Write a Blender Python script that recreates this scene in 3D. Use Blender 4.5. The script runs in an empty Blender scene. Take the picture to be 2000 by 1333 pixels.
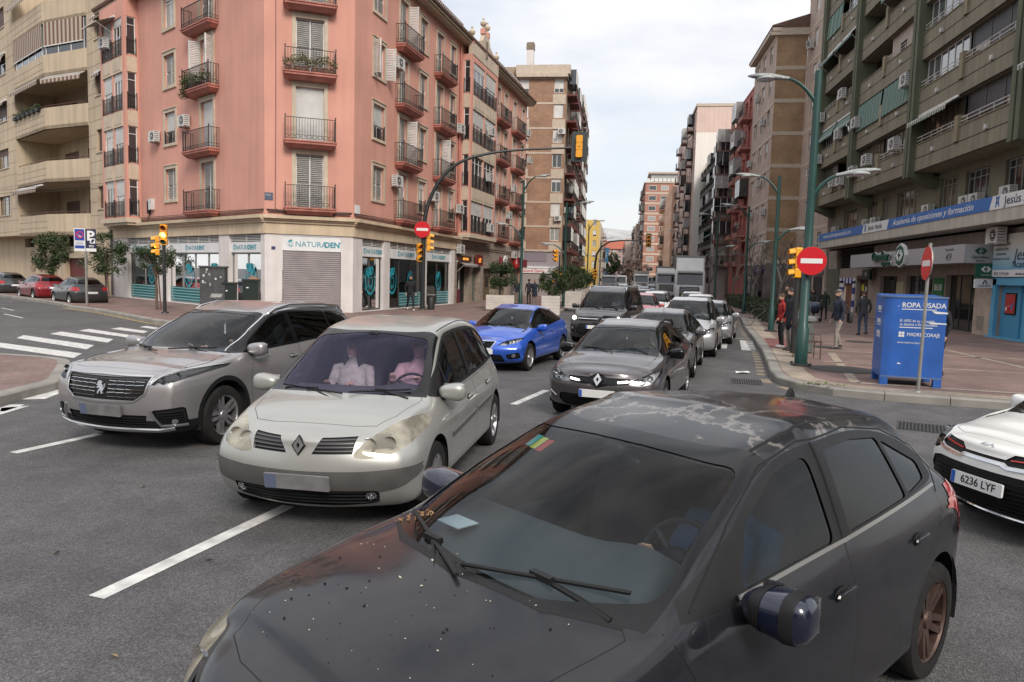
import bpy,bmesh,math,random
from mathutils import Vector,Matrix,Euler
from mathutils.bvhtree import BVHTree
from mathutils.geometry import tessellate_polygon
from mathutils import noise as mnoise
random.seed(7)
SC=bpy.context.scene
COL=SC.collection
R_=math.radians
# camera
cam_d=bpy.data.cameras.new("camera")
cam=bpy.data.objects.new("camera",cam_d)
COL.objects.link(cam)
cam_d.sensor_width=36.0
cam_d.lens=36.0*1420.0/2000.0
cam_d.clip_start=0.1
cam_d.clip_end=6000
YAW,TILT,ROLL=R_(8.168),R_(5.131),R_(1.55)
_f=Vector((-math.sin(YAW)*math.cos(TILT),math.cos(YAW)*math.cos(TILT),-math.sin(TILT)))
_r=Vector((math.cos(YAW),math.sin(YAW),0))
_u=_r.cross(_f)
_r2=math.cos(ROLL)*_r+math.sin(ROLL)*_u
_u2=-math.sin(ROLL)*_r+math.cos(ROLL)*_u
_m=Matrix((_r2,_u2,-_f)).transposed().to_4x4()
_m.translation=(0,0,2.1)
cam.matrix_world=_m
SC.camera=cam
# sky, sun, exposure
SUN_EL,SUN_ROT=R_(38),R_(152)
w=bpy.data.worlds.new("World")
SC.world=w
w.use_nodes=True
nt=w.node_tree
nt.nodes.clear()
out=nt.nodes.new("ShaderNodeOutputWorld")
bg=nt.nodes.new("ShaderNodeBackground")
sky=nt.nodes.new("ShaderNodeTexSky")
sky.sky_type='NISHITA'
sky.sun_disc=False
sky.sun_elevation=SUN_EL
sky.sun_rotation=SUN_ROT
sky.dust_density=2.0
tc=nt.nodes.new("ShaderNodeTexCoord")
mp=nt.nodes.new("ShaderNodeMapping")
mp.inputs['Scale'].default_value=(1.0,1.0,3.2)
mp.inputs['Location'].default_value=(0.35,0.1,0.2)
nz=nt.nodes.new("ShaderNodeTexNoise")
nz.inputs['Scale'].default_value=2.3
nz.inputs['Detail'].default_value=9
nz.inputs['Roughness'].default_value=0.55
rp=nt.nodes.new("ShaderNodeValToRGB")
rp.color_ramp.elements[0].position=0.33
rp.color_ramp.elements[0].color=(0.42,0.42,0.42,1)
rp.color_ramp.elements[1].position=0.6
rp.color_ramp.elements[1].color=(0.99,0.99,0.99,1)
mx=nt.nodes.new("ShaderNodeMix")
mx.data_type='RGBA'
CLOUD=6.7
sxyz=nt.nodes.new("ShaderNodeSeparateXYZ")
nt.links.new(tc.outputs['Generated'],sxyz.inputs[0])
z2=nt.nodes.new("ShaderNodeMath")
z2.operation='MULTIPLY'
nt.links.new(sxyz.outputs['Z'],z2.inputs[0])
nt.links.new(sxyz.outputs['Z'],z2.inputs[1])
zf=nt.nodes.new("ShaderNodeMath")
zf.operation='MULTIPLY_ADD'
zf.inputs[1].default_value=0.55*CLOUD
zf.inputs[2].default_value=0.88*CLOUD
nt.links.new(z2.outputs[0],zf.inputs[0])
ctint=nt.nodes.new("ShaderNodeMix")
ctint.data_type='RGBA'
ctint.blend_type='MULTIPLY'
ctint.inputs['Factor'].default_value=1.0
ctint.inputs['A'].default_value=(0.985,0.985,1.0,1)
nt.links.new(zf.outputs[0],ctint.inputs['B'])
nt.links.new(ctint.outputs['Result'],mx.inputs['B'])
nt.links.new(tc.outputs['Generated'],mp.inputs['Vector'])
nt.links.new(mp.outputs['Vector'],nz.inputs['Vector'])
nt.links.new(nz.outputs['Fac'],rp.inputs['Fac'])
nt.links.new(rp.outputs['Color'],mx.inputs['Factor'])
nt.links.new(sky.outputs['Color'],mx.inputs['A'])
nt.links.new(mx.outputs['Result'],bg.inputs['Color'])
bg.inputs['Strength'].default_value=0.09
nt.links.new(bg.outputs['Background'],out.inputs['Surface'])
sun_d=bpy.data.lights.new("sun",'SUN')
sun_d.energy=1.5
sun_d.angle=R_(18)
sun_d.color=(1.0,0.93,0.84)
sun=bpy.data.objects.new("sun",sun_d)
COL.objects.link(sun)
_sd=Vector((math.sin(SUN_ROT)*math.cos(SUN_EL),math.cos(SUN_ROT)*math.cos(SUN_EL),math.sin(SUN_EL)))
sun.rotation_euler=_sd.to_track_quat('Z','Y').to_euler()
sun.location=(0,0,60)
SC.view_settings.view_transform='Standard'
SC.view_settings.look='None'
SC.view_settings.exposure=0.88
SC.view_settings.gamma=1.0
SC.view_settings.use_curve_mapping=False
SC.cycles.max_bounces=8
SC.cycles.transparent_max_bounces=12
SC.cycles.diffuse_bounces=3
SC.cycles.glossy_bounces=4
SC.cycles.caustics_reflective=False
SC.cycles.caustics_refractive=False
SC.cycles.use_denoising=True
SC.cycles.sample_clamp_indirect=4.0
# materials
MATS={}
def pos(t,k='Position'):
 return t.nodes.new('ShaderNodeNewGeometry').outputs[k]
def noi(t,v,sc,det=6,ro=.5):
 n=t.nodes.new('ShaderNodeTexNoise')
 for k,x in (('Scale',sc),('Detail',det),('Roughness',ro)):
  n.inputs[k].default_value=x
 t.links.new(v,n.inputs['Vector'])
 return n.outputs['Fac']
def rng(t,v,a,b,c=0.0,d=1.0):
 n=t.nodes.new('ShaderNodeMapRange')
 for k,x in zip(('From Min','From Max','To Min','To Max'),(a,b,c,d)):
  n.inputs[k].default_value=x
 t.links.new(v,n.inputs['Value'])
 return n.outputs['Result']
def plug(t,x,i):
 if isinstance(x,tuple):
  i.default_value=(*x,1)
 elif isinstance(x,(int,float)):
  i.default_value=x
 else:
  t.links.new(x,i)
def mixc(t,A,B,fac=1.0,mode='MULTIPLY'):
 n=t.nodes.new('ShaderNodeMix')
 n.data_type,n.blend_type='RGBA',mode
 for x,k in ((A,'A'),(B,'B'),(fac,'Factor')):
  plug(t,x,n.inputs[k])
 return n.outputs['Result']
def ramp(t,v,els,const=False):
 n=t.nodes.new('ShaderNodeValToRGB')
 r=n.color_ramp
 if const:
  r.interpolation='CONSTANT'
 for i,(p,c)in enumerate(els):
  e=r.elements[i]if i<2 else r.elements.new(p)
  e.position,e.color=p,(*c,1)if isinstance(c,tuple)else (c,c,c,1)
 t.links.new(v,n.inputs['Fac'])
 return n.outputs['Color']
def mth(t,op,a,b,c=None):
 n=t.nodes.new('ShaderNodeMath')
 n.operation=op
 for i,x in enumerate((a,b,c)):
  if x is not None:
   plug(t,x,n.inputs[i])
 return n.outputs[0]
def bumped(t,b,h,st,dist):
 n=t.nodes.new('ShaderNodeBump')
 n.inputs['Strength'].default_value,n.inputs['Distance'].default_value=st,dist
 t.links.new(h,n.inputs['Height'])
 t.links.new(n.outputs['Normal'],b.inputs['Normal'])
def mat(name,col=(.5,.5,.5),rough=.6,metal=0.0,coat=0.0,var=0.0,vscale=3.0,bump=0.0,bscale=40.0,spec=0.5,emit=None,estr=0.0,streak=0.0,build=None):
 if name in MATS:
  return MATS[name]
 m=bpy.data.materials.new(name)
 MATS[name]=m
 m.use_nodes=True
 t=m.node_tree
 b=t.nodes['Principled BSDF']
 for k,x in (('Base Color',col),('Roughness',rough),('Metallic',metal),('Specular IOR Level',spec),('Coat Weight',coat),('Coat Roughness',.04)):
  plug(t,x,b.inputs[k])
 if emit:
  plug(t,emit,b.inputs['Emission Color'])
  b.inputs['Emission Strength'].default_value=estr
 if var or streak or bump:
  P=pos(t)
  src=None
  if var:
   src=rng(t,noi(t,P,vscale),.3,.7,1-var,1+var)
  if streak:
   mp_=t.nodes.new('ShaderNodeMapping')
   mp_.inputs['Scale'].default_value=(1.3,1.3,0.09)
   t.links.new(P,mp_.inputs['Vector'])
   q=rng(t,noi(t,mp_.outputs['Vector'],2.2,7),.38,.7,1+streak*.3,1-streak)
   src=q if src is None else mth(t,'MULTIPLY',src,q)
  if src is not None:
   plug(t,mixc(t,col,src),b.inputs['Base Color'])
  if bump:
   bumped(t,b,noi(t,P,bscale,4),bump,.02)
 if build:
  build(t,b)
 return m
def glass_mat(name,tint=(.75,.8,.8),ior=1.5,rough=0.0,refl=(1,1,1),haze=0.0,hcol=(.45,.43,.40)):
 if name in MATS:
  return MATS[name]
 m=bpy.data.materials.new(name)
 MATS[name]=m
 m.use_nodes=True
 t=m.node_tree
 t.nodes.clear()
 o,mix,tr,gl,fr=(t.nodes.new(k)for k in ('ShaderNodeOutputMaterial','ShaderNodeMixShader','ShaderNodeBsdfTransparent','ShaderNodeBsdfGlossy','ShaderNodeFresnel'))
 plug(t,tint,tr.inputs['Color'])
 plug(t,refl,gl.inputs['Color'])
 gl.inputs['Roughness'].default_value=rough
 fr.inputs['IOR'].default_value=ior
 base=tr.outputs[0]
 if haze:
  df=t.nodes.new('ShaderNodeBsdfDiffuse')
  plug(t,hcol,df.inputs['Color'])
  m2=t.nodes.new('ShaderNodeMixShader')
  for x,i in ((rng(t,noi(t,pos(t),5,8),.4,.75,haze*.3,haze),0),(base,1),(df.outputs[0],2)):
   t.links.new(x,m2.inputs[i])
  base=m2.outputs[0]
 for x,i in ((fr.outputs[0],0),(base,1),(gl.outputs[0],2)):
  t.links.new(x,mix.inputs[i])
 t.links.new(mix.outputs[0],o.inputs['Surface'])
 return m
# objects and tags
ORG={}
def link(o,parent=None):
 COL.objects.link(o)
 if parent is not None:
  o.parent=parent
 return o
def tag(o,label=None,cat=None,group=None,kind=None):
 if label:
  o['label']=label
 if cat:
  o['category']=cat
 if group:
  o['group']=group
 if kind:
  o['kind']=kind
 return o
def thing(name,label,cat,loc=(0,0,0),rotz=0.0,group=None,world=False):
 o=bpy.data.objects.new(name,None)
 o.empty_display_size=.2
 link(o)
 o.location=loc
 o.rotation_euler=(0,0,rotz)
 ORG[o]=Vector(loc)if world else Vector((0,0,0))
 return tag(o,label,cat,group)
def copy_tree(o,parent=None):
 c=o.copy()
 link(c,parent)
 for ch in list(o.children):
  copy_tree(ch,c)
 return c
def dup(root,loc,rotz,label,group=None):
 c=copy_tree(root)
 c.location=loc
 c.rotation_euler=(0,0,rotz)
 c['label']=label
 if group:
  c['group']=group
 return c
class MB:
 def __init__(s):
  s.v,s.f,s.m,s.uv=[],[],[],[]
 def face(s,pts,m=0,uv=None):
  i=len(s.v)
  s.v+=[tuple(p)for p in pts]
  s.f.append(tuple(range(i,i+len(pts))))
  s.m.append(m)
  s.uv.append(uv)
 def grid(s,pts,faces,m=0):
  i=len(s.v)
  s.v+=[tuple(p)for p in pts]
  for f in faces:
   s.f.append(tuple(i+k for k in f))
   s.m.append(m)
   s.uv.append(None)
 def hexa(s,a,m=0):
  s.grid(a,[(3,2,1,0),(4,5,6,7),(0,1,5,4),(1,2,6,5),(2,3,7,6),(3,0,4,7)],m)
 def box(s,x0,x1,y0,y1,z0,z1,m=0):
  s.hexa([(x0,y0,z0),(x1,y0,z0),(x1,y1,z0),(x0,y1,z0),(x0,y0,z1),(x1,y0,z1),(x1,y1,z1),(x0,y1,z1)],m)
 def obox(s,c,half,rot=None,m=0):
  hx,hy,hz=half
  pts=[Vector((x,y,z))for z in (-hz,hz)for x,y in ((-hx,-hy),(hx,-hy),(hx,hy),(-hx,hy))]
  if rot is not None:
   pts=[rot @ p for p in pts]
  s.hexa([Vector(c)+p for p in pts],m)
 def tube(s,path,r,n=8,m=0,caps=True):
  path=[Vector(p)for p in path]
  rs=r if isinstance(r,(list,tuple))else [r]*len(path)
  pts,fs=[],[]
  prev=None
  for k,p in enumerate(path):
   a=path[min(k+1,len(path)-1)]-path[max(k-1,0)]
   if a.length<1e-9:
    a=Vector((0,0,1))
   a.normalize()
   if prev is None:
    u=a.orthogonal().normalized()
   else:
    u=prev-a*prev.dot(a)
    u=u.normalized()if u.length>1e-6 else a.orthogonal().normalized()
   prev=u
   v=a.cross(u)
   for q in range(n):
    t=2*math.pi*q/n
    pts.append(p+(u*math.cos(t)+v*math.sin(t))*rs[k])
  for k in range(len(path)-1):
   for q in range(n):
    q2=(q+1)%n
    fs.append((k*n+q,k*n+q2,(k+1)*n+q2,(k+1)*n+q))
  if caps:
   fs.append(tuple(reversed(range(n))))
   fs.append(tuple((len(path)-1)*n+q for q in range(n)))
  s.grid(pts,fs,m)
 def lathe(s,prof,c=(0,0,0),axis='z',n=16,m=0):
  pts,fs=[],[]
  for r,h in prof:
   for q in range(n):
    t=2*math.pi*q/n
    a,b=r*math.cos(t),r*math.sin(t)
    p=(a,b,h)if axis=='z' else ((a,h,b)if axis=='y' else (h,a,b))
    pts.append((p[0]+c[0],p[1]+c[1],p[2]+c[2]))
  for k in range(len(prof)-1):
   for q in range(n):
    q2=(q+1)%n
    fs.append((k*n+q,k*n+q2,(k+1)*n+q2,(k+1)*n+q))
  s.grid(pts,fs,m)
 def prism(s,poly,fn,d0,d1,m=0):
  n=len(poly)
  pts=[fn(a,b,d0)for a,b in poly]+[fn(a,b,d1)for a,b in poly]
  fs=[(i,(i+1)%n,n+(i+1)%n,n+i)for i in range(n)]
  tri=tessellate_polygon([[Vector((a,b,0))for a,b in poly]])
  fs+=[tuple(n+i for i in t)for t in tri]+[tuple(reversed(t))for t in tri]
  s.grid(pts,fs,m)
 def ball(s,c,rad,seg=10,rings=7,m=0,rot=None):
  pts,fs=[],[]
  for i in range(rings+1):
   ph=math.pi*i/rings
   for q in range(seg):
    t=2*math.pi*q/seg
    p=Vector((rad[0]*math.sin(ph)*math.cos(t),rad[1]*math.sin(ph)*math.sin(t),rad[2]*math.cos(ph)))
    if rot is not None:
     p=rot @ p
    pts.append(Vector(c)+p)
  for i in range(rings):
   for q in range(seg):
    q2=(q+1)%seg
    fs.append((i*seg+q,(i+1)*seg+q,(i+1)*seg+q2,i*seg+q2))
  s.grid(pts,fs,m)
 def fbox(s,F,u0,u1,z0,z1,d0,d1,m=0):
  s.hexa([F(u0,z0,d0),F(u1,z0,d0),F(u1,z0,d1),F(u0,z0,d1),F(u0,z1,d0),F(u1,z1,d0),F(u1,z1,d1),F(u0,z1,d1)],m)
 def build(s,name,mats,parent=None,smooth=False,label=None,angle=40):
  o=ORG.get(parent,Vector((0,0,0)))if parent is not None else Vector((0,0,0))
  me=bpy.data.meshes.new(name)
  vs=s.v if o.length==0 else [(p[0]-o.x,p[1]-o.y,p[2]-o.z)for p in s.v]
  me.from_pydata(vs,[],s.f)
  if not isinstance(mats,(list,tuple)):
   mats=[mats]
  for m in mats:
   me.materials.append(m)
  me.polygons.foreach_set('material_index',s.m)
  if any(u is not None for u in s.uv):
   lay=me.uv_layers.new(name='UVMap')
   for p in me.polygons:
    u=s.uv[p.index]
    if u is not None:
     for k,li in enumerate(p.loop_indices):
      lay.data[li].uv=u[k]
  me.validate()
  bm=bmesh.new()
  bm.from_mesh(me)
  if smooth:
   bmesh.ops.remove_doubles(bm,verts=bm.verts,dist=1e-5)
  bmesh.ops.recalc_face_normals(bm,faces=bm.faces)if smooth != 'keep' else None
  if smooth:
   for f in bm.faces:
    f.smooth=True
   for e in bm.edges:
    if len(e.link_faces)==2 and e.calc_face_angle(0)>R_(angle):
     e.smooth=False
  bm.to_mesh(me)
  bm.free()
  ob=bpy.data.objects.new(name,me)
  link(ob,parent)
  if parent is not None:
   ORG[ob]=o
  if label:
   ob['label']=label
  return ob
class Frame:
 def __init__(s,P,ang=None,u=None,n=None):
  s.P=Vector((P[0],P[1],0))
  s.u=Vector((u[0],u[1],0)).normalized()
  s.n=Vector((n[0],n[1],0)).normalized()
 def __call__(s,u,z,d=0.0):
  return s.P+s.u*u+s.n*d+Vector((0,0,z))
 def rot(s):
  return Matrix((s.u,Vector((0,0,1)),s.n)).transposed()
def lettering(text,parent,F,u,z,size,m,d=0.01,align='LEFT',bold=0.0,shear=0.0,mirror=False,sx=1.0,extrude=0.004,name='lettering'):
 cu=bpy.data.curves.new(name,'FONT')
 cu.body=text
 cu.size=size
 cu.align_x=align
 cu.offset=bold
 cu.shear=shear
 cu.extrude=extrude
 cu.resolution_u=3
 cu.materials.append(m)
 o=bpy.data.objects.new(name,cu)
 link(o,parent)
 org=ORG.get(parent,Vector((0,0,0)))
 ux=-F.u if mirror else F.u
 rot=Matrix((ux*sx,Vector((0,0,1)),F.n)).transposed()
 M=rot.to_4x4()
 M.translation=F(u,z,d)-org
 o.matrix_local=M
 return o
def smoothpoly(pts,n=4,closed=True):
 P=[Vector((p[0],p[1]))for p in pts]
 N=len(P)
 out=[]
 for i in range(N if closed else N-1):
  p0,p1,p2,p3=P[(i-1)%N],P[i],P[(i+1)%N],P[(i+2)%N]
  if not closed:
   p0=P[max(i-1,0)]
   p3=P[min(i+2,N-1)]
  for k in range(n):
   t=k/n
   q=.5*((2*p1)+(p2-p0)*t+(2*p0-5*p1+4*p2-p3)*t*t+(3*p1-p0-3*p2+p3)*t ** 3)
   out.append((q.x,q.y))
 if not closed:
  out.append((P[-1].x,P[-1].y))
 return out
def rounded(pts,r,n=4):
 P=[Vector((p[0],p[1]))for p in pts]
 N=len(P)
 out=[]
 for i in range(N):
  a,b,c=P[i-1],P[i],P[(i+1)%N]
  rr=r[i]if isinstance(r,(list,tuple))else r
  e1,e2=(a-b),(c-b)
  k=min(rr,e1.length*.48,e2.length*.48)
  if k<1e-4:
   out.append((b.x,b.y))
   continue
  s0,s1=b+e1.normalized()*k,b+e2.normalized()*k
  for q in range(n+1):
   t=q/n
   w_=s0*(1-t)** 2+b*2*t*(1-t)+s1*t*t
   out.append((w_.x,w_.y))
 return out
def lin(pts,x):
 if x <= pts[0][0]:
  return pts[0][1]
 for (x0,y0),(x1,y1)in zip(pts,pts[1:]):
  if x <= x1:
   return y0+(y1-y0)*(x-x0)/(x1-x0)if x1>x0 else y1
 return pts[-1][1]
def pch(pts,x):
 n=len(pts)
 if n<3:
  return lin(pts,x)
 xs=[p[0]for p in pts]
 ys=[p[1]for p in pts]
 if x <= xs[0]:
  return ys[0]
 if x >= xs[-1]:
  return ys[-1]
 h=[xs[i+1]-xs[i]for i in range(n-1)]
 d=[(ys[i+1]-ys[i])/h[i]for i in range(n-1)]
 mm=[d[0]]+[0 if d[i-1]*d[i]<= 0 else 2*d[i-1]*d[i]/(d[i-1]+d[i])for i in range(1,n-1)]+[d[-1]]
 for i in range(n-1):
  if x <= xs[i+1]:
   t=(x-xs[i])/h[i]
   return ((2*t ** 3-3*t*t+1)*ys[i]+(t ** 3-2*t*t+t)*h[i]*mm[i]
+(-2*t ** 3+3*t*t)*ys[i+1]+(t ** 3-t*t)*h[i]*mm[i+1])
def smooth3(pts,n=4):
 P=[Vector(p)for p in pts]
 N=len(P)
 out=[]
 for i in range(N-1):
  p0,p1,p2,p3=P[max(i-1,0)],P[i],P[i+1],P[min(i+2,N-1)]
  for k in range(n):
   t=k/n
   out.append(.5*((2*p1)+(p2-p0)*t+(2*p0-5*p1+4*p2-p3)*t*t+(3*p1-p0-3*p2+p3)*t ** 3))
 out.append(P[-1])
 return out
# car building kit
def paint(name,col,metal=.6,rough=.28,coat=.8,dirt=0.0):
 def extra(t,b):
  n=noi(t,pos(t),4,10,.65)
  plug(t,rng(t,n,.35,.8,rough,rough+.12+dirt*.4),b.inputs['Roughness'])
  plug(t,rng(t,n,.4,.75,.02,.05+dirt),b.inputs['Coat Roughness'])
  if dirt:
   plug(t,mixc(t,col,(.20,.18,.16),rng(t,n,.45,.8,0,dirt),'MIX'),b.inputs['Base Color'])
 return mat(name,col,rough=rough,metal=metal,coat=coat,build=extra)
M_BLACK=mat('black_plastic',(.011,.011,.012),rough=.5,var=.2,vscale=6,spec=.3)
M_GLOSSBLACK=mat('gloss_black',(.005,.005,.006),rough=.14,spec=.35)
M_GAP=mat('panel_gap',(.006,.006,.006),rough=.9)
M_RUBBER=mat('tyre_rubber',(.015,.0145,.0145),rough=.85,spec=.3,var=.35,vscale=9,bump=.3,bscale=90)
M_SATIN=mat('satin_chrome',(.62,.62,.63),rough=.32,metal=1)
M_CHROME=mat('chrome',(.75,.75,.76),rough=.12,metal=1)
M_ALU=mat('wheel_alloy',(.42,.42,.43),rough=.35,metal=.8,var=.25,vscale=14)
M_ALUD=mat('dark_alloy',(.05,.05,.055),rough=.3,metal=.6)
M_RUST=mat('rusty_brown_alloy',(.085,.052,.042),rough=.5,metal=.5,var=.3,vscale=14)
M_INT=mat('cabin_trim',(.03,.03,.034),rough=.8)
M_SEAT=mat('seat_cloth',(.05,.05,.056),rough=.95,var=.2,vscale=30)
M_DASH=mat('dashboard',(.07,.072,.075),rough=.7)
M_PLATE=mat('plate_white',(.75,.75,.74),rough=.4)
M_PLATEB=mat('plate_blue',(.03,.11,.45),rough=.4)
M_INK=mat('ink_black',(.015,.015,.018),rough=.5)
M_REFL=mat('lamp_reflector',(.62,.62,.64),rough=.18,metal=1)
M_HOUS=mat('lamp_housing',(.50,.50,.51),rough=.3,metal=.4)
M_LENS=glass_mat('lamp_lens',(.93,.94,.95),ior=1.45)
M_LENSY=glass_mat('yellowed_lamp_lens',(.92,.88,.76),ior=1.5,haze=.75,hcol=(.62,.58,.47))
M_AMBER=mat('amber_lens',(.75,.22,.02),rough=.2,coat=.5)
M_REDL=mat('red_lens',(.35,.008,.01),rough=.12,coat=.8)
M_DRL=mat('lit_day_lamp',(.9,.9,.9),emit=(1,.97,.92),estr=5.0)
M_HEADON=mat('lit_headlamp',(.9,.9,.9),emit=(1,.93,.78),estr=4.0)
M_HAIRG=mat('grey_hair',(.25,.24,.23),rough=.8)
G_WS=glass_mat('windscreen_glass',(.75,.82,.84),ior=1.33)
G_PUR=glass_mat('violet_tinted_windscreen',(.80,.78,.90),ior=1.38,refl=(.74,.70,1.0))
G_SIDE=glass_mat('side_glass',(.34,.39,.40),ior=1.34)
G_DARK=glass_mat('privacy_glass',(.05,.06,.065),ior=1.38)
def offset_poly(poly,d):
 n=len(poly)
 area=sum(poly[i][0]*poly[(i+1)%n][1]-poly[(i+1)%n][0]*poly[i][1]for i in range(n))
 sg=1 if area>0 else -1
 out=[]
 for i in range(n):
  p0,p1,p2=Vector(poly[i-1]),Vector(poly[i]),Vector(poly[(i+1)%n])
  e1,e2=(p1-p0),(p2-p1)
  if e1.length<1e-6 or e2.length<1e-6:
   out.append(tuple(p1))
   continue
  e1.normalize()
  e2.normalize()
  n1,n2=Vector((-e1.y,e1.x))*sg,Vector((-e2.y,e2.x))*sg
  b=n1+n2
  if b.length<1e-4:
   b=n1.copy()
  b.normalize()
  k=d/max(.35,b.dot(n1))
  q=p1+b*k
  out.append((q.x,q.y))
 return out
def is_convex(poly):
 n=len(poly)
 sg=0
 for i in range(n):
  a,b,c=poly[i-1],poly[i],poly[(i+1)%n]
  cr=(b[0]-a[0])*(c[1]-b[1])-(b[1]-a[1])*(c[0]-b[0])
  if abs(cr)<1e-9:
   continue
  if sg==0:
   sg=1 if cr>0 else -1
  elif cr*sg<0:
   return False
 return True
VIEW={'side':(0,2),'front':(1,2),'top':(0,1)}
class CarBody:
 ROWS=6
 def __init__(s,sp,level=3):
  s.sp=sp
  s.make(level)
  s.regions={0:'body'}
  s.rid={'body':0}
# cage -> smooth surface that passes through the authored points
 def make(s,level):
  sp=s.sp
  L,W,H=sp['L'],sp['W'],sp['H']
  st=sp['st']
  hw=W/2
  plan=sp.get('plan',[(0,.80),(.12,.89),(.35,.955),(.8,.99),(1.4,1),(L-1.1,1),(L-.4,.965),(L-.1,.90),(L,.84)])
  T={}
  idx={}
  pts=[]
  tgt=[]
  def add(key,p):
   idx[key]=len(pts)
   pts.append(Vector(p))
  n=len(st)
  nose,tail=sp['nose'],sp['tail']
  bf,br=sp.get('bulge_f',.16),sp.get('bulge_r',.10)
  zs=sp.get('zs',.19)
  def xo(x,k):
   a=max(0,1-x/.55)
   b=max(0,1-(L-x)/.5)
   return x+nose[k]*a-tail[k]*b+(bf*max(0,1-x/.45)if x<.45 else 0)-(br*max(0,1-(L-x)/.4)if x>L-.4 else 0)
  for i,x in enumerate(st):
   pw=pch(plan,x)
   rows=[
(hw*pw*.62,zs+pch(sp['lift'],x)if 'lift' in sp else zs),
(hw*pw*sp.get('sillw',.955),(zs+.05)+(pch(sp['lift'],x)if 'lift' in sp else 0)),
(hw*pw*.992,sp.get('z2',.43)),
(hw*pw*1.0+(pch(sp['shy'],x)if 'shy' in sp else 0),pch(sp['shz'],x)),
(min(pch(sp['belty'],x),hw*pw*.99),pch(sp['beltz'],x)),
(pch(sp['raily'],x),pch(sp['railz'],x)),
]
   bow=pch(sp['bow'],x)if 'bow' in sp else 0
   for sg in (-1,1):
    for k,(y,z)in enumerate(rows):
     add((i,k,sg),(xo(x,k),y*sg,z))
    zt=pch(sp['top'],x)
    zr=rows[5][1]
    add((i,6,sg),(xo(x,5)-bow*.72,rows[5][0]*.6*sg,zr+(zt-zr)*.70))
   add((i,7,0),(xo(x,5)-bow,0,zt))
  faces,tags=[],[]
  wsx,blx=sp['ws'],sp['bl']
  def q(a,b,c,d,t=0):
   faces.append((idx[a],idx[b],idx[c],idx[d]))
   tags.append(t)
  for i in range(n-1):
   xm=(st[i]+st[i+1])/2
   tt=1 if wsx[0]<xm<wsx[1]else (2 if blx[0]<xm<blx[1]else 0)
   for sg in (-1,1):
    for k in range(5):
     q((i,k,sg),(i+1,k,sg),(i+1,k+1,sg),(i,k+1,sg),3 if k==4 and sp['dlo_x'][0]<xm<sp['dlo_x'][1]else 0)
    q((i,5,sg),(i+1,5,sg),(i+1,6,sg),(i,6,sg),tt)
    q((i,6,sg),(i+1,6,sg),(i+1,7,0),(i,7,0),tt)
  for end,i,bul,dirx,offs in (('f',0,bf,-1,nose),('r',n-1,br,1,tail)):
   for k in range(5):
    pR=pts[idx[(i,k,1)]]
    for c,jj in ((-1,-.58),(0,0),(1,.58)):
     add((end,k,c),(pR.x+dirx*bul*(1-jj*jj)*(1 if k>0 else .9),pR.y*jj,pR.z))
   def cv(k,c):
    if c in (-2,2):
     return (i,k,-1 if c<0 else 1)
    if k==5:
     return (i,6,c)if c else (i,7,0)
    return (end,k,c)
   for c,jj in ((-1,-.58),(0,0),(1,.58)):
    p=pts[idx[cv(5,c)]]
    p.x=pts[idx[(i,5,1)]].x+dirx*bul*(1-jj*jj)
   for k in range(5):
    for c in (-2,-1,0,1):
     q(cv(k,c),cv(k,c+1),cv(k+1,c+1),cv(k+1,c))
  tgt=[p.copy()for p in pts]
  me=bpy.data.meshes.new('cage')
  me.from_pydata([tuple(p)for p in pts],[],faces)
  me.polygons.foreach_set('material_index',tags)
  bm=bmesh.new()
  bm.from_mesh(me)
  bmesh.ops.recalc_face_normals(bm,faces=bm.faces)
  cl=bm.edges.layers.float.new('crease_edge')
  inv={v:k for k,v in idx.items()}
  cr=sp.get('crease',{})
  for e in bm.edges:
   a,b=inv[e.verts[0].index],inv[e.verts[1].index]
   if a[0]not in ('f','r')and b[0]not in ('f','r')and a[1]==b[1]and a[1]in cr:
    xx=(pts[e.verts[0].index].x+pts[e.verts[1].index].x)/2
    e[cl]=pch(cr[a[1]],xx)
  bm.to_mesh(me)
  bm.free()
  for _ in range(4):
   me.materials.append(None)
  ob=bpy.data.objects.new('cage',me)
  COL.objects.link(ob)
  md=ob.modifiers.new('s','SUBSURF')
  md.levels=2
  nv=len(pts)
  cur=[p.copy()for p in pts]
  dg=bpy.context.evaluated_depsgraph_get()
  for it in range(3):
   dg.update()
   em=ob.evaluated_get(dg).to_mesh()
   got=[em.vertices[k].co.copy()for k in range(nv)]
   ob.evaluated_get(dg).to_mesh_clear()
   for k in range(nv):
    cur[k]+=(tgt[k]-got[k])*(.85 if it<2 else .6)
   me.vertices.foreach_set('co',[c for p in cur for c in p])
   me.update()
   ob.update_tag()
  md.levels=level
  ob.update_tag()
  dg.update()
  ev=ob.evaluated_get(dg)
  em=ev.to_mesh()
  s.bm=bmesh.new()
  s.bm.from_mesh(em)
  ev.to_mesh_clear()
  bpy.data.objects.remove(ob)
  bmesh.ops.recalc_face_normals(s.bm,faces=s.bm.faces)
  s.bm.normal_update()
  top=max(s.bm.faces,key=lambda f:f.calc_center_median().z)
  if top.normal.z<0:
   bmesh.ops.reverse_faces(s.bm,faces=s.bm.faces)
   s.bm.normal_update()
  s.tag=s.bm.faces.layers.int.new('tag')
  for f in s.bm.faces:
   f[s.tag]=f.material_index
   f.material_index=0
   f.smooth=True
  s.bm.verts.ensure_lookup_table()
  s.vn=[v.normal.copy()for v in s.bm.verts]
  s.vc=[v.co.copy()for v in s.bm.verts]
  s.tri=[]
  polys=[]
  for f in s.bm.faces:
   v=[x.index for x in f.verts]
   for k in range(1,len(v)-1):
    polys.append((v[0],v[k],v[k+1]))
  s.polys=polys
  s.bvh=BVHTree.FromPolygons(s.vc,polys)
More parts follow.
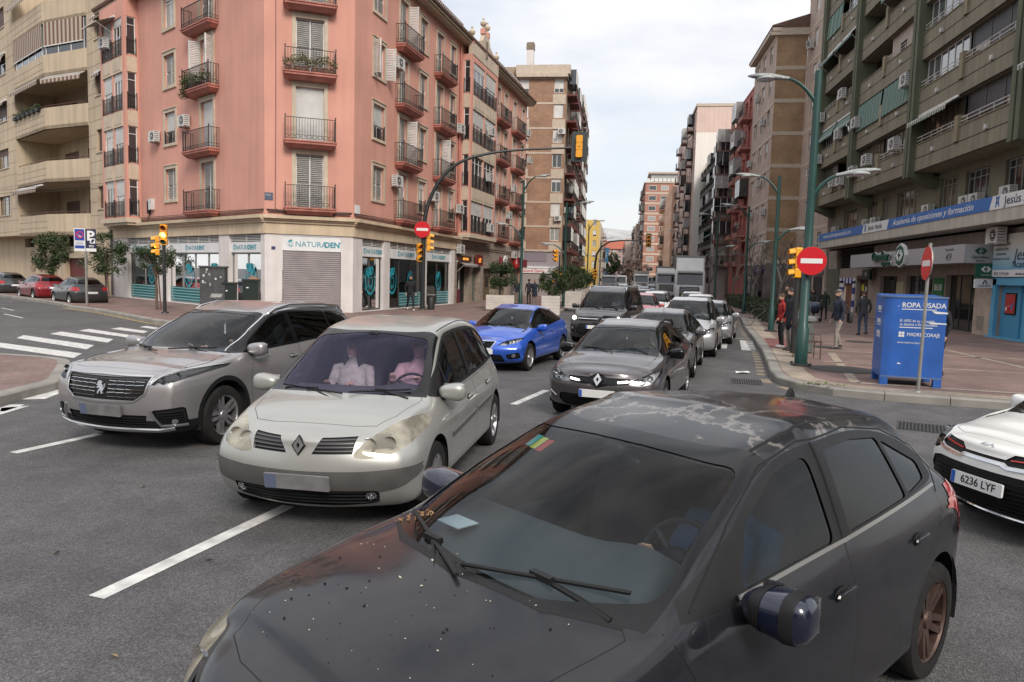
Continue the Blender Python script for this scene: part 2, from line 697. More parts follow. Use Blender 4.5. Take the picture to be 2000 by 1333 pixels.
 def nrm(s,p):
  co,no,i,d=s.bvh.find_nearest(p)
  a,b,c=(s.vc[k]for k in s.polys[i])
  na,nb,nc=(s.vn[k]for k in s.polys[i])
  v0,v1,v2=b-a,c-a,co-a
  d00,d01,d11,d20,d21=v0.dot(v0),v0.dot(v1),v1.dot(v1),v2.dot(v0),v2.dot(v1)
  den=d00*d11-d01*d01
  if abs(den)<1e-14:
   return no
  v=(d11*d20-d01*d21)/den
  w_=(d00*d21-d01*d20)/den
  return (na*(1-v-w_)+nb*v+nc*w_).normalized()
 def hit(s,view,a,b,sign=1):
  if view=='side':
   o,d=Vector((a,3*sign,b)),Vector((0,-sign,0))
  elif view=='front':
   o,d=Vector((-3 if sign<0 else 9,a,b)),Vector((1 if sign<0 else -1,0,0))
  else:
   o,d=Vector((a,b,5)),Vector((0,0,-1))
  r=s.bvh.ray_cast(o,d)
  return (r[0],s.nrm(r[0]))if r[0]is not None else (None,None)
 def region(s,name):
  if name not in s.rid:
   k=len(s.rid)
   s.rid[name]=k
   s.regions[k]=name
  return s.rid[name]
 def cut(s,name,poly,view,frm=('body',),sign=1,tags=None,xr=None,nz=None,zr=None):
  rid=s.region(name)
  ok={s.rid[x]for x in frm if x in s.rid}
  ia,ib=VIEW[view]
  pieces=[poly]if is_convex(poly)else [[poly[i]for i in t]for t in tessellate_polygon([[Vector((a,b,0))for a,b in poly]])]
  pax=Vector((0,0,0))
  for pc in pieces:
   ar=sum(pc[i-1][0]*pc[i][1]-pc[i][0]*pc[i-1][1]for i in range(len(pc)))
   if abs(ar)<1e-7:
    continue
   if ar<0:
    pc=pc[::-1]
   a0,a1=min(p[0]for p in pc),max(p[0]for p in pc)
   b0,b1=min(p[1]for p in pc),max(p[1]for p in pc)
   fs=[]
   for f in s.bm.faces:
    if f.material_index not in ok or (tags is not None and f[s.tag]not in tags):
     continue
    c=f.calc_center_median()
    if view=='side' and (c.y*sign <= 0 or f.normal.y*sign<.12):
     continue
    if view=='front' and ((c.x>1.9 if xr is None else not xr[0]<c.x<xr[1])if sign<0 else (c.x<s.sp['L']-1.9 if xr is None else not xr[0]<c.x<xr[1])):
     continue
    if view=='front' and (f.normal.x*sign<.03):
     continue
    if view=='top' and f.normal.z<.2:
     continue
    if zr is not None and not zr[0]<c.z<zr[1]:
     continue
    va=[v.co[ia]for v in f.verts]
    vb=[v.co[ib]for v in f.verts]
    if min(va)<a1 and max(va)>a0 and min(vb)<b1 and max(vb)>b0:
     fs.append(f)
   n=len(pc)
   for i in range(n):
    if not fs:
     break
    p,q_=pc[i],pc[(i+1)%n]
    dx,dy=q_[0]-p[0],q_[1]-p[1]
    ln=math.hypot(dx,dy)
    if ln<1e-7:
     continue
    co,no=[0,0,0],[0,0,0]
    co[ia],co[ib]=p
    no[ia],no[ib]=dy/ln,-dx/ln
    co,no=Vector(co),Vector(no)
    es={e for f in fs for e in f.edges}
    vs={v for f in fs for v in f.verts}
    r=bmesh.ops.bisect_plane(s.bm,geom=list(fs)+list(es)+list(vs),dist=1e-6,plane_co=co,plane_no=no)
    fs=[f for f in r['geom']if isinstance(f,bmesh.types.BMFace)and (f.calc_center_median()-co).dot(no)<0]
   for f in fs:
    f.material_index=rid
 def panel(s,name,poly,view,gap=.0045,**kw):
  s.cut('gap',offset_poly(poly,-gap*.5),view,**kw)
  kw2=dict(kw)
  kw2['frm']=('gap',)
  s.cut(name,offset_poly(poly,gap*.5),view,**kw2)
 def extract(s,names,oname,mats,parent,push=0.0,thick=0.0,flip=False):
  ids=[s.rid[n]for n in names if n in s.rid]
  vm,vs,fs,ms={},[],[],[]
  for f in s.bm.faces:
   if f.material_index in ids:
    t=[]
    for v in f.verts:
     if v not in vm:
      vm[v]=len(vs)
      vs.append(v.co.copy())
     t.append(vm[v])
    fs.append(tuple(t))
    ms.append(ids.index(f.material_index))
  if not fs:
   return None
  ns=[s.nrm(p)for p in vs]
  pu=push if isinstance(push,(list,tuple))else [push]*len(ids)
  if any(pu):
   best=[0.0]*len(vs)
   seen=[False]*len(vs)
   for f,m in zip(fs,ms):
    for k in f:
     best[k]=pu[m]if not seen[k]else (pu[m]if abs(pu[m])<abs(best[k])else best[k])
     seen[k]=True
   vs=[p-n_*b for p,n_,b in zip(vs,ns,best)]
  me=bpy.data.meshes.new(oname)
  me.from_pydata([tuple(p)for p in vs],[],fs)
  for m in mats:
   me.materials.append(m)
  me.polygons.foreach_set('material_index',[min(m,len(mats)-1)for m in ms])
  me.polygons.foreach_set('use_smooth',[True]*len(fs))
  me.normals_split_custom_set_from_vertices([tuple(n_)for n_ in ns])
  o=bpy.data.objects.new(oname,me)
  link(o,parent)
  return o
 def ribbon(s,mb,pts,view,width,sign=1,lift=.002,thick=.004,m=0,step=.03):
  path=[]
  for (a0,b0),(a1,b1)in zip(pts,pts[1:]):
   k=max(1,int(math.hypot(a1-a0,b1-b0)/step))
   path+=[(a0+(a1-a0)*i/k,b0+(b1-b0)*i/k)for i in range(k)]
  path.append(pts[-1])
  P=[s.hit(view,a,b,sign)for a,b in path]
  P=[(p,n_)for p,n_ in P if p is not None]
  if len(P)<2:
   return
  vs,fs=[],[]
  for i,(p,n_)in enumerate(P):
   t=(P[min(i+1,len(P)-1)][0]-P[max(i-1,0)][0]).normalized()
   b=n_.cross(t).normalized()*width/2
   for d,e in ((lift,1),(lift+thick,.8),(lift+thick,-.8),(lift,-1)):
    vs.append(p+n_*d+b*e)
  for i in range(len(P)-1):
   for k in range(3):
    fs.append((i*4+k,i*4+k+1,i*4+4+k+1,i*4+4+k))
  fs+=[(0,1,2,3),tuple(len(vs)-4+k for k in (3,2,1,0))]
  mb.grid(vs,fs,m)
def sq(v,e):
 return math.copysign(abs(v)** e,v)
def sball(mb,c,rad,e=.6,seg=14,rings=10,m=0,fn=None):
 pts,fs=[],[]
 for i in range(rings+1):
  ph=math.pi*(i/rings-.5)
  for q in range(seg):
   t=2*math.pi*q/seg
   p=Vector((rad[0]*sq(math.cos(ph),e)*sq(math.cos(t),e),rad[1]*sq(math.cos(ph),e)*sq(math.sin(t),e),rad[2]*sq(math.sin(ph),e)))
   if fn:
    p=fn(p)
   pts.append(Vector(c)+p)
 for i in range(rings):
  for q in range(seg):
   q2=(q+1)%seg
   fs.append((i*seg+q,i*seg+q2,(i+1)*seg+q2,(i+1)*seg+q))
 mb.grid(pts,fs,m)
def wheel(parent,x,y,r,tw,sgn,style=(5,1),rimr=.66,rmat=None,seg=36,turn=0.0,dark=None):
 root=bpy.data.objects.new('wheel',None)
 tb=MB()
 prof=[(r*rimr,-tw*.48),(r*.80,-tw*.5),(r*.95,-tw*.47),(r*.995,-tw*.36),(r,-tw*.2),(r,tw*.2),(r*.995,tw*.36),
(r*.95,tw*.47),(r*.80,tw*.5),(r*rimr,tw*.48),(r*rimr*.97,tw*.40)]
 tb.lathe(prof,axis='y',n=seg)
 if seg>30:
  for g in (-.22,0,.22):
   tb.lathe([(r*1.001,tw*(g-.02)),(r*1.0015,tw*g),(r*1.001,tw*(g+.02))],axis='y',n=seg,m=1)
 o=tb.build('wheel',[M_RUBBER,M_GAP],parent,smooth=True,angle=50)
 o.location=(x,y,r)
 o.rotation_euler=(0,turn,0)
 rb=MB()
 R=r*rimr
 out=tw*.46*sgn
 rb.lathe([(R*1.02,out),(R*.97,out),(R*.93,out-.012*sgn),(R*.92,-tw*.35*sgn)],axis='y',n=seg)
 rb.lathe([(R*.92,-tw*.05*sgn),(.02,-tw*.02*sgn)],axis='y',n=seg,m=1)
 n,dbl=style
 for k in range(n):
  for q in range(dbl):
   a=2*math.pi*k/n+(q-(dbl-1)/2)*(.34 if dbl==2 else 0)
   wi,wo=(.042,.026)if dbl==1 else (.022,.017)
   if n <= 5 and dbl==1:
    wi,wo=.05,.042
   ca,sa=math.cos(a),math.sin(a)
   a2=2*math.pi*k/n+(q-(dbl-1)/2)*(.62 if dbl==2 else 0)
   pts=[]
   for rad,wd,dp in ((R*.12,wi,.030),(R*.45,wi*.9,.022),(R*.96,wo,.006)):
    aa=a2 if (rad<R*.5 and dbl==2)else a
    aa=a if dbl==1 else (2*math.pi*k/n+(q-.5)*(.75-.45*rad/R))
    cx,cz=rad*math.cos(aa),rad*math.sin(aa)
    tx,tz=-math.sin(aa),math.cos(aa)
    for e in (-1,1):
     for dd in (0,.03):
      pts.append((cx+tx*wd*e,out-(dp+dd)*sgn,cz+tz*wd*e))
   fs=[]
   for j in (0,4):
    fs+=[(j,j+2,j+6,j+4),(j,j+4,j+5,j+1),(j+2,j+3,j+7,j+6)]
   rb.grid(pts,fs,0)
 rb.lathe([(R*.24,out-.035*sgn),(R*.2,out-.016*sgn),(.001,out-.014*sgn)],axis='y',n=16,m=0)
 rb.lathe([(R*.60,-tw*.02*sgn),(R*.60,tw*.06*sgn),(R*.2,tw*.06*sgn)],axis='y',n=20,m=2)
 rb.build('rim',[rmat or M_ALU,dark or M_GAP,M_HOUS],o,smooth=True,angle=35)
 return o
def car_shell(B,root,pm,table):
 res={}
 for key,oname,rm,push in table:
  names=[n for n in rm if n in B.rid]
  if not names:
   continue
  o=B.extract(names,oname,[rm[n]for n in names],root,push=[push.get(n,0)if isinstance(push,dict)else push for n in names])
  if o:
   res[key]=o
 return res
def cabin(root,sp,driver_side=-1,seatmat=None):
 c=sp['cab']
 xd,xf,xr,zf,zd,hw=c
 b=MB()
 b.box(xd-.5,xr+.5,-hw,hw,zf-.05,zf)
 b.box(xd-.55,xd-.5,-hw,hw,zf-.05,zd-.12)
 for sg in (-1,1):
  b.box(xd,xr+.4,sg*hw-.02,sg*hw+.02,zf,zd-.10)
 b.build('cabin_floor',M_INT,root)
 d=MB()
 n=12
 rows=[]
 for j in range(n+1):
  y=-hw+2*hw*j/n
  hump=.055*math.exp(-((y-driver_side*hw*.5)/.19)** 2)
  xx=0*abs(y)
  rows.append([(xd-.38+xx+.12*(y/hw)** 2,y,zd-.07),(xd-.1,y,zd-.01+hump*.6),(xd+.12,y,zd+hump),(xd+.22,y,zd-.06+hump),(xd+.22,y,zf+.2)])
 pts=[p for rw in rows for p in rw]
 k=5
 d.grid(pts,[(j*k+i,j*k+i+1,(j+1)*k+i+1,(j+1)*k+i)for j in range(n)for i in range(k-1)])
 d.build('dashboard',M_DASH,root,smooth=True,angle=60)
 sm=seatmat or M_SEAT
 for sg in (-1,1):
  s=MB()
  y=sg*hw*.50
  sball(s,(xf-.25,y,zf+.30),(.27,.24,.10),.5)
  rot=lambda p:Vector((p.x+p.z*.30,p.y*(1-.12*max(0,p.z)),p.z))
  sball(s,(xf+.06,y,zf+.62),(.09,.235,.34),.55,fn=rot)
  sball(s,(xf+.20,y,zf+1.04),(.05,.13,.10),.6,fn=rot)
  s.tube([(xf+.17,y-.05,zf+.9),(xf+.2,y-.05,zf+1.0)],.008,6)
  s.tube([(xf+.17,y+.05,zf+.9),(xf+.2,y+.05,zf+1.0)],.008,6)
  s.build('seat',sm,root,smooth=True,angle=60)
 s=MB()
 sball(s,(xr-.22,0,zf+.30),(.27,hw*.92,.10),.4)
 rot=lambda p:Vector((p.x+p.z*.3,p.y,p.z))
 sball(s,(xr+.08,0,zf+.58),(.10,hw*.92,.32),.4,fn=rot)
 for y in (-hw*.6,0,hw*.6):
  sball(s,(xr+.20,y,zf+.96),(.05,.12,.08),.6,fn=rot)
 s.build('rear_seat',sm,root,smooth=True,angle=60)
 w_=MB()
 cx,cy,cz=xd+.32,driver_side*hw*.5,zd-.06
 rot=Euler((0,R_(-62),0)).to_matrix()
 ring=[Vector((cx,cy,cz))+rot @ Vector((.185*math.cos(t),.185*math.sin(t),0))for t in [2*math.pi*k/24 for k in range(25)]]
 w_.tube(ring,.014,8,caps=False)
 for t in (0,2.2,-2.2):
  w_.tube([Vector((cx,cy,cz)),Vector((cx,cy,cz))+rot @ Vector((.18*math.cos(t+math.pi),.18*math.sin(t),-.0))],.016,6)
 w_.ball((cx,cy,cz),(.05,.07,.07),10,7)
 w_.tube([(cx,cy,cz),(cx-.2,cy,cz-.1)],.03,8)
 w_.build('steering_wheel',M_BLACK,root,smooth=True)
def mirrors(root,B,sp,m_shell,m_base=None,xs=None,tape=None):
 mx_,my,mz=sp['mirror']
 for sg in (-1,1):
  b=MB()
  fn=lambda p:Vector((p.x+.35*abs(p.x)*0-(.018 if p.x<0 else 0),p.y,p.z*(1+.22*p.y*sg/.12)))
  sball(b,(mx_,sg*(my+.12),mz),(.075,.125,.078),.72,seg=44,rings=16,fn=fn,m=0)
  b.tube([(mx_+.03,sg*(my-.03),mz-.075),(mx_+.01,sg*(my+.05),mz-.05)],[.035,.03],8,m=1)
  b.box(mx_+.058,mx_+.079,sg*(my+.12)-.10,sg*(my+.12)+.10,mz-.062,mz+.062,2)
  o=b.build('mirror',[m_shell,m_base or M_BLACK,M_CHROME],root,smooth=True,angle=45)
  for q in (tape or ())if sg<0 else ():
   bm=bmesh.new()
   bm.from_mesh(o.data)
   for s_ in (-1,1):
    y=sg*(my+.12+q)+s_*.022
    bmesh.ops.bisect_plane(bm,geom=bm.verts[:]+bm.edges[:]+bm.faces[:],plane_co=(0,y,0),plane_no=(0,s_,0),clear_outer=True)
   for v in bm.verts:
    v.co.x=mx_+(v.co.x-mx_)*1.025
    v.co.z=mz+(v.co.z-mz)*1.025
   me=bpy.data.meshes.new('tape_band')
   bm.to_mesh(me)
   bm.free()
   me.materials.clear()
   me.materials.append(M_BLACK)
   link(bpy.data.objects.new('tape_band',me),o)
def plate(root,B,z,text=None,x=None,y=0,rear=False,blank=None,wd=.52,ht=.11,tilt=None,size=.092):
 sg=1 if rear else -1
 p,n_=B.hit('front',y,z,sg)
 ang=math.atan2(n_.z,abs(n_.x))if tilt is None else tilt
 b=MB()
 up=Vector((-sg*math.sin(ang),0,math.cos(ang)))
 nn=Vector((sg*math.cos(ang),0,math.sin(ang)))
 rt=Vector((0,1,0))if rear else Vector((0,-1,0))
 c=p+nn*.016
 F=lambda a,bz,d:c+rt*a+up*bz+nn*d
 b.prism(rounded([(-wd/2,-ht/2),(wd/2,-ht/2),(wd/2,ht/2),(-wd/2,ht/2)],.012,3),F,-.014,.004,0)
 if not blank:
  b.prism(rounded([(-wd/2+.003,-ht/2+.003),(-wd/2+.045,-ht/2+.003),(-wd/2+.045,ht/2-.003),(-wd/2+.003,ht/2-.003)],.004,2),F,.004,.0052,1)
 elif blank is True:
  b.prism([(-wd/2+.003,-ht/2+.003),(-wd/2+.1,-ht/2+.003),(-wd/2+.1,ht/2-.003),(-wd/2+.003,ht/2-.003)],F,.004,.0052,1)
 o=b.build('number_plate',[M_PLATE if not blank else mat('greyed_plate',(.17,.165,.17),rough=.5,var=.25,vscale=7),M_PLATEB if not blank else mat('greyed_plate_end',(.10,.12,.19),rough=.5)],root)
 if text:
  cu=bpy.data.curves.new('lettering','FONT')
  cu.body=text
  cu.size=size
  cu.align_x='CENTER'
  cu.align_y='CENTER'
  cu.extrude=.0008
  cu.offset=.0012
  cu.materials.append(M_INK)
  t=bpy.data.objects.new('lettering',cu)
  link(t,o)
  Mx=Matrix((rt,up,nn)).transposed().to_4x4()
  Mx.translation=c+rt*.022+nn*.0056
  t.matrix_local=Mx
 return o
def wells(root,sp):
 b=MB()
 fo,wb,r=sp['fo'],sp['wb'],sp['r']
 hw=sp['W']/2
 for x in (fo,fo+wb):
  for sg in (-1,1):
   R=r+.075
   pts=[]
   n=14
   for k in range(n+1):
    t=math.pi*(k/n)*1.16-.25
    for y in (hw-.02,hw-.36):
     pts.append((x+R*math.cos(t),sg*y,r+R*math.sin(t)))
   b.grid(pts,[(2*k,2*k+1,2*k+3,2*k+2)for k in range(n)],0)
   b.grid([(x,sg*(hw-.36),r)]+[pts[2*k+1]for k in range(n+1)],[(0,k+1,k+2)for k in range(n)],0)
 b.box(.62,sp['L']-.5,-hw*.80,hw*.80,sp.get('zs',.19)-.05,sp.get('zs',.19)+.06,0)
 b.build('wheel_housing',M_GAP,root)
def lining(B,root,zmin,names=('body',)):
 ids={B.rid[n]for n in B.rid}
 vm,vs,fs={},[],[]
 for f in B.bm.faces:
  c=f.calc_center_median()
  if c.z<zmin or B.regions[f.material_index].startswith(('glass','ws_glass','bl_glass')):
   continue
  t=[]
  for v in f.verts:
   if v not in vm:
    vm[v]=len(vs)
    vs.append(v.co-B.nrm(v.co)*.018)
   t.append(vm[v])
  fs.append(tuple(reversed(t)))
 b=MB()
 b.grid(vs,fs)
 return b.build('roof_lining',mat('roof_lining',(.055,.055,.06),rough=.9),root,smooth='keep')
# ground, road, pavements, markings
def asphalt(t,b):
 P=pos(t)
 vor=t.nodes.new('ShaderNodeTexVoronoi')
 vor.inputs['Scale'].default_value=120
 t.links.new(P,vor.inputs['Vector'])
 c=ramp(t,noi(t,P,.32,6,.6),[(.3,(.068,.066,.067)),(.72,(.108,.105,.105))])
 c=mixc(t,c,rng(t,noi(t,P,2.2,8,.6),.3,.7,.78,1.2))
 c=mixc(t,c,ramp(t,vor.outputs['Color'],[(0,.55),(.9,2.08),(.45,.92)]),.8)
 plug(t,mixc(t,c,rng(t,noi(t,P,.9,10,.7),.60,.70,1.0,.68)),b.inputs['Base Color'])
 bumped(t,b,vor.outputs['Distance'],.6,.006)
M_ASPH=mat('asphalt',(.08,.08,.08),rough=.82,spec=.35,build=asphalt)
def paving(c1,c2,mortar,bw=.22,bh=.11,rot=0.0,mw=.006,var=.25,uv=False):
 def f(t,b):
  P=pos(t)
  mp_=t.nodes.new('ShaderNodeMapping')
  mp_.inputs['Rotation'].default_value=(0,0,rot)
  t.links.new(t.nodes.new('ShaderNodeUVMap').outputs['UV']if uv else P,mp_.inputs['Vector'])
  br=t.nodes.new('ShaderNodeTexBrick')
  for k,x in (('Scale',1.0),('Brick Width',bw),('Row Height',bh),('Mortar Size',mw),('Color1',c1),('Color2',c2),('Mortar',mortar)):
   plug(t,x,br.inputs[k])
  t.links.new(mp_.outputs['Vector'],br.inputs['Vector'])
  plug(t,mixc(t,br.outputs['Color'],rng(t,noi(t,P,.8,9),.32,.7,1-var,1+var)),b.inputs['Base Color'])
 return f
M_PAVE=mat('red_paving',(.2,.13,.11),rough=.75,build=paving((.225,.150,.130),(.185,.118,.102),(.11,.08,.07),rot=.12))
M_PAVEL=mat('tan_paving',(.33,.27,.21),rough=.75,build=paving((.36,.30,.235),(.30,.245,.19),(.16,.13,.11),bw=.2,bh=.2))
M_PAVER=mat('ribbed_red_paving',(.22,.07,.06),rough=.7,build=paving((.26,.085,.075),(.22,.07,.06),(.10,.04,.04),bw=4,bh=.075,rot=.35,mw=.014))
M_KERB=mat('kerb_stone',(.25,.235,.21),rough=.8,var=.25,vscale=1.6,bump=.3,bscale=60)
M_WHITE=mat('road_paint',(.56,.55,.53),rough=.7,var=.28,vscale=7)
M_YELL=mat('yellow_road_paint',(.42,.29,.10),rough=.75,var=.35,vscale=5)
M_IRON=mat('cast_iron',(.045,.042,.04),rough=.6,var=.3,vscale=20)
b=MB()
b.face([(-3000,-1500,0),(3000,-1500,0),(3000,4500,0),(-3000,4500,0)])
tag(b.build('road',M_ASPH),kind='structure')
def pavement(pts,top=.15,kw=.24,name='pavement',mt=None,closed_kerb=None):
 n=closed_kerb or len(pts)
 ln=[Vector((x,y,0))for x,y in pts[:n]]
 area=sum(pts[i-1][0]*pts[i][1]-pts[i][0]*pts[i-1][1]for i in range(len(pts)))
 sg=1 if area>0 else -1
 inn=[]
 for i,p in enumerate(ln):
  a,c=ln[max(i-1,0)],ln[min(i+1,n-1)]
  t=(c-a).normalized()
  inn.append(p+Vector((-t.y,t.x,0))*sg*kw)
 body=[(p.x,p.y)for p in inn]+pts[n:]
 b=MB()
 tri=tessellate_polygon([[Vector((x,y,0))for x,y in body]])
 b.grid([(x,y,top-.004)for x,y in body],[tuple(t)for t in tri])
 o=b.build(name,mt or M_PAVE)
 tag(o,kind='structure')
 k=MB()
 for i in range(n-1):
  L=(ln[i+1]-ln[i]).length
  m=max(1,round(L/1.0))
  if L>60:
   m=1
  for q in range(m):
   t0,t1=q/m,(q+1)/m-(.012/L if m>1 else 0)
   a0,a1=ln[i].lerp(ln[i+1],t0),ln[i].lerp(ln[i+1],t1)
   b0,b1=inn[i].lerp(inn[i+1],t0),inn[i].lerp(inn[i+1],t1)
   e0,e1=a0.lerp(b0,.12),a1.lerp(b1,.12)
   z=top
   k.grid([a0,a1,b1,b0,a0+Vector((0,0,z-.025)),a1+Vector((0,0,z-.025)),e1+Vector((0,0,z)),e0+Vector((0,0,z)),b1+Vector((0,0,z)),b0+Vector((0,0,z))],
[(0,1,5,4),(4,5,6,7),(7,6,8,9),(1,2,8,6,5),(0,4,7,9,3)])
 ko=k.build('kerb',M_KERB)
 tag(ko,kind='structure')
 return o
KR=[(40,9.0),(16,11.6),(10.0,12.9),(6.97,13.61),(4.9,14.02),(4.1,14.35),(3.62,14.94),(3.36,15.75),(3.46,16.96),(3.8,19.04),(4.31,22.46),(4.91,27.3),(5.82,34.85),(6.7,41.0),(7.09,44.77),(7.3,60),(7.35,420)]
pavement(KR+[(60,420),(60,9)],closed_kerb=len(KR))
KL=[(-75,64.5),(-29.6,34.1),(-27.2,32.4),(-25.84,31.0),(-22.39,28.9),(-16.85,24.5),(-13,22.4),(-9.8,21.6),(-7.2,22.5),(-5.5,25.0),(-4.6,31),(-3.9,37),(-3.27,42.45),(-2.92,63),(-2.9,420)]
pavement(KL+[(-75,420)],closed_kerb=len(KL))
KI=smoothpoly([(-8.85,8.9),(-9.05,10.1),(-9.24,10.95),(-9.8,11.75),(-10.58,12.82),(-11.29,13.5),(-12.3,13.75)],3,closed=False)
KI=[(-15,5.5),(-10,7.2)]+KI+[(-30,15.5)]
pavement(KI+[(-30,5)],closed_kerb=len(KI))
def sheet(name,quads,m,z=.004,label=None,kind='structure',cat=None):
 b=MB()
 for q in quads:
  b.face([(x,y,z)for x,y in q])
 o=b.build(name,m)
 tag(o,label,cat,kind=kind)
 return o
def strip(p0,p1,w):
 a,c=Vector(p0),Vector(p1)
 t=(c-a).normalized()
 n=Vector((-t.y,t.x))*w/2
 return [tuple(a-n),tuple(c-n),tuple(c+n),tuple(a+n)]
q=[strip((-3.19,4.02),(-2.83,5.98),.13),strip((-1.62,11.65),(-1.24,13.3),.13),strip((-6.54,7.02),(-6.30,8.08),.13),strip((-6.0,8.5),(-5.55,9.6),.13),
strip((-2.45,7.9),(-2.1,9.6),.13),strip((-.75,15.4),(-.3,17.2),.13),strip((.25,19.5),(.6,21.5),.13),strip((.9,24),(1.2,27),.13),strip((-4.3,14.0),(-3.9,15.8),.13),
strip((-3.4,1.0),(-3.28,2.3),.13)]
for k in range(12):
 q.append(strip((.9,34+8*k),(.9,37+8*k),.12))
 q.append(strip((4.3,36+8*k),(4.3,39+8*k),.12))
sheet('lane_marking',q,M_WHITE)
z1=[(-17.6,17.9),(-15.9,16.5),(-11.98,14.6),(-12.6,15.5)]
sheet('crosswalk',[[(-16.9,17.15),(-16.3,16.35),(-11.98,14.58),(-12.45,15.42)],[(-17.0,18.75),(-16.5,17.95),(-12.95,16.2),(-13.45,17.1)],[(-17.0,20.2),(-16.7,19.4),(-13.6,17.8),(-14.1,18.7)],
[(-17.0,21.4),(-16.8,20.7),(-14.1,19.3),(-14.5,20.0)],[(-16.6,22.35),(-16.5,21.75),(-14.6,20.75),(-14.95,21.45)],[(-16.3,23.3),(-16.2,22.8),(-15.2,22.2),(-15.5,22.8)]],M_WHITE)
sheet('crosswalk',[[(4.42,27.1),(4.84,27.0),(4.27,23.07),(3.85,23.15)],[(3.50,25.8),(3.80,25.75),(3.45,23.45),(3.15,23.5)],[(2.6,26.0),(2.95,25.95),(2.6,23.6),(2.25,23.65)],[(1.7,26.2),(2.05,26.15),(1.7,23.8),(1.35,23.85)]],M_WHITE)
sheet('stop_line',[strip((3.0,28.15),(5.05,27.95),.16),strip((-8.73,9.48),(-8.58,8.95),.2)],M_WHITE)
sheet('give_way_marking',[[(-9.0,9.85),(-8.72,9.98),(-9.03,10.93),(-9.2,10.75)],[(-8.74,9.2),(-8.5,9.45),(-8.35,8.75)]],M_WHITE)
q=[]
acc=0
for (x0,y0),(x1,y1)in zip(KR[6:14],KR[7:15]):
 L=math.hypot(x1-x0,y1-y0)
 m=int(L/.62)
 for k in range(m):
  t0,t1=k/m,(k+.48)/m
  n=Vector((y1-y0,-(x1-x0))).normalized()*-.17
  q.append(strip((x0+(x1-x0)*t0+n.x,y0+(y1-y0)*t0+n.y),(x0+(x1-x0)*t1+n.x,y0+(y1-y0)*t1+n.y),.20))
sheet('gutter_marking',q,mat('tan_gutter',(.24,.19,.14),rough=.8,var=.3,vscale=6))
q=[]
for (x0,y0),(x1,y1)in zip(KL[3:7],KL[4:8]):
 n=Vector((y1-y0,-(x1-x0))).normalized()*.13
 q.append(strip((x0+n.x,y0+n.y),(x1+n.x,y1+n.y),.11))
sheet('kerb_line',q,M_YELL)
sheet('parking_line',[strip((-27.92,29.6),(-26.1,28.3),.1),strip((-24.6,26.2),(-22.3,24.6),.1)],M_WHITE)
q=[strip((6.1,21.8),(4.78,15.3),.20),strip((4.8,15.3),(14.5,13.6),.2),strip((5.2,19.2),(15,17.4),.18),strip((6.2,22.4),(15,22.0),.18),strip((7,28),(15,27.6),.18),strip((10,12.95+.35),(10.3,27),.18),strip((8,36),(15,36),.18)]
sheet('paving_band',q,M_PAVEL,z=.152)
ed=[]
for (x0,y0),(x1,y1)in zip(KR[2:13],KR[3:14]):
 n=Vector((y1-y0,-(x1-x0))).normalized()*.52
 ed.append(strip((x0+n.x,y0+n.y),(x1+n.x,y1+n.y),.5))
b=MB()
for i,s_ in enumerate(ed):
 b.face([(x,y,.1495+.0006*(i%2))for x,y in s_])
tag(b.build('paving_edge',M_PAVEL),kind='structure')
sheet('tactile_paving',[[(5.15,26.6),(6.0,26.4),(5.45,22.6),(4.62,22.75)]],M_PAVER,z=.1535)
b=MB()
for cx,cy,r,z in ((6.5,23.6,.42,.155),(8.3,26.5,.45,.155),(9.7,27.5,.4,.155),(5.2,17.6,.75,.155)):
 b.lathe([(r,z),(r*.96,z+.003),(.001,z+.003)],c=(cx,cy,0),n=24)
tag(b.build('manhole_cover',M_IRON),kind='structure')
for pts,nm in (([(2.50,16.25),(3.12,16.15),(3.0,15.35),(2.4,15.45)],'drain_grating'),([(4.40,11.95),(5.0,11.75),(4.75,11.1),(4.15,11.3)],'drain_grating')):
 b=MB()
 P=[Vector(p)for p in pts]
 for i in range(13):
  t0,t1=i/13,(i+.55)/13
  b.face([(*P[0].lerp(P[1],t0),.006),(*P[0].lerp(P[1],t1),.006),(*P[3].lerp(P[2],t1),.006),(*P[3].lerp(P[2],t0),.006)],0)
 b.face([(*p,.003)for p in P],1)
 tag(b.build(nm,[M_IRON,M_GAP]),'dark iron drain grating in the asphalt '+('beside the right kerb' if pts[0][1]>14 else 'in front of the white city car'),'drain')
b=MB()
rnd=random.Random(5)
for (x,y)in [(-2.83,4.7),(-3.96,4.6),(-4.4,6.2),(-2.2,4.3),(-1.6,5.1),(-5.2,5.2),(-4.0,3.6),(-2.6,3.4)]:
 a=rnd.uniform(0,6)
 u,v=Vector((math.cos(a),math.sin(a),0))*.035,Vector((-math.sin(a),math.cos(a),.25))*.018
 c=Vector((x,y,.010))
 b.grid([c-u,c-v+Vector((0,0,.006)),c+u,c+v+Vector((0,0,.012))],[(0,1,2),(0,2,3)])
tag(b.build('fallen_leaf',mat('dry_leaf',(.26,.19,.10),rough=.8)),kind='stuff')
b=MB()
c=Vector((2.92,17.3,.01))
b.grid([c+Vector(p)for p in ((-.16,-.12,0),(-.02,-.16,.03),(.17,-.06,.012),(.14,.08,.035),(-.04,.05,.02),(-.15,.03,.03))],[(0,1,4,5),(1,2,3,4)])
tag(b.build('paper_litter',mat('paper_white',(.7,.72,.7),rough=.7)),'crumpled white sheet of paper lying on the asphalt by the right kerb','litter')
b=MB()
for k in range(40):
 x,y=3.9+rnd.gauss(0,.25),14.75+rnd.gauss(0,.16)
 a=rnd.uniform(0,6)
 u,v=Vector((math.cos(a),math.sin(a),.3))*.05,Vector((-math.sin(a),math.cos(a),0))*.018
 p=Vector((x,y,.165))
 b.face([p-u-v,p+u-v*.3,p+u+v*.3,p-u+v])
tag(b.build('pavement_weeds',mat('weed_green',(.10,.12,.03),rough=.8)),kind='stuff')
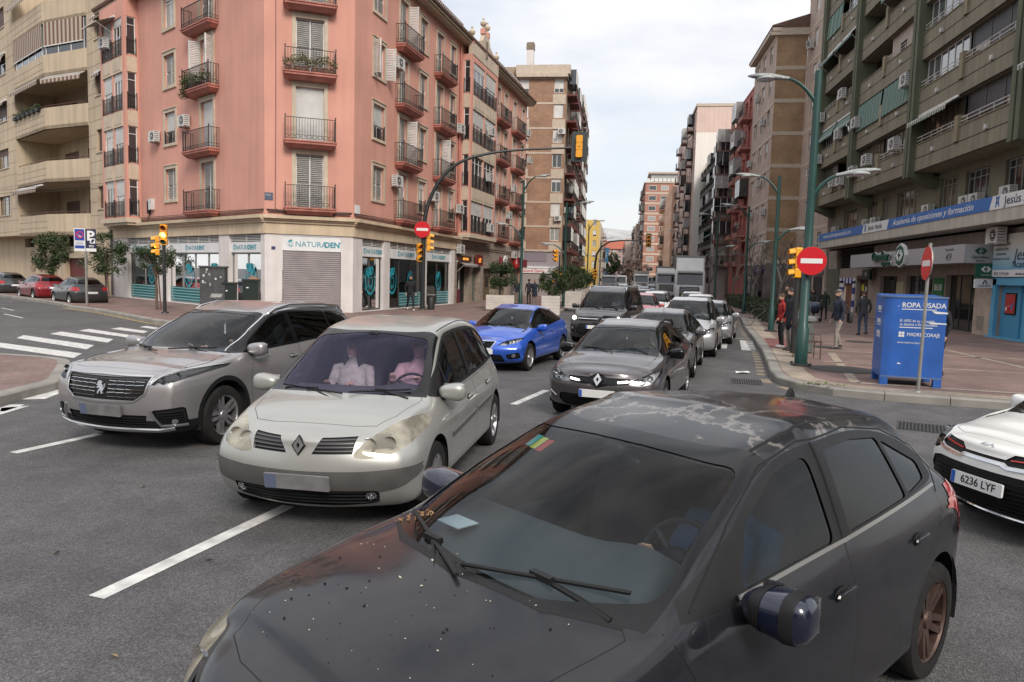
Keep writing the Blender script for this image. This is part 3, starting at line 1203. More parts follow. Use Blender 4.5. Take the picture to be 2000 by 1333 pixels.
# building kit
def brick(c1,c2,mortar):
 return paving(c1,c2,mortar,.25,.075,mw=.008,var=.2,uv=True)
def stripes(c1,c2,per):
 def f(t,b):
  sx=t.nodes.new('ShaderNodeSeparateXYZ')
  t.links.new(t.nodes.new('ShaderNodeUVMap').outputs['UV'],sx.inputs[0])
  plug(t,ramp(t,mth(t,'FRACT',mth(t,'DIVIDE',sx.outputs['X'],per),0.0),[(0,c1),(.5,c2)],True),b.inputs['Base Color'])
 return f
def glazing(t,b):
 bumped(t,b,noi(t,pos(t),1.1,5),.05,.05)
M_PANE=mat('window_pane',(.022,.026,.030),rough=.04,spec=.9,coat=.6,build=glazing)
M_CURT=mat('curtained_pane',(.33,.33,.32),rough=.08,spec=.6,coat=.5,var=.2,vscale=3)
M_WFRAME=mat('white_window_frame',(.66,.65,.62),rough=.5,var=.12,vscale=2)
M_DFRAME=mat('dark_window_frame',(.06,.058,.055),rough=.5)
M_BFRAME=mat('brown_window_frame',(.10,.06,.045),rough=.5)
M_LOUV=mat('white_louvre',(.62,.60,.57),rough=.55,var=.15,vscale=3)
M_BLIND=mat('white_roller_blind',(.60,.59,.57),rough=.6,var=.12,vscale=2)
M_BLINDB=mat('brown_roller_blind',(.125,.075,.060),rough=.6,var=.15,vscale=2)
M_BLINDG=mat('grey_roller_blind',(.085,.083,.088),rough=.5,var=.12,vscale=2)
M_IRONW=mat('wrought_iron',(.045,.036,.034),rough=.6,metal=.4)
M_TRIMC=mat('cream_stone_trim',(.52,.43,.33),rough=.8,var=.12,vscale=2,streak=.10)
M_CREAM=mat('cream_render',(.56,.45,.32),rough=.85,var=.10,vscale=1.2,streak=.14,bump=.15)
M_PINK=mat('pink_render',(.60,.30,.235),rough=.9,var=.08,vscale=.5,streak=.07,bump=.25,bscale=25)
M_PINKD=mat('pink_balcony_slab',(.42,.165,.13),rough=.85,var=.15,vscale=2,streak=.2)
M_WHITEW=mat('white_render',(.66,.62,.60),rough=.85,var=.08,vscale=1.5,streak=.12)
M_AC=mat('ac_white',(.55,.54,.52),rough=.55,var=.15,vscale=4)
M_ACD=mat('ac_grille',(.06,.06,.06),rough=.6)
M_SIGNW=mat('sign_white',(.70,.70,.70),rough=.5,var=.06,vscale=2)
M_TEAL=mat('teal_lettering',(.012,.24,.32),rough=.5)
M_TEALG=mat('teal_film',(.02,.17,.19),rough=.15,coat=.3)
M_DARKV=mat('dark_void',(.012,.012,.012),rough=.9)
def wall(mb,F,u0,u1,z0,z1,holes=(),reveal=.18,m=0,mr=None,d=0.0):
 us=sorted({u0,u1}|{h[k]for h in holes for k in (0,1)if u0<h[k]<u1})
 zs=sorted({z0,z1}|{h[k]for h in holes for k in (2,3)if z0<h[k]<z1})
 for a,b_ in zip(us,us[1:]):
  run=None
  for c,e in zip(zs,zs[1:]):
   um,zm=(a+b_)/2,(c+e)/2
   inside=any(h[0]<um<h[1]and h[2]<zm<h[3]for h in holes)
   if not inside:
    run=(run[0],e)if run else (c,e)
   if inside or e==zs[-1]:
    if run:
     c0,c1=run
     mb.face([F(a,c0,d),F(b_,c0,d),F(b_,c1,d),F(a,c1,d)],m,uv=[(a,c0),(b_,c0),(b_,c1),(a,c1)])
     run=None
 mr=m if mr is None else mr
 for h in holes:
  a,b_,c,e=h[:4]
  r=d-reveal
  if a<u0-1e-6 or b_>u1+1e-6:
   continue
  for p,q in (((a,c),(b_,c)),((b_,c),(b_,e)),((b_,e),(a,e)),((a,e),(a,c))):
   mb.face([F(p[0],p[1],d),F(q[0],q[1],d),F(q[0],q[1],r),F(p[0],p[1],r)],mr,uv=[p,q,q,p])
def window(root,F,u0,u1,z0,z1,rec=.16,style='sash',blind=0.0,fm=None,bm=None,pane=None,bars=1,d=0.0,thin=.05,sub=True,rnd=None):
 fm=fm or M_WFRAME
 w=thin
 b=MB()
 a=d-rec
 b.fbox(F,u0,u0+w,z0,z1,a-.03,a+.03)
 b.fbox(F,u1-w,u1,z0,z1,a-.03,a+.03)
 b.fbox(F,u0+w,u1-w,z0,z0+w,a-.03,a+.03)
 b.fbox(F,u0+w,u1-w,z1-w,z1,a-.03,a+.03)
 for k in range(1,bars+1):
  c=u0+(u1-u0)*k/(bars+1)
  b.fbox(F,c-w*.5,c+w*.5,z0+w,z1-w,a-.028,a+.028)
 if style=='glazed':
  b.fbox(F,u0+w,u1-w,z0+(z1-z0)*.78,z0+(z1-z0)*.78+w*.7,a-.027,a+.027)
 o=b.build('window',fm,root)
 if style=='louvre':
  s=MB()
  lw=(u1-u0)/2
  for k in range(2):
   a0,a1=u0+lw*k+.05,u0+lw*(k+1)-.05
   n=max(6,int((z1-z0-.2)/.085))
   mid_=z0+(z1-z0)*.45
   for i in range(n):
    z=z0+.1+(z1-z0-.2)*i/n
    if abs(z-mid_)<.05:
     continue
    s.hexa([F(a0,z,a+.005),F(a1,z,a+.005),F(a1,z+.045,a+.05),F(a0,z+.045,a+.05),
F(a0,z+.012,a+.002),F(a1,z+.012,a+.002),F(a1,z+.057,a+.047),F(a0,z+.057,a+.047)])
  s.build('shutter',M_LOUV,o)
  p=MB()
  p.face([F(u0+.01,z0+.01,a-.015),F(u1-.01,z0+.01,a-.015),F(u1-.01,z1-.01,a-.015),F(u0+.01,z1-.01,a-.015)])
  p.build('pane',mat('shutter_back',(.20,.195,.19),rough=.8),o)
  return o
 if blind<.999:
  p=MB()
  zt=z1-(z1-z0)*blind
  p.face([F(u0+.01,z0+.01,a),F(u1-.01,z0+.01,a),F(u1-.01,zt,a),F(u0+.01,zt,a)])
  p.build('pane',pane or M_PANE,o)
 if blind>.01:
  s=MB()
  zb=z1-(z1-z0)*blind
  n=max(2,int((z1-zb)/.055))if sub else 1
  for i in range(n):
   za,zc=zb+(z1-zb)*i/n,zb+(z1-zb)*(i+1)/n
   s.grid([F(u0+.02,za,a+.036),F(u1-.02,za,a+.036),F(u1-.02,zc,a+.046),F(u0+.02,zc,a+.046),F(u1-.02,za,a+.046)if 0 else F(u1-.02,zc,a+.036),F(u0+.02,zc,a+.036)],
[(0,1,2,3),(3,2,4,5)])
  s.build('roller_blind',bm or M_BLIND,o)
 return o
def surround(mb,F,u0,u1,z0,z1,w=.17,p=.05,m=0,sill=True,d=0.0):
 mb.fbox(F,u0-w,u0,z0,z1,d-.02,d+p,m)
 mb.fbox(F,u1,u1+w,z0,z1,d-.02,d+p,m)
 mb.fbox(F,u0-w,u1+w,z1,z1+w,d-.02,d+p,m)
 mb.fbox(F,u0-w*1.15,u1+w*1.15,z1+w,z1+w+.05,d-.02,d+p+.04,m)
 if sill:
  mb.fbox(F,u0-w,u1+w,z0-w*.9,z0,d-.02,d+p+.02,m)
def railing(root,F,u0,u1,z0,h,d0,d1,sides=True,m=None,step=.115,belly=0.0,name='railing',scroll=True):
 b=MB()
 r=.009
 zt=z0+h
 def bar(u,d,r=r):
  b.fbox(F,u-r,u+r,z0+.04,zt,d-r,d+r)
 n=max(2,int((u1-u0)/step))
 for k in range(n+1):
  bar(u0+(u1-u0)*k/n,d1)
 ns=max(1,int((d1-d0)/step))
 if sides:
  for k in range(ns):
   for u in (u0,u1):
    bar(u,d0+(d1-d0)*k/ns)
 for z in (z0+.08,z0+.22,zt)if scroll else (z0+.08,zt):
  rr=.013 if z != zt else .02
  b.fbox(F,u0,u1,z-rr*.6,z+rr*.6,d1-rr,d1+rr)
  if sides:
   for u in (u0,u1):
    b.fbox(F,u-rr,u+rr,z-rr*.6,z+rr*.6,d0,d1-rr)
 if scroll:
  for u in (u0,u1):
   b.fbox(F,u-.02,u+.02,z0,zt+.05,d1-.02,d1+.02)
   b.ball(F(u,zt+.09,d1),(.035,.035,.04),6,5)
  k=n // 2
  for i in range(1,n,2):
   u=u0+(u1-u0)*(i+.5)/n
   b.fbox(F,u-.03,u+.03,z0+.13,z0+.17,d1-.006,d1+.006)
 return b.build(name,m or M_IRONW,root)
def ac_unit(root,F,u,z,d=0.0,w=.8,h=.55,dep=.30,side=None):
 b=MB()
 b.fbox(F,u,u+w,z,z+h,d+.08,d+.08+dep,0)
 c,n=(u+w*.38,z+h*.5),14
 ring=[(c[0]+h*.40*math.cos(2*math.pi*k/n),c[1]+h*.40*math.sin(2*math.pi*k/n))for k in range(n)]
 b.prism(ring,F,d+.081+dep,d+.086+dep,1)
 ring2=[(c[0]+h*.10*math.cos(2*math.pi*k/n),c[1]+h*.10*math.sin(2*math.pi*k/n))for k in range(n)]
 b.prism(ring2,F,d+.086+dep,d+.10+dep,0)
 for k in range(4):
  zz=c[1]-h*.3+h*.2*k
  b.fbox(F,c[0]-h*.36,c[0]+h*.36,zz-.006,zz+.006,d+.086+dep,d+.094+dep,0)
 for k in range(5):
  zz=z+.08+k*(h-.16)/4
  b.fbox(F,u-.003,u,zz,zz+.03,d+.14,d+.06+dep,1)
 for uu in (u+.1,u+w-.1):
  b.fbox(F,uu-.02,uu+.02,z-.05,z,d-.01,d+.1+dep,2)
 return b.build('air_conditioner',[M_AC,M_ACD,M_WFRAME],root)
def awning(root,F,u0,u1,zt,drop,out,d=0.0,m=None,val=.18,name='awning',arms=True):
 b=MB()
 n=max(4,int((u1-u0)/.16))
 for k in range(n):
  a,c=u0+(u1-u0)*k/n,u0+(u1-u0)*(k+1)/n
  uv=lambda q,w_:(q,w_)
  b.face([F(a,zt,d),F(c,zt,d),F(c,zt-drop,d+out),F(a,zt-drop,d+out)],0,uv=[(a,0),(c,0),(c,1),(a,1)])
  if val:
   b.face([F(a,zt-drop,d+out),F(c,zt-drop,d+out),F(c,zt-drop-val*.7,d+out+.005),F((a+c)/2,zt-drop-val,d+out+.005),F(a,zt-drop-val*.7,d+out+.005)],0,
uv=[(a,1),(c,1),(c,1.2),((a+c)/2,1.3),(a,1.2)])
 b.fbox(F,u0,u1,zt-drop-.02,zt-drop+.02,d+out-.02,d+out+.004,1)
 b.fbox(F,u0,u1,zt-.04,zt+.06,d,d+.08,1)
 if arms:
  for u in (u0+.05,u1-.05):
   b.tube([F(u,zt-drop-.5,d+.02),F(u,zt-drop,d+out)],.012,5,m=1)
 return b.build(name,[m,M_WFRAME],root,smooth='keep')
def bracket(F,z=0):
 return F
# ================================================================== the pink corner house
def pink_house():
 C1,C2=Vector((-15.95,31.3)),Vector((-12.42,33.05))
 dl=Vector((-.83,.557)).normalized()
 dr=Vector((math.sin(R_(7)),math.cos(R_(7))))
 dc=(C2-C1).normalized()
 lc=(C2-C1).length
 FL=Frame(C1,u=dl,n=(-dl.y,dl.x))
 if FL.n.y>0:
  FL.n=-FL.n
 FC=Frame(C1,u=dc,n=(dc.y,-dc.x))
 FR=Frame(C2,u=dr,n=(dr.y,-dr.x))
 root=thing('corner_house','pink rendered corner apartment house with iron balconies over white shop fronts','building',(C2.x,C2.y,0),world=True)
 ZF=[4.72,7.70,10.70,13.72]
 TOP=17.0
 LL,LR=18.6,32.0
 W=MB()
 G=MB()
 rnd=random.Random(11)
 hL,hC,hR=[],[],[]
 for z in ZF:
  f=z+.20
  hL+=[(9.15,10.45,f+.78,f+2.42),(4.85,6.15,f,f+2.42)]
  hC+=[(lc/2-.62,lc/2+.62,f,f+2.45)]
  hR+=[(1.95,3.2,f+.78,f+2.42),(5.0,6.05,f,f+2.42),(7.75,8.8,f+.70,f+2.42),(10.3,11.35,f,f+2.42),(12.65,13.55,f+.70,f+2.42),
(22.7,23.75,f,f+2.42),(24.9,25.8,f+.70,f+2.42),(27.5,28.5,f,f+2.42),(30.3,31.2,f+.70,f+2.42)]
 Z0=4.55
 wall(W,FL,0,LL,Z0,TOP,hL)
 wall(W,FC,0,lc,Z0,TOP,hC)
 wall(W,FR,0,LR,Z0,TOP,hR)
 for F_,L_ in ((FL,LL),(FR,LR)):
  W.face([F_(L_,0,0),F_(L_,0,-10),F_(L_,TOP,-10),F_(L_,TOP,0)])
 W.build('wall',M_PINK,root)
 rb=MB()
 for F_,a,e in ((FL,-.2,LL+.3),(FC,-.15,lc+.15),(FR,-.2,LR+.5)):
  rb.fbox(F_,a,e,TOP,TOP+.12,-.3,.50,1)
  rb.fbox(F_,a,e,TOP+.12,TOP+.24,-.3,.62,1)
  rb.hexa([F_(a,TOP+.24,.72),F_(e,TOP+.24,.72),F_(e,TOP+.24,-6),F_(a,TOP+.24,-6),F_(a,TOP+.36,.72),F_(e,TOP+.36,.72),F_(e,TOP+.8,-6),F_(a,TOP+.8,-6)],0)
  n=int((e-a)/.25)
  for k in range(n):
   u=a+(e-a)*(k+.5)/n
   rb.tube([F_(u,TOP+.36,.76),F_(u,TOP+.55,-1.8)],.07,5,m=0)
 rb.build('roof',[mat('roof_tile',(.14,.08,.06),rough=.85,var=.3,vscale=4),M_TRIMC],root)
 tb=MB()
 for a,e in ((6.5,16.0),(21.5,31.5)):
  n=7
  for k in range(n):
   u0,u1=a+(e-a)*k/n,a+(e-a)*(k+1)/n
   tb.fbox(FR,u0-.03,u0+.03,TOP+.3,TOP+1.65,-.45,-.39,0)
   tb.face([FR(u0+.05,TOP+.55,-.42),FR(u1-.05,TOP+.55,-.42),FR(u1-.05,TOP+1.6,-.42),FR(u0+.05,TOP+1.6,-.42)],1)
  tb.fbox(FR,a,e,TOP+1.62,TOP+1.68,-.46,-.38,0)
  tb.fbox(FR,e-.03,e+.03,TOP+.3,TOP+1.65,-4,-.39,0)
 tb.build('terrace_railing',[M_WFRAME,glass_mat('frosted_balustrade',(.75,.8,.8),ior=1.4)],root)
 for z in ZF:
  f=z+.20
  for F_,hs in ((FL,hL),(FC,hC),(FR,hR)):
   for h in hs:
    if abs(h[2]-f)<.9 and h[2]<f+1:
     trims=MB()
     surround(trims,F_,h[0],h[1],h[2],h[3],w=.17 if F_ is not FR else .15,sill=h[2]>f+.1)
     trims.build('window_surround',M_TRIMC,root)
 flo={}
 for i,z in enumerate(ZF):
  f=z+.20
  for F_,hs in (('L',hL),('C',hC),('R',hR)):
   FF={'L':FL,'C':FC,'R':FR}[F_]
   for j,h in enumerate(hs):
    if not (f-.01 <= h[2]<f+1):
     continue
    col=j%(len(hs)// 4)
    door=h[2]<f+.1
    key=(F_,col,i)
    st,bl,pane='louvre',0,None
    if key in {('C',0,1)}:
     st,bl='sash',1.0
    elif key in {('L',0,1),('R',0,1),('L',1,1)}:
     st,bl='sash',.62 if not door else .95
    elif key in {('R',0,2)}:
     st,bl,pane='sash',0,M_PANE
    elif key in {('C',0,3),('L',0,3),('L',1,2),('R',2,0),('R',4,0),('R',3,0),('R',1,0)}:
     st,bl,pane='glazed',(.25 if key[0]=='R' else .12),M_CURT
    elif F_=='R' and col >= 5:
     st,bl=rnd.choice((('louvre',0),('sash',.5),('glazed',.15),('sash',1.0)))
     pane=M_CURT
    window(root,FF,*h,rec=.14,style=st,blind=bl,pane=pane)
    if not door and (key in {('L',0,1),('R',0,1),('R',2,0),('R',4,0),('R',4,1),('R',4,2),('R',4,3)}or (F_=='R' and col in (6,8))):
     railing(root,FF,h[0]+.02,h[1]-.02,h[2]-.02,.62,0,.03,sides=False,step=.12)
 for F_,u,i,s_ in ((FL,6.20,2,1),(FL,4.80,2,-1),(FR,6.1,1,1),(FR,11.4,1,1),(FR,6.1,3,1),(FR,1.9,2,-1),(FR,3.25,2,1)):
  f=ZF[i]+.2
  z0=f if u not in (1.9,3.25)else f+.78
  b=MB()
  n=int((f+2.4-z0)/.085)
  du,dd=.18*s_,.48
  for k in range(n):
   z=z0+.05+(f+2.35-z0)*k/n
   b.hexa([F_(u,z,.02),F_(u+du,z,dd),F_(u+du+.02,z,dd),F_(u+.02,z,.02),F_(u,z+.05,.02),F_(u+du,z+.05,dd),F_(u+du+.02,z+.05,dd),F_(u+.02,z+.05,.02)])
  for q in (0,1):
   uu,d_=u+du*q,.02+(dd-.02)*q
   b.fbox(F_,uu-.02,uu+.03,z0,f+2.4,d_-.03,d_+.03)
  b.build('shutter',M_LOUV,root)
 def balcony(F_,u0,u1,z,dep=.55):
  b=MB()
  b.fbox(F_,u0,u1,z+.04,z+.20,0,dep,0)
  b.fbox(F_,u0-.04,u1+.04,z+.14,z+.20,0,dep+.04,0)
  b.hexa([F_(u0+.18,z-.12,0),F_(u1-.18,z-.12,0),F_(u1-.18,z-.12,dep-.22),F_(u0+.18,z-.12,dep-.22),F_(u0+.02,z+.04,0),F_(u1-.02,z+.04,0),F_(u1-.02,z+.04,dep-.02),F_(u0+.02,z+.04,dep-.02)],0)
  o=b.build('balcony',M_PINKD,root)
  railing(o,F_,u0+.03,u1-.03,z+.20,.98,0,dep-.03)
  return o
 for z in ZF:
  balcony(FL,4.25,7.15,z)
  balcony(FC,lc/2-1.12,lc/2+1.12,z,.6)
  for a,e in ((4.5,7.05),(9.9,12.5),(22.2,25.2),(27.0,29.9)):
   balcony(FR,a,e,z)
 def oriel(F_,u0,u1,dep,ztop,ped):
  b=MB()
  hs_f,hs_s=[],[]
  w=(u1-u0)
  nf=2 if w>4 else 2
  zz=[ZF[0]]+ZF[1:]
  fw=[]
  for i,z in enumerate(ZF):
   f=z+.15
   for k in range(nf):
    a=u0+.32+(w-.64)*k/nf+.08
    e=u0+.32+(w-.64)*(k+1)/nf-.08
    fw.append((a,e,f+.1,f+2.15))
  wall(b,F_,u0,u1,ZF[0]+.1,ztop,fw,reveal=.12,d=dep)
  for s_,u in ((-1,u0),(1,u1)):
   S=Frame(F_(u,0,0),u=F_.n,n=F_.u*s_)
   hs=[(.14,dep-.12,z+.25,z+2.3)for z in ZF]
   wall(b,S,0,dep,ZF[0]+.1,ztop,hs,reveal=.1)
   for h in hs:
    window(root,S,*h,rec=.08,style='glazed',pane=M_PANE,bars=0)
    railing(root,S,h[0],h[1],h[2]-.05,.85,0,.03,sides=False)
  b.face([F_(u0,ztop,0),F_(u1,ztop,0),F_(u1,ztop,dep),F_(u0,ztop,dep)])
  b.build('oriel_wall',M_PINK,root)
  for i,z in enumerate(ZF):
   zc=z+2.30
   if i<3:
    for k in range(nf):
     ap=MB()
     a=u0+.32+(w-.64)*k/nf+.06
     e=u0+.32+(w-.64)*(k+1)/nf-.06
     ap.fbox(F_,a,e,zc,zc+.86,dep-.03,dep+.035)
     ap.fbox(F_,a+.15,e-.15,zc+.15,zc+.70,dep+.035,dep+.05)
     ap.build('oriel_apron',M_TRIMC,root)
    for s_,u in ((-1,u0),(1,u1)):
     S=Frame(F_(u,0,0),u=F_.n,n=F_.u*s_)
     ap=MB()
     ap.fbox(S,.1,dep-.1,zc,zc+.86,-.03,.03)
     ap.build('oriel_apron',M_TRIMC,root)
  ap=MB()
  ap.fbox(F_,u0-.12,u1+.12,ZF[0]-.16,ZF[0]+.10,-.1,dep+.14)
  ap.fbox(F_,u0-.02,u1+.02,ZF[0]-.30,ZF[0]-.16,-.1,dep+.02)
  ap.build('oriel_base',M_TRIMC,root)
  for i,h in enumerate(fw):
   window(root,F_,*h,rec=.10,d=dep,style='glazed',blind=rnd.choice((0,.2,.45)),pane=rnd.choice((M_PANE,M_CURT)),bars=2)
   railing(root,F_,h[0],h[1],h[2]-.08,.88,dep,dep+.04,sides=False)
  if ped:
   p=MB()
   um=(u0+u1)/2
   poly=[(u0,ztop),(u1,ztop),(u1,ztop+.7),(um+.8,ztop+1.5),(um+.5,ztop+2.0),(um-.5,ztop+2.0),(um-.8,ztop+1.5),(u0,ztop+.7)]
   p.prism(poly,F_,dep-.25,dep+.03,0)
   for u,z in ((u0+.18,ztop+.7),(um-.45,ztop+2.0),(um+.45,ztop+2.0),(u1-.18,ztop+.7)):
    c=F_(u,z,dep-.11)
    p.fbox(F_,u-.16,u+.16,z,z+.35,dep-.27,dep+.05,1)
    p.lathe([(.10,.35),(.06,.45),(.20,.62),(.22,.75),(.10,.86),(.05,.95),(.08,1.02),(.001,1.12)],c=c,n=10,m=0)
   p.fbox(F_,um-.18,um+.18,ztop+.5,ztop+1.6,dep+.03,dep+.08,2)
   p.build('gable',[M_TRIMC,M_PINK,mat('carved_ornament',(.20,.16,.12),rough=.9)],root)
 oriel(FR,14.9,20.8,.65,16.4,True)
 oriel(FL,13.9,17.6,.75,TOP,False)
 c=MB()
 for F_,a,e in ((FL,-.08,LL),(FC,-.05,lc+.05),(FR,-.08,14.6)):
  c.fbox(F_,a,e,3.72,4.22,-.3,.06)
  c.fbox(F_,a,e,4.22,4.32,-.3,.14)
  c.fbox(F_,a,e,4.32,4.40,-.3,.22)
  c.fbox(F_,a,e,4.40,4.55,-.3,.34)
 c.build('cornice',M_CREAM,root)
 gL=[(.35,3.37),(4.43,10.45),(11.82,16.05)]
 gC=[(.75,3.38)]
 gR=[(.95,3.35),(4.08,8.75),(9.25,13.45)]
 g=MB()
 for F_,L_,gg in ((FL,LL,gL),(FC,lc,gC),(FR,14.1,gR)):
  wall(g,F_,0,L_,0,3.72,[(a,e,.18 if F_ is not FC else .1,3.70)for a,e in gg],reveal=.35,d=0)
 g.build('shop_wall',M_WHITEW,root)
 for F_,gg in ((FL,gL),(FR,gR)):
  for k,(a,e)in enumerate(gg):
   s=MB()
   for q in range(4):
    s.fbox(F_,a,e,3.40+q*.075,3.435+q*.075,-.14,-.09,0)
   n=max(2,int((e-a)/1.1))
   for q in range(n+1):
    u=a+(e-a)*q/n
    s.fbox(F_,u-.02,u+.02,3.38,3.70,-.15,-.08,0)
   s.face([F_(a,3.36,-.2),F_(e,3.36,-.2),F_(e,3.7,-.2),F_(a,3.7,-.2)],1)
   s.build('vent_louvre',[M_WFRAME,M_DARKV],root)
   w_=MB()
   npan=max(2,int((e-a)/1.5))
   for q in range(npan+1):
    u=a+(e-a)*q/npan
    w_.fbox(F_,max(a,u-.035),min(e,u+.035),.18,2.85,-.26,-.18)
   w_.fbox(F_,a,e,2.78,2.85,-.26,-.18)
   w_.fbox(F_,a,e,.18,.26,-.26,-.18)
   wo=w_.build('shop_window',M_DFRAME if F_ is FR else mat('grey_shop_frame',(.25,.25,.25),rough=.4),root)
   p=MB()
   p.face([F_(a,.2,-.22),F_(e,.2,-.22),F_(e,2.84,-.22),F_(a,2.84,-.22)])
   p.build('pane',glass_mat('shop_glass',(.55,.62,.61),ior=1.5),wo)
   bk=MB()
   for q in range(npan):
    u0,u1=a+(e-a)*q/npan,a+(e-a)*(q+1)/npan
    light=(q%2==0)if F_ is FR else (q==npan-1 or k==0)
    if F_ is FL and k==0:
     light=True
    bk.face([F_(u0,.2,-.30),F_(u1,.2,-.30),F_(u1,2.84,-.30),F_(u0,2.84,-.30)],0 if light else 1)
   bk.build('blind',[mat('frosted_film',(.38,.42,.39),rough=.5,var=.12,vscale=1.2),mat('dim_shop',(.15,.17,.165),rough=.4,var=.3,vscale=.9)],wo)
   if not (F_ is FL and k==0)and (F_ is FL or k>0):
    st=MB()
    a2=a+(0 if F_ is FL else (e-a)/npan)
    st.face([F_(a2,.26,-.16),F_(e,.26,-.16),F_(e,1.02,-.16),F_(a2,1.02,-.16)],0)
    for q in range(5):
     st.fbox(F_,a2,e,.34+q*.15,.38+q*.15,-.158,-.15,1)
    st.build('window_film',[M_TEALG,mat('pale_teal',(.25,.45,.46),rough=.4)],wo)
 s=MB()
 for q in range(30):
  z=.12+2.86*q/30
  h_=2.86/30
  s.grid([FC(.78,z,-.12),FC(3.36,z,-.12),FC(3.36,z+h_*.75,-.075),FC(.78,z+h_*.75,-.075),FC(3.36,z+h_,-.12),FC(.78,z+h_,-.12)],[(0,1,2,3),(3,2,4,5)])
 s.build('roller_shutter',mat('grey_shutter',(.36,.33,.335),rough=.45,var=.1,vscale=2),root)
 def tooth(par,F_,u,z,s,d,mir_=False):
  b=MB()
  n=26
  R0,R1=.50*s,.46*s
  for k in range(n-5):
   t0,t1=2*math.pi*(k+4)/n+.9,2*math.pi*(k+5)/n+.9
   w0=.07*s*math.sin(math.pi*(k+.5)/(n-5))+.02*s
   P=[(u+.78*(R0)*math.cos(t),z+R0*math.sin(t))for t in (t0,t1)]+[(u+.78*(R0-w0)*math.cos(t),z+(R0-w0)*math.sin(t))for t in (t1,t0)]
   b.prism(P,F_,d,d+.006)
  for (cx,cz,r)in ((.02,.34,.16),(-.17,.22,.10),(-.26,.30,.07),(.14,.40,.10)):
   b.prism([(u+s*(cx+r*math.cos(2*math.pi*k/10)),z+s*(cz+r*math.sin(2*math.pi*k/10)))for k in range(10)],F_,d,d+.0065)
  ol=[(-.16,.08),(-.08,.13),(0,.10),(.08,.13),(.16,.08),(.15,-.06),(.11,-.20),(.07,-.30),(.03,-.16),(-.03,-.16),(-.07,-.30),(-.11,-.20),(-.15,-.06)]
  m_=len(ol)
  for k in range(m_):
   p,q=Vector(ol[k]),Vector(ol[(k+1)%m_])
   t=(q-p).normalized()
   nn=Vector((-t.y,t.x))*.014
   b.prism([(u+s*v.x,z+s*v.y)for v in (p-nn,q-nn,q+nn,p+nn)],F_,d,d+.007)
  return b.build('emblem',mat('teal_emblem',(.02,.30,.38),rough=.4),par)
 def board(F_,a,e,z0,z1,label,d,size,logo=True,mirror=False,align=None,txt_u=None):
  t=thing('shop_sign',label,'sign',tuple(F_((a+e)/2,0,0)),world=True,group='dental clinic name boards')
  b=MB()
  b.fbox(F_,a,e,z0,z1,d-.06,d)
  o=b.build('sign_board',M_SIGNW,t)
  u0=(a+.35*(1 if not mirror else 1))
  if mirror:
   us=txt_u if txt_u is not None else e-.9
   lettering('NATURA',t,F_,us,z0+(z1-z0)*.28,size,M_TEAL,d=d+.003,mirror=True)
   lettering('DENT',t,F_,us-size*3.72,z0+(z1-z0)*.28,size,M_TEAL,d=d+.003,mirror=True,bold=size*.035)
   tooth(t,F_,us+size*.55,z0+(z1-z0)*.5,size*.95,d+.003)
  else:
   us=txt_u if txt_u is not None else a+.9
   lettering('NATURA',t,F_,us,z0+(z1-z0)*.28,size,M_TEAL,d=d+.003)
   lettering('DENT',t,F_,us+size*3.72,z0+(z1-z0)*.28,size,M_TEAL,d=d+.003,bold=size*.035)
   tooth(t,F_,us-size*.55,z0+(z1-z0)*.5,size*.95,d+.003)
 board(FC,.75,3.38,2.98,3.66,'largest dental clinic name board, over the grey roller shutter',-.05,.35,txt_u=1.32)
 board(FR,.95,3.35,2.86,3.36,'dental clinic name board over the narrow window beside the corner',-.10,.31,txt_u=1.55)
 board(FR,4.08,8.75,2.86,3.36,'dental clinic name board over the wide window the walking man passes',-.10,.31,txt_u=5.6)
 board(FR,9.25,13.45,2.86,3.36,'dental clinic name board behind the mast traffic light, next to the bar',-.10,.31,txt_u=10.6)
 board(FL,.35,3.37,2.86,3.36,'dental clinic name board above the frosted window behind the green bins',-.10,.30,mirror=True,txt_u=2.85)
 board(FL,4.43,10.45,2.86,3.36,'dental clinic name board partly behind the yellow traffic light',-.10,.30,mirror=True,txt_u=8.1)
 board(FL,11.82,16.05,2.86,3.36,'dental clinic name board at the far left beside the drainpipe',-.10,.30,mirror=True,txt_u=15.2)
 for F_,u,s_ in ((FR,2.15,1.15),(FR,4.75,1.15),(FR,7.2,.9),(FR,11.6,.95),(FL,1.7,1.15),(FL,5.3,1.1),(FL,8.2,1.0),(FL,13.0,.9)):
  tooth(root,F_,u,1.65,s_*1.25,-.17)
 b=MB()
 b.fbox(FC,.0,.36,5.22,5.55,.0,.03)
 b.build('street_plate',mat('slate_blue',(.07,.09,.14),rough=.5),root)
 lettering('CALLE',root,FC,.03,5.42,.08,M_SIGNW,d=.031)
 b=MB()
 b.fbox(FR,.12,.62,4.82,5.22,.0,.03)
 b.build('street_plate',M_SIGNW,root)
 b=MB()
 b.fbox(FC,.28,.46,3.0,3.14,.0,.02)
 b.build('house_number',mat('dark_blue_plate',(.03,.03,.12),rough=.5),root)
 b=MB()
 for k in range(4):
  P=[]
  for F_,us in ((FL,(17.5,14,10,6,3,.2)),(FC,(.2,1.9,lc-.2)),(FR,(.2,3,6,9,12,14.5))):
   for u in us:
    P.append(F_(u,4.66+.05*k+.03*math.sin(u*1.7+k),.04+.012*k))
  b.tube(P,.016,5)
 b.tube([FL(12.6,5.6,.04),FL(12.5,5.1,.05),FL(12.9,4.7,.06)],.02,5)
 b.tube([FC(.5,15,.02),FC(.48,8,.03),FC(.45,4.9,.03),FC(.6,4.7,.04)],.012,5)
 b.build('facade_cable',mat('brown_cable',(.05,.03,.028),rough=.7),root)
 b=MB()
 b.fbox(FL,12.0,12.35,5.25,5.85,0,.22)
 b.fbox(FL,12.5,12.8,5.05,5.75,0,.12,1)
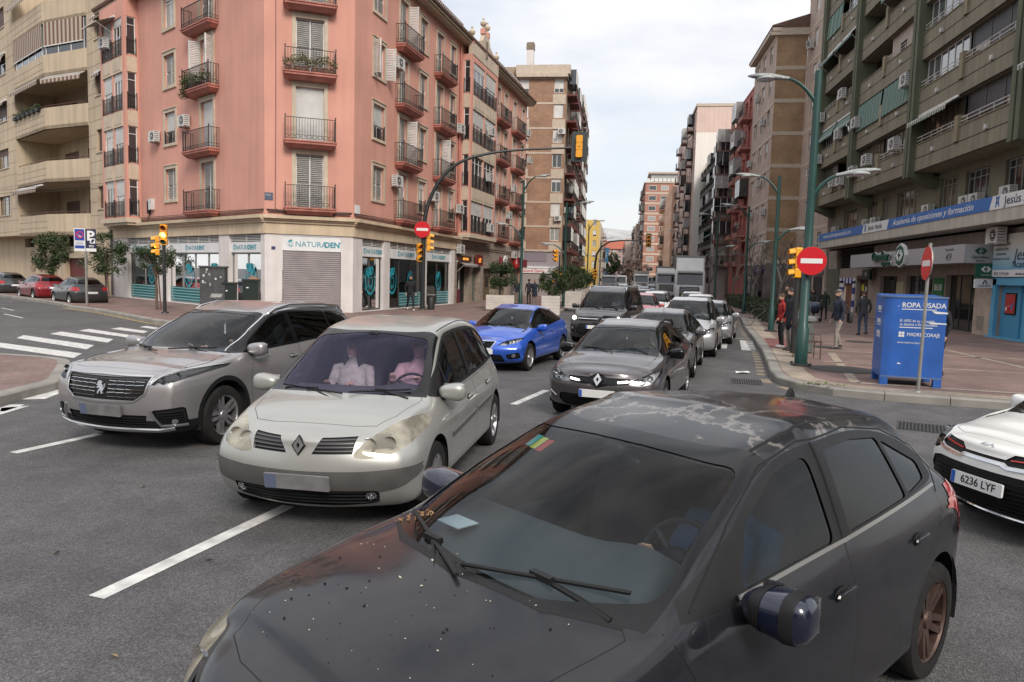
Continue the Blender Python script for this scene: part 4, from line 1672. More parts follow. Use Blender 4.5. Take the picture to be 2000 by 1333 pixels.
 b.build('meter_box',[M_AC,M_BLACK],root)
 b=MB()
 b.tube([FL(18.3,.2,.12),FL(18.3,4.6,.12),FL(18.25,5.0,.3)],.07,8)
 b.build('drainpipe',mat('grey_pipe',(.12,.11,.10),rough=.6),root)
 b=MB()
 b.tube([FR(14.3,4.6,.10),FR(14.3,16.8,.10)],.06,8)
 b.build('drainpipe',M_PINKD,root)
 for F_,u,z,d in ((FL,11.0,8.9,0),(FL,7.3,9.3,0),(FR,4.05,12.6,0),(FR,4.0,6.6,0),(FR,9.4,6.4,0),(FR,13.8,11.2,0),(FR,13.9,6.1,0),(FR,18.4,11.9,.65),(FR,18.2,8.7,.65),(FR,18.6,5.2,.65),(FR,25.9,6.7,0),(FR,21.4,8.6,0),(FR,27.1,9.0,0),
(FR,31.3,14.3,0),(FR,14.2,3.5,0),(FR,27.8,3.6,0),(FR,30.0,3.7,0),(FL,16.0,14.6,.75),(FR,32.2,12.1,0)):
  ac_unit(root,F_,u,z,d)
 awning(root,FL,15.2,17.5,16.2,.5,1.0,d=.75,m=mat('beige_awning',(.45,.38,.28),rough=.9),val=0)
# the shops further along (own stone-clad ground floor, under the same house)
 S=FR
 g=MB()
 holes=[(14.6,17.2,.15,2.75),(17.8,19.6,.15,2.6),(20.4,23.3,.15,2.6),(24.6,27.0,.15,2.7),(28.0,32.2,.15,2.8)]
 wall(g,S,14.1,LR,0,4.05,holes,reveal=.4)
 g.fbox(S,14.1,LR,4.05,4.55,-.3,.12)
 g.fbox(S,14.1,LR,3.9,4.05,-.3,.06)
 g.build('stone_shop_wall',mat('mottled_stone',(.30,.245,.20),rough=.8,var=.45,vscale=7,streak=.15),root)
 names=[(0,M_DARKV),(1,mat('shop_green_glass',(.10,.13,.12),rough=.08,coat=.4)),(2,mat('bronze_door',(.13,.09,.05),rough=.35)),(3,M_DARKV),(4,mat('dim_shop'))]
 for (a,e,z0,z1),(k,m_)in zip(holes,names):
  b=MB()
  b.face([S(a,z0,-.4),S(e,z0,-.4),S(e,z1,-.4),S(a,z1,-.4)])
  if k==2:
   b.fbox(S,a,a+1.0,z0,z1,-.4,-.35,1)
   b.fbox(S,a+1.8,a+2.4,1.2,2.0,-.39,-.36,1)
  if k==0:
   b.fbox(S,a+.3,a+.9,z0,1.1,-.38,-.1,2)
   b.fbox(S,a+1.4,a+1.46,z0,z1,-.4,-.33,3)
  b.build('shop_door',[m_,M_DARKV,mat('wine_red',(.14,.02,.035),rough=.6),M_WFRAME],root)
 awning(root,S,14.5,17.4,2.95,.18,.55,m=mat('grey_awning',(.24,.22,.21),rough=.9),val=.16)
 sg=[('bar sign lit in orange letters over the scalloped awning',14.5,17.0,2.95,3.35,.20,mat('dark_brown_board',(.07,.03,.02),rough=.5),'BAR TAPAS',mat('orange_glow',(.8,.25,.03),emit=(1,.32,.04),estr=1.2)),
('small square lit sign with orange symbol on a wine-red ground',17.9,19.3,2.75,3.5,.30,mat('wine_board',(.16,.02,.015),rough=.5),'GT',mat('orange_glow'))]
 for lab,a,e,z0,z1,d,bm_,tx,tm in sg:
  t=thing('shop_sign',lab,'sign',tuple(S((a+e)/2,0,0)),world=True)
  b=MB()
  b.fbox(S,a,e,z0,z1,d-.15,d)
  b.build('sign_board',bm_,t)
  lettering(tx,t,S,(a+e)/2,z0+(z1-z0)*.3,(z1-z0)*.55,tm,d=d+.003,align='CENTER')
 for lab,u,z,col in (('round white shop sign on the red fascia above the orange tree',25.6,3.15,M_SIGNW),('round red shop sign on the fascia above the orange tree',28.8,3.25,mat('signal_red',(.55,.015,.02),rough=.4))):
  t=thing('shop_sign',lab,'sign',tuple(S(u,0,0)),world=True)
  b=MB()
  n=20
  b.prism([(u+.55*math.cos(2*math.pi*k/n),z+.55*math.sin(2*math.pi*k/n))for k in range(n)],S,.15,.27)
  b.build('sign_board',col,t)
  b=MB()
  b.prism([(u+.42*math.cos(2*math.pi*k/n),z+.42*math.sin(2*math.pi*k/n))for k in range(n)],S,.27,.275)
  b.prism([(u-.18,z-.15),(u+.18,z-.15),(u+.05,z+.25),(u-.05,z+.25)],S,.275,.28,1)
  b.build('sign_face',[mat('pale_sign_face',(.55,.53,.52))if 'white' in lab else mat('signal_red'),M_SIGNW],t)
 b=MB()
 b.fbox(S,24.4,33.1,2.85,3.55,0,.12)
 b.build('red_fascia',mat('dark_red_fascia',(.20,.02,.03),rough=.5),root)
 return FL,FC,FR,ZF,lc
PINK=pink_house()
# ================================================================== the beige block on the left
def beige_block():
 C1=Vector((-15.95,31.3))
 dl=Vector((-.83,.557)).normalized()
 n=Vector((-dl.y,dl.x))
 if n.y>0:
  n=-n
 F=Frame(C1,u=dl,n=n)
 root=thing('apartment_block','sand-coloured apartment block with angled balconies and striped awnings','building',tuple(F(30,0)),world=True)
 mw=mat('sand_panel',(.50,.40,.285),rough=.8,var=.08,vscale=.6,streak=.18)
 mg=mat('panel_joint',(.22,.17,.12),rough=.9)
 ZF=[4.4,7.95,11.45,14.9,18.3]
 D=1.3
 TOP=22.0
 UA,UB,UC=22.1,26.4,33.2
 W=MB()
 hr,hl=[],[]
 for z in ZF:
  hr.append((19.25,20.75,z+1.25,z+2.65))
  hl.append((35.3,38.6,z+1.30,z+2.75))
 wall(W,F,18.75,UA,0,TOP,hr)
 wall(W,F,UC,47,4.1,TOP,hl,d=D)
 wall(W,F,UA,47,0,4.4,[(23.2,27.6,.1,2.5),(23.4,27.6,3.3,4.0),(31.0,33.4,3.3,4.0),(34.5,37,3.3,4.0),(29.2,30.0,.1,2.6)],reveal=.4)
 W.face([F(UC,4.1,0),F(47,4.1,0),F(47,4.1,D),F(UC,4.1,D)])
 W.face([F(18.75,0,0),F(18.75,0,-8),F(18.75,TOP,-8),F(18.75,TOP,0)])
 for z in ZF:
  z0,z1=z-.38,z+1.02
  poly=[(UA,.02),(UB,D),(UC,D),(UC,-1.4),(UA,-1.4)]
  W.prism(poly,lambda a,d,h:F(a,h,d),z0,z0+.22)
  Fd=Frame(F(UA,0,.02),u=F(UB,0,D)-F(UA,0,.02),n=(F(UB,0,D)-F(UA,0,.02)).cross(Vector((0,0,1))))
  if Fd.n.dot(F.n)<0:
   Fd.n=-Fd.n
  Ld=(F(UB,0,D)-F(UA,0,.02)).length
  W.fbox(Fd,0,Ld,z0,z1,-.16,0)
  W.fbox(F,UB,UC,z0,z1,D-.16,D)
 hb=[]
 for z in ZF:
  hb+=[(22.6,24.2,z+.05,z+2.3),(25.3,26.7,z+.05,z+2.3),(28.6,31.6,z+.05,z+2.3)]
 wall(W,F,UA,UC,4.4,TOP,hb,d=-1.4,reveal=.12)
 for u in (UA,UC):
  W.face([F(u,4.1,-1.4),F(u,TOP,-1.4),F(u,TOP,D if u==UC else 0),F(u,4.1,D if u==UC else 0)])
 W.build('wall',mw,root)
 j=MB()
 k=0
 z=4.4
 while z<TOP:
  for a,e,d in ((18.75,UA,0),(UC,47,D)):
   blocked=[h for h in (hr if d==0 else hl)if h[2]<z<h[3]]
   segs=[(a,e)]if not blocked else [(a,blocked[0][0]),(blocked[0][1],e)]
   for s0,s1 in segs:
    j.fbox(F,s0,s1,z-.012,z+.012,d-.01,d+.006)
  z+=.85
 for z in ZF:
  Fd=Frame(F(UA,0,.02),u=F(UB,0,D)-F(UA,0,.02),n=Vector((0,0,0))+F.n)
  for q in (.12,.55):
   j.fbox(F,UB,UC,z+q-.012,z+q+.012,D,D+.006)
 j.build('panel_seam',mg,root)
 i=0
 for z,h1,h2 in zip(ZF,hr,hl):
  window(root,F,*h1,fm=M_BFRAME,blind=(1.0,1.0,.8,1.0,.55)[i],bm=M_BLINDB,rec=.2)
  window(root,F,*h2,d=D,fm=M_BFRAME,blind=(0,.35,.75,.4,.95)[i],bm=M_BLINDB,rec=.2,bars=2,pane=mat('warm_reflection_tinted_pane',(.10,.08,.05),rough=.05,coat=.6))  # warm reflection is painted into the pane's base colour
  b=MB()
  b.fbox(F,h1[0]-.08,h1[1]+.08,h1[2]-.07,h1[2],-.1,.06)
  b.fbox(F,h2[0]-.08,h2[1]+.08,h2[2]-.07,h2[2],D-.1,D+.06)
  b.build('window_sill',M_TRIMC,root)
  i+=1
 for q,h in enumerate(hb):
  window(root,F,*h,d=-1.4,fm=M_BFRAME,blind=(1.0,.9,.45)[q%3],bm=M_BLINDB,rec=.1)
 for q,z in enumerate(ZF[:3]):
  b=MB()
  b.tube([F(UA+.4,z+1.16,.16),F(UB,z+1.16,D-.06),F(UC-.3,z+1.16,D-.06)],.025,6)
  for u,d in ((UA+.6,.2),(UB,D-.06),((UB+UC)/2,D-.06),(UC-.4,D-.06)):
   b.tube([F(u,z+1.0,d),F(u,z+1.16,d)],.015,5)
  b.build('handrail',mat('brown_rail',(.11,.05,.04),rough=.5),root)
 ms=mat('brown_striped_awning',(.3,.2,.15),rough=.9,build=stripes((.42,.36,.29),(.17,.09,.07),.42))
 Fd=Frame(F(UA,0,.02),u=F(UB,0,D)-F(UA,0,.02),n=(F(UB,0,D)-F(UA,0,.02)).cross(Vector((0,0,1))))
 if Fd.n.dot(F.n)<0:
  Fd.n=-Fd.n
 Ld=(F(UB,0,D)-F(UA,0,.02)).length
 z=ZF[3]
 b=MB()
 for FF,a,e,d in ((Fd,.3,Ld-.15,.03),(F,UB+.1,UC-.1,D+.03)):
  b.face([FF(a,z+1.55,d),FF(e,z+1.55,d),FF(e,z+3.05,d),FF(a,z+3.05,d)],0,uv=[(a,0),(e,0),(e,1),(a,1)])
  b.fbox(FF,a,e,z+1.50,z+1.56,d-.02,d+.02,1)
 b.build('striped_blind',[ms,M_WFRAME],root,smooth='keep')
 b=MB()
 for k in range(5):
  u=UB+.3+k*1.5
  b.fbox(F,u-.03,u+.03,z+1.02,z+3.0,D-.1,D-.04)
 for k in range(4):
  u=.3+k*1.3
  b.fbox(Fd,u-.03,u+.03,z+1.02,z+3.0,-.1,-.04)
 b.build('glazing_bar',M_WFRAME,root)
 b=MB()
 b.face([F(UB,z+1.02,D-.07),F(UC,z+1.02,D-.07),F(UC,z+3.05,D-.07),F(UB,z+3.05,D-.07)])
 b.face([Fd(0,z+1.02,-.07),Fd(Ld,z+1.02,-.07),Fd(Ld,z+3.05,-.07),Fd(0,z+3.05,-.07)])
 b.build('balcony_glazing',M_PANE,root)
 awning(root,F,UB+.1,UC-.1,ZF[2]+3.05,.25,.5,d=D-.1,m=ms,val=.32,arms=False)
 awning(root,Fd,.3,Ld-.1,ZF[2]+3.05,.25,.4,d=-.1,m=ms,val=.32,arms=False)
 awning(root,F,UB+1.0,UC-.1,ZF[0]+3.05,.25,.5,d=D-.1,m=ms,val=.3,arms=False)
 awning(root,F,UB+.1,UC-.1,ZF[4]+3.0,1.2,.5,d=D-.1,m=ms,val=.3,arms=False)
 for h in hr[2:]:
  awning(root,F,h[0],h[1],h[3]+.02,.22,.3,m=ms,val=.22,arms=False)
 for h in hl[2:4]:
  awning(root,F,h[0],h[1],h[3]+.02,.5 if h is hl[3]else .2,.3,d=D,m=ms,val=.22,arms=False)
 t=thing('flower_boxes','row of dark flower boxes hung on the third-floor parapet','plants',tuple(F(UC-3,0,D)),world=True)
 b=MB()
 for k in range(6):
  u=UB+.8+k*1.05
  b.fbox(F,u,u+.7,ZF[2]+.92,ZF[2]+1.16,D+.01,D+.2)
 b.build('flower_box',M_BLACK,t)
 b=leaves_blob([F(UB+1.1+k*1.05,ZF[2]+1.25,D+.1)for k in range(6)],.22,60,.07)
 b.build('foliage',M_LEAF,t,smooth='keep')
 b=MB()
 b.fbox(F,23.2,27.6,.1,2.5,-.4,-.34)
 for k in range(12):
  b.fbox(F,23.2+k*.367,23.23+k*.367,.1,2.5,-.34,-.325)
 b.build('garage_door',mat('oxblood_door',(.12,.025,.02),rough=.6),root)
 for a,e,z0,z1 in ((23.4,27.6,3.3,4.0),(31.0,33.4,3.3,4.0),(34.5,37,3.3,4.0),(29.2,30.0,.1,2.6)):
  b=MB()
  b.face([F(a,z0,-.4),F(e,z0,-.4),F(e,z1,-.4),F(a,z1,-.4)])
  b.build('vent_opening',M_DARKV,root)
 b=MB()
 rnd=random.Random(4)
 for k in range(34):
  u,z=rnd.uniform(30.8,35.5),rnd.uniform(1.5,2.3)
  P=[F(u+.18*math.cos(t*1.9+k)*(.4+.1*t),z+.20*math.sin(t*1.3+k*2),.012)for t in range(5)]
  b.tube(P,.012,4)
 b.build('graffiti',mat('graffiti_brown',(.16,.10,.07),rough=.8),root)
 b=MB()
 for k in range(3):
  b.tube([F(18.9,6.9+.12*k,.05),F(26,6.75+.2*k,2.2),F(47,7.0+.3*k,2.4)],.015,4)
 b.build('facade_cable',mat('brown_cable'),root)
# ================================================================== foliage
def leafmat(name,c1,c2):
 return mat(name,c1,rough=.55,build=lambda t,b:plug(t,ramp(t,pos(t,'Random Per Island'),[(0,c1),(1,c2)]),b.inputs['Base Color']))
M_LEAF=leafmat('orange_tree_leaf',(.014,.032,.010),(.055,.085,.022))
M_LEAF2=leafmat('light_leaf',(.03,.05,.012),(.10,.12,.03))
M_HEDGE=leafmat('hedge_leaf',(.012,.026,.010),(.05,.07,.02))
M_BARK=mat('bark',(.13,.095,.07),rough=.9,var=.3,vscale=9,bump=.5,bscale=50)
M_BARKG=mat('grey_bark',(.19,.165,.14),rough=.9,var=.3,vscale=6)
def leaf(b,c,s,rnd,m=0):
 d=Vector((rnd.gauss(0,1),rnd.gauss(0,1),rnd.gauss(0,.8))).normalized()
 e=d.cross(Vector((rnd.gauss(0,1),rnd.gauss(0,1),rnd.gauss(0,1)))).normalized()
 f=d.cross(e)
 p=Vector(c)
 b.grid([p-d*s,p+e*s*.42+f*s*.1,p+d*s,p-e*s*.42+f*s*.1],[(0,1,2,3)],m)
def leaves_blob(centres,rad,n,s,seed=1,flat=1.0):
 rnd=random.Random(seed)
 b=MB()
 for c in centres:
  for _ in range(n):
   v=Vector((rnd.gauss(0,1),rnd.gauss(0,1),rnd.gauss(0,1))).normalized()*rad*(rnd.random()** .4)
   v.z *= flat
   leaf(b,Vector(c)+v,s*rnd.uniform(.6,1.3),rnd)
 return b
def crown(rx,rz,n,s,seed,clumps=26,hollow=.55):
 rnd=random.Random(seed)
 b=MB()
 cs=[]
 for k in range(clumps):
  v=Vector((rnd.gauss(0,1),rnd.gauss(0,1),rnd.gauss(0,1))).normalized()
  q=rnd.uniform(hollow,.92)
  cs.append((Vector((v.x*rx*q,v.y*rx*q,v.z*rz*q)),rx*rnd.uniform(.20,.42)))
 for _ in range(n):
  c,r=rnd.choice(cs)
  v=Vector((rnd.gauss(0,1),rnd.gauss(0,1),rnd.gauss(0,.9))).normalized()*r*rnd.random()** .45
  leaf(b,c+v,s*rnd.uniform(.6,1.35),rnd)
 return b
# ================================================================== right-hand side: the olive-green block
def green_block():
 F=Frame((14.0,0),u=(0,1),n=(-1,0))
 root=thing('olive_block','olive-green apartment block with banded parapets over a supermarket','building',(14.0,42,0),world=True)
 mg=mat('olive_render',(.225,.198,.142),rough=.85,var=.10,vscale=.7,streak=.22)
 mgd=mat('dark_olive_pilaster',(.115,.125,.08),rough=.85,var=.15,vscale=1,streak=.2)
 mtan=mat('tan_pier',(.28,.235,.155),rough=.85,var=.12,streak=.2)
 mst=mat('groove_line',(.03,.034,.026),rough=.9)
 Y0,Y1=19.6,56.4
 PIT,Z0=2.62,7.65
 NF=7
 TOP=Z0+PIT*NF
 piers=[19.9,28.9,38.75,48.1,56.0]
 W,P,J=MB(),MB(),MB()
 for k in range(NF):
  z=Z0+PIT*k
  W.fbox(F,Y0,Y1,z,z+1.24,-.16,0)
  W.fbox(F,Y0,Y1,z-.03,z+.16,-1.3,-.16)
  J.fbox(F,Y0,Y1,z+.58,z+.625,-.05,.004)
  J.fbox(F,Y0,Y1,z-.01,z+.008,-.05,.006)
  W.fbox(F,Y0,Y1,z+1.24,z+1.29,-.2,.035)
  for a,e in zip(piers,piers[1:]):
   m_=(a+e)/2+.1
   T_=MB()
   T_.fbox(F,m_-.17,m_+.17,z+.62,z+1.72,-.30,.10)
   T_.build('parapet_pier',mtan,root)
   for q in (.25,.75):
    u=a+(e-a)*q
    T_=MB()
    T_.fbox(F,u-.09,u+.09,z+.66,z+.84,0,.10)
    T_.build('drain_spout',M_AC,root)
 W.fbox(F,Y0,Y1,TOP,TOP+1.1,-.2,.0)
 W.face([F(Y1,0,-1.2),F(Y1,0,-14),F(Y1,TOP,-14),F(Y1,TOP,-1.2)])
 W.face([F(Y1,Z0,0),F(Y1,Z0,-1.3),F(Y1,TOP,-1.3),F(Y1,TOP,0)])
 W.face([F(Y0,TOP,0),F(Y1,TOP,0),F(Y1,TOP,-14),F(Y0,TOP,-14)])
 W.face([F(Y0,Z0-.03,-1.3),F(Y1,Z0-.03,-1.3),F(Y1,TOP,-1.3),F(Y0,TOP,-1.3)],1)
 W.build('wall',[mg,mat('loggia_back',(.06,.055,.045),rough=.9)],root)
 for y in piers:
  for s_ in (-.26,.18):
   P.fbox(F,y+s_-.13,y+s_+.17,Z0-.25,TOP+1.2,-.9,.26)
  P.fbox(F,y-.24,y+.22,Z0-.2,TOP+1.1,-.9,.12)
  P.hexa([F(y-.35,Z0-.75,-1.2),F(y+.33,Z0-.75,-1.2),F(y+.33,Z0-.7,-.9),F(y-.35,Z0-.7,-.9),F(y-.38,Z0-.2,-1.2),F(y+.36,Z0-.2,-1.2),F(y+.36,Z0-.2,.26),F(y-.38,Z0-.2,.26)])
 P.build('pilaster',mgd,root)
 J.build('parapet_groove',mst,root)
 mgs=mat('green_striped_curtain',(.12,.2,.17),rough=.9,build=stripes((.075,.16,.13),(.22,.28,.25),.16))
 mwa=mat('white_green_awning',(.4,.4,.36),rough=.9,build=stripes((.50,.49,.45),(.09,.15,.10),.24))
 mbg=mat('beige_screen',(.42,.34,.29),rough=.7,var=.1,vscale=2)
 rnd=random.Random(21)
 plan={}
 plan.update({(1,0,0):'blind',(1,1,0):'awnglass',(1,0,1):'blindrail',(1,1,1):'sky',(1,1,2):'skyrail',(1,0,2):'sky',(2,0,0):'warm',(2,1,0):'warmsmall',(2,0,1):'curtain',(2,1,1):'curtain',(2,0,2):'beige',(2,1,2):'open',(2,0,3):'awnopen',(2,1,3):'open',
(3,0,0):'opengreen',(3,1,0):'warm',(3,0,1):'skyawn',(3,1,1):'skyawn',(3,0,2):'open',(3,1,2):'openrail',(3,0,3):'awnopen',(3,1,3):'awnopen',(3,0,4):'sky',(3,1,4):'curtain'})
 pwarm=mat('warm_reflection_tinted_pane')
 psky=mat('sky_reflecting_pane',(.10,.11,.12),rough=.03,spec=1.0,coat=1.0)
 for bi,(a,e)in enumerate(zip(piers,piers[1:])):
  m_=(a+e)/2+.1
  for hf,(u0,u1)in enumerate(((a+.45,m_-.18),(m_+.18,e-.48))):
   for k in range(NF):
    z0,z1=Z0+PIT*k+1.29,Z0+PIT*(k+1)-.05
    st=plan.get((bi,hf,k))or rnd.choice(('blind','sky','open','curtain','sky','warm','awnglass'))
    d=-.30
    if st in ('blind','blindrail'):
     b=MB()
     n=3
     for q in range(n):
      w0,w1=u0+(u1-u0)*q/n,u0+(u1-u0)*(q+1)/n
      b.fbox(F,w0+.02,w1-.02,z0,z1,d-.06,d-.02,1)
      zb=z0+(.22 if (q+k)%3 else .5)
      nn=18
      for i in range(nn):
       za=zb+(z1-zb)*i/nn
       b.fbox(F,w0+.05,w1-.05,za,za+(z1-zb)/nn*.72,d-.02,d+.012,0)
      b.fbox(F,w1-.04,w1+.04,z0,z1,d-.03,d+.03,2)
     b.build('roller_blind',[M_BLINDG,mat('dusky_pane',(.16,.12,.11),rough=.1),M_DFRAME],root)
    elif st in ('sky','skyrail','skyawn','warm','warmsmall','awnglass'):
     window(root,F,u0,u1,z0,z1,rec=.0,d=d,fm=M_WFRAME if 'sky' in st else M_DFRAME,pane=psky if 'sky' in st else pwarm,bars=5 if 'sky' in st else 6,thin=.045)
    elif st=='curtain':
     b=MB()
     n=40
     for q in range(n):
      w0,w1=u0+(u1-u0)*q/n,u0+(u1-u0)*(q+1)/n
      d0,d1=.03*math.sin(q*1.3),.03*math.sin(q*1.3+1.3)
      b.face([F(w0,z0-.25,.10+d0),F(w1,z0-.25,.10+d1),F(w1,z1,-.02+d1),F(w0,z1,-.02+d0)],0,uv=[(w0,0),(w1,0),(w1,1),(w0,1)])
     b.build('striped_curtain',mgs,root,smooth='keep')
    elif st=='beige':
     b=MB()
     for q in range(4):
      w0,w1=u0+(u1-u0)*q/4,u0+(u1-u0)*(q+1)/4
      b.fbox(F,w0+.02,w1-.02,z0+(.0 if q != 2 else .7),z1,d-.03,d,0)
      b.fbox(F,w1-.02,w1+.02,z0,z1,d-.03,d+.02,1)
     b.build('screen_blind',[mbg,M_WFRAME],root)
    else:
     b=MB()
     b.fbox(F,u0+.2,u0+1.3,z0-1.0,z1-.15,-1.28,-1.22,0)
     b.fbox(F,u1-1.6,u1-.3,z0-1.0,z1-.15,-1.28,-1.22,1 if 'green' not in st else 2)
     b.build('balcony_door',[M_PANE,M_CURT,mat('dark_green_curtain',(.02,.07,.04),rough=.9)],root)
    if st in ('awnglass','awnopen','skyawn'):
     awning(root,F,u0,u1,z1+(.02 if st != 'awnopen' else .0),.35 if st=='awnglass' else .6,.55 if st != 'skyawn' else .3,d=-.05,m=mwa if st=='awnglass' else mgs,val=.2,arms=st=='awnopen')
    if hf==0 and k%2==0 or st in ('awnglass','skyrail','blindrail','openrail','warm','beige','sky'):
     b=MB()
     for zz in (.14,.30):
      b.tube([F(u0,z0+zz,-.02),F(u1,z0+zz,-.02)],.022,6)
     for q in range(4):
      u=u0+(u1-u0)*(q+.5)/4
      b.tube([F(u,z0-.02,-.02),F(u,z0+.30,-.02)],.014,5)
     b.build('handrail',M_LOUV,root)
 for u,z in ((39.3,12.4),(47.0,11.9),(46.9,9.0),(44.5,9.3),(40.3,9.45),(55.0,13.9),(50.5,11.9),(51.0,8.9),(49.4,8.8),(55.0,11.0),(50.2,14.4),(30.3,14.6)):
  ac_unit(root,F,u,z-.35,d=0,w=.85,h=.6)
 B_=Frame((15.2,0),u=(0,1),n=(-1,0))
 W=MB()
 hs=[(50.3,53.4,5.7,7.2),(46.9,48.5,5.7,7.2),(44.9,46.0,5.7,7.2),(41.0,43.7,5.7,7.25),(36.4,38.2,5.7,7.25),(33.5,35.6,5.7,7.25),(30.2,32.2,5.7,7.25),(26,28,5.7,7.25),(22,24,5.7,7.25)]
 wall(W,B_,Y0,Y1,4.5,7.65,hs,reveal=.2)
 W.build('first_floor_wall',mat('first_floor_render',(.17,.16,.11),rough=.9,var=.15,vscale=.9),root)
 for h in hs:
  window(root,B_,*h,rec=.16,style='glazed',fm=mat('grey_window_frame',(.30,.30,.28),rough=.6),pane=pwarm if h[0]>36 else M_PANE,bars=3,blind=.0)
 for u in (34.4,33.5,38.4,45.9,47.4,53.9,30.9):
  ac_unit(root,B_,u,5.62,d=.05,w=.8,h=.5)
 c=MB()
 c.fbox(F,Y0,54.75,4.60,5.56,-.22,0,0)
 c.fbox(F,Y0,54.75,5.40,5.56,-1.25,-.22,0)
 c.fbox(F,Y0,54.75,4.60,4.75,-1.25,-.22,0)
 c.build('canopy',mat('raw_concrete_band',(.46,.42,.36),rough=.85,var=.12,vscale=.8,streak=.2),root)
 t=thing('academy_banner','long blue and white academy banner along the canopy edge','sign',(14,42,0),world=True)
 b=MB()
 mb_=mat('banner_blue',(.035,.14,.42),rough=.5)
 for a,e,m_ in ((Y0,26.0,0),(26.0,30.6,1),(30.6,41.4,0),(41.4,45.4,1),(45.4,54.7,0)):
  b.prism([(a,5.08),(e,5.08),(e+(-.22 if e<54 else 0),5.60),(a+(-.22 if a>20 else 0),5.60)],F,.01,.03,m_)
 b.build('sign_board',[mb_,M_SIGNW],t)
 mink=mat('navy_ink',(.012,.02,.06),rough=.5)
 lettering('Academia de oposiciones y formación',t,F,40.6,5.22,.40,M_SIGNW,d=.032,mirror=True,shear=.25,bold=.004,sx=1.42)
 lettering('Jesús Ayala',t,F,44.4,5.22,.40,mink,d=.032,mirror=True,sx=1.25,bold=.003)
 lettering('Jesús Ayala',t,F,29.5,5.20,.46,mink,d=.032,mirror=True,sx=1.25,bold=.004)
 lettering('www.academiajesusayala.com',t,F,53.6,5.24,.36,M_SIGNW,d=.032,mirror=True,sx=1.42,shear=.2)
 b=MB()
 for u in (44.85,30.0):
  for p in ([(0,.36),(-.05,.40),(-.16,0),(-.08,0)],[(0,.36),(.05,.40),(.16,0),(.08,0)],[(-.16,.42),(-.1,.42),(0,.16),(.1,.42),(.16,.42),(.03,.10),(-.03,.10)]):
   b.prism([(u+x,5.16+y)for x,y in p],F,.032,.036)
 b.build('emblem',mb_,t)
 G=MB()
 gh=[(42.9,45.5,.45,2.66),(38.25,41.6,.15,2.66),(33.8,36.8,.15,2.68),(47.5,49.7,.15,2.45),(50.4,52.6,.15,2.2),(28.6,31.9,.15,2.25),(22.5,27,.3,2.4),(46.9,54.3,3.2,4.5)]
 wall(G,B_,Y0,Y1,0,4.62,gh,reveal=.35)
 G.build('shop_wall',mat('stone_clad_wall',(.32,.27,.235),rough=.8,var=.15,vscale=1.2,streak=.15),root)
 for q,(a,e,z0,z1)in enumerate(gh[:3]):
  window(root,B_,a,e,z0,z1,rec=.25,style='sash',fm=M_DFRAME,bars=2,pane=mat('dark_shop_pane',(.018,.02,.02),rough=.05,coat=.5))
 b=MB()
 a,e,z0,z1=gh[3]
 b.fbox(B_,a,e,z0,z1,-.3,-.24,0)
 b.fbox(B_,a+.05,e-.05,z1,z1+.25,-.2,.05,0)
 for (u,z,w_,h_,k)in ((49.0,1.75,.45,.42,1),(48.5,1.7,.22,.3,2),(48.9,.95,.5,.45,2)):
  b.fbox(B_,u,u+w_,z,z+h_,-.24,-.23,k)
 b.build('brown_door',[mat('dark_brown_door',(.055,.022,.018),rough=.45,var=.2,vscale=3),mat('yellow_notice',(.55,.50,.05)),M_SIGNW],root)
 b=MB()
 a,e=50.0,53.2
 for k in range(5):
  z=.25+k*.42
  for u0,u1 in ((a,a+.4),(e-.9,e)):
   b.fbox(B_,u0,u1,z,z+.42,.0,.06,k%2)
 for k in range(9):
  u=a+(e-a)*k/9
  b.fbox(B_,u,u+(e-a)/9,2.20,2.55,.0,.06,2 if k%2 else 0)
 b.fbox(B_,a+.4,e-.9,.15,2.2,-.2,-.12,3)
 b.build('striped_doorway',[M_SIGNW,mat('stripe_blue',(.02,.05,.28),rough=.6),mat('stripe_blue'),mat('poster_brown',(.20,.09,.05),rough=.6,var=.5,vscale=5)],root)
 b=MB()
 b.face([B_(46.9,3.2,-.33),B_(54.3,3.2,-.33),B_(54.3,4.5,-.33),B_(46.9,4.5,-.33)],1)
 for k in range(9):
  z=3.24+k*.145
  b.hexa([B_(46.9,z,-.28),B_(54.3,z,-.28),B_(54.3,z+.03,-.16),B_(46.9,z+.03,-.16),B_(46.9,z+.02,-.28),B_(54.3,z+.02,-.28),B_(54.3,z+.05,-.16),B_(46.9,z+.05,-.16)],0)
 b.build('louvre',[mat('louvre_grey',(.07,.07,.065),rough=.7),M_DARKV],root)
 b=MB()
 b.fbox(B_,53.6,56.4,.15,3.2,0,.04)
 b.build('green_wall_panel',mat('grey_green_wall',(.12,.125,.095),rough=.85,var=.1,streak=.2),root)
 t=thing('supermarket_canopy','grey supermarket canopy with green lettering and logo','sign',(13.9,40,0),world=True)
 b=MB()
 mgc=mat('grey_sign_panel',(.37,.365,.38),rough=.4,var=.05)
 b.fbox(F,32.4,47.1,3.13,3.89,-.20,.05,0)
 b.fbox(F,32.4,47.1,3.75,3.89,-1.2,-.20,0)
 b.fbox(F,32.4,47.1,3.13,3.20,-1.2,-.20,0)
 b.hexa([F(32.3,3.13,.05),F(32.4,3.13,.05),F(32.4,3.13,-1.2),F(32.3,3.13,-1.2),F(32.3,3.89,.05),F(32.4,3.89,.05),F(32.4,3.89,-1.2),F(32.3,3.89,-1.2)])
 b.build('canopy_box',mgc,t)
 mgl=mat('dark_green_sign',(.008,.085,.05),rough=.45)
 lettering('Carrefour',t,F,42.85,3.46,.60,M_SIGNW,d=.12,mirror=True,bold=.045,sx=1.0,extrude=.03)
 lettering('Carrefour',t,F,42.8,3.46,.60,mgl,d=.20,mirror=True,bold=.016,sx=1.0,extrude=.05)
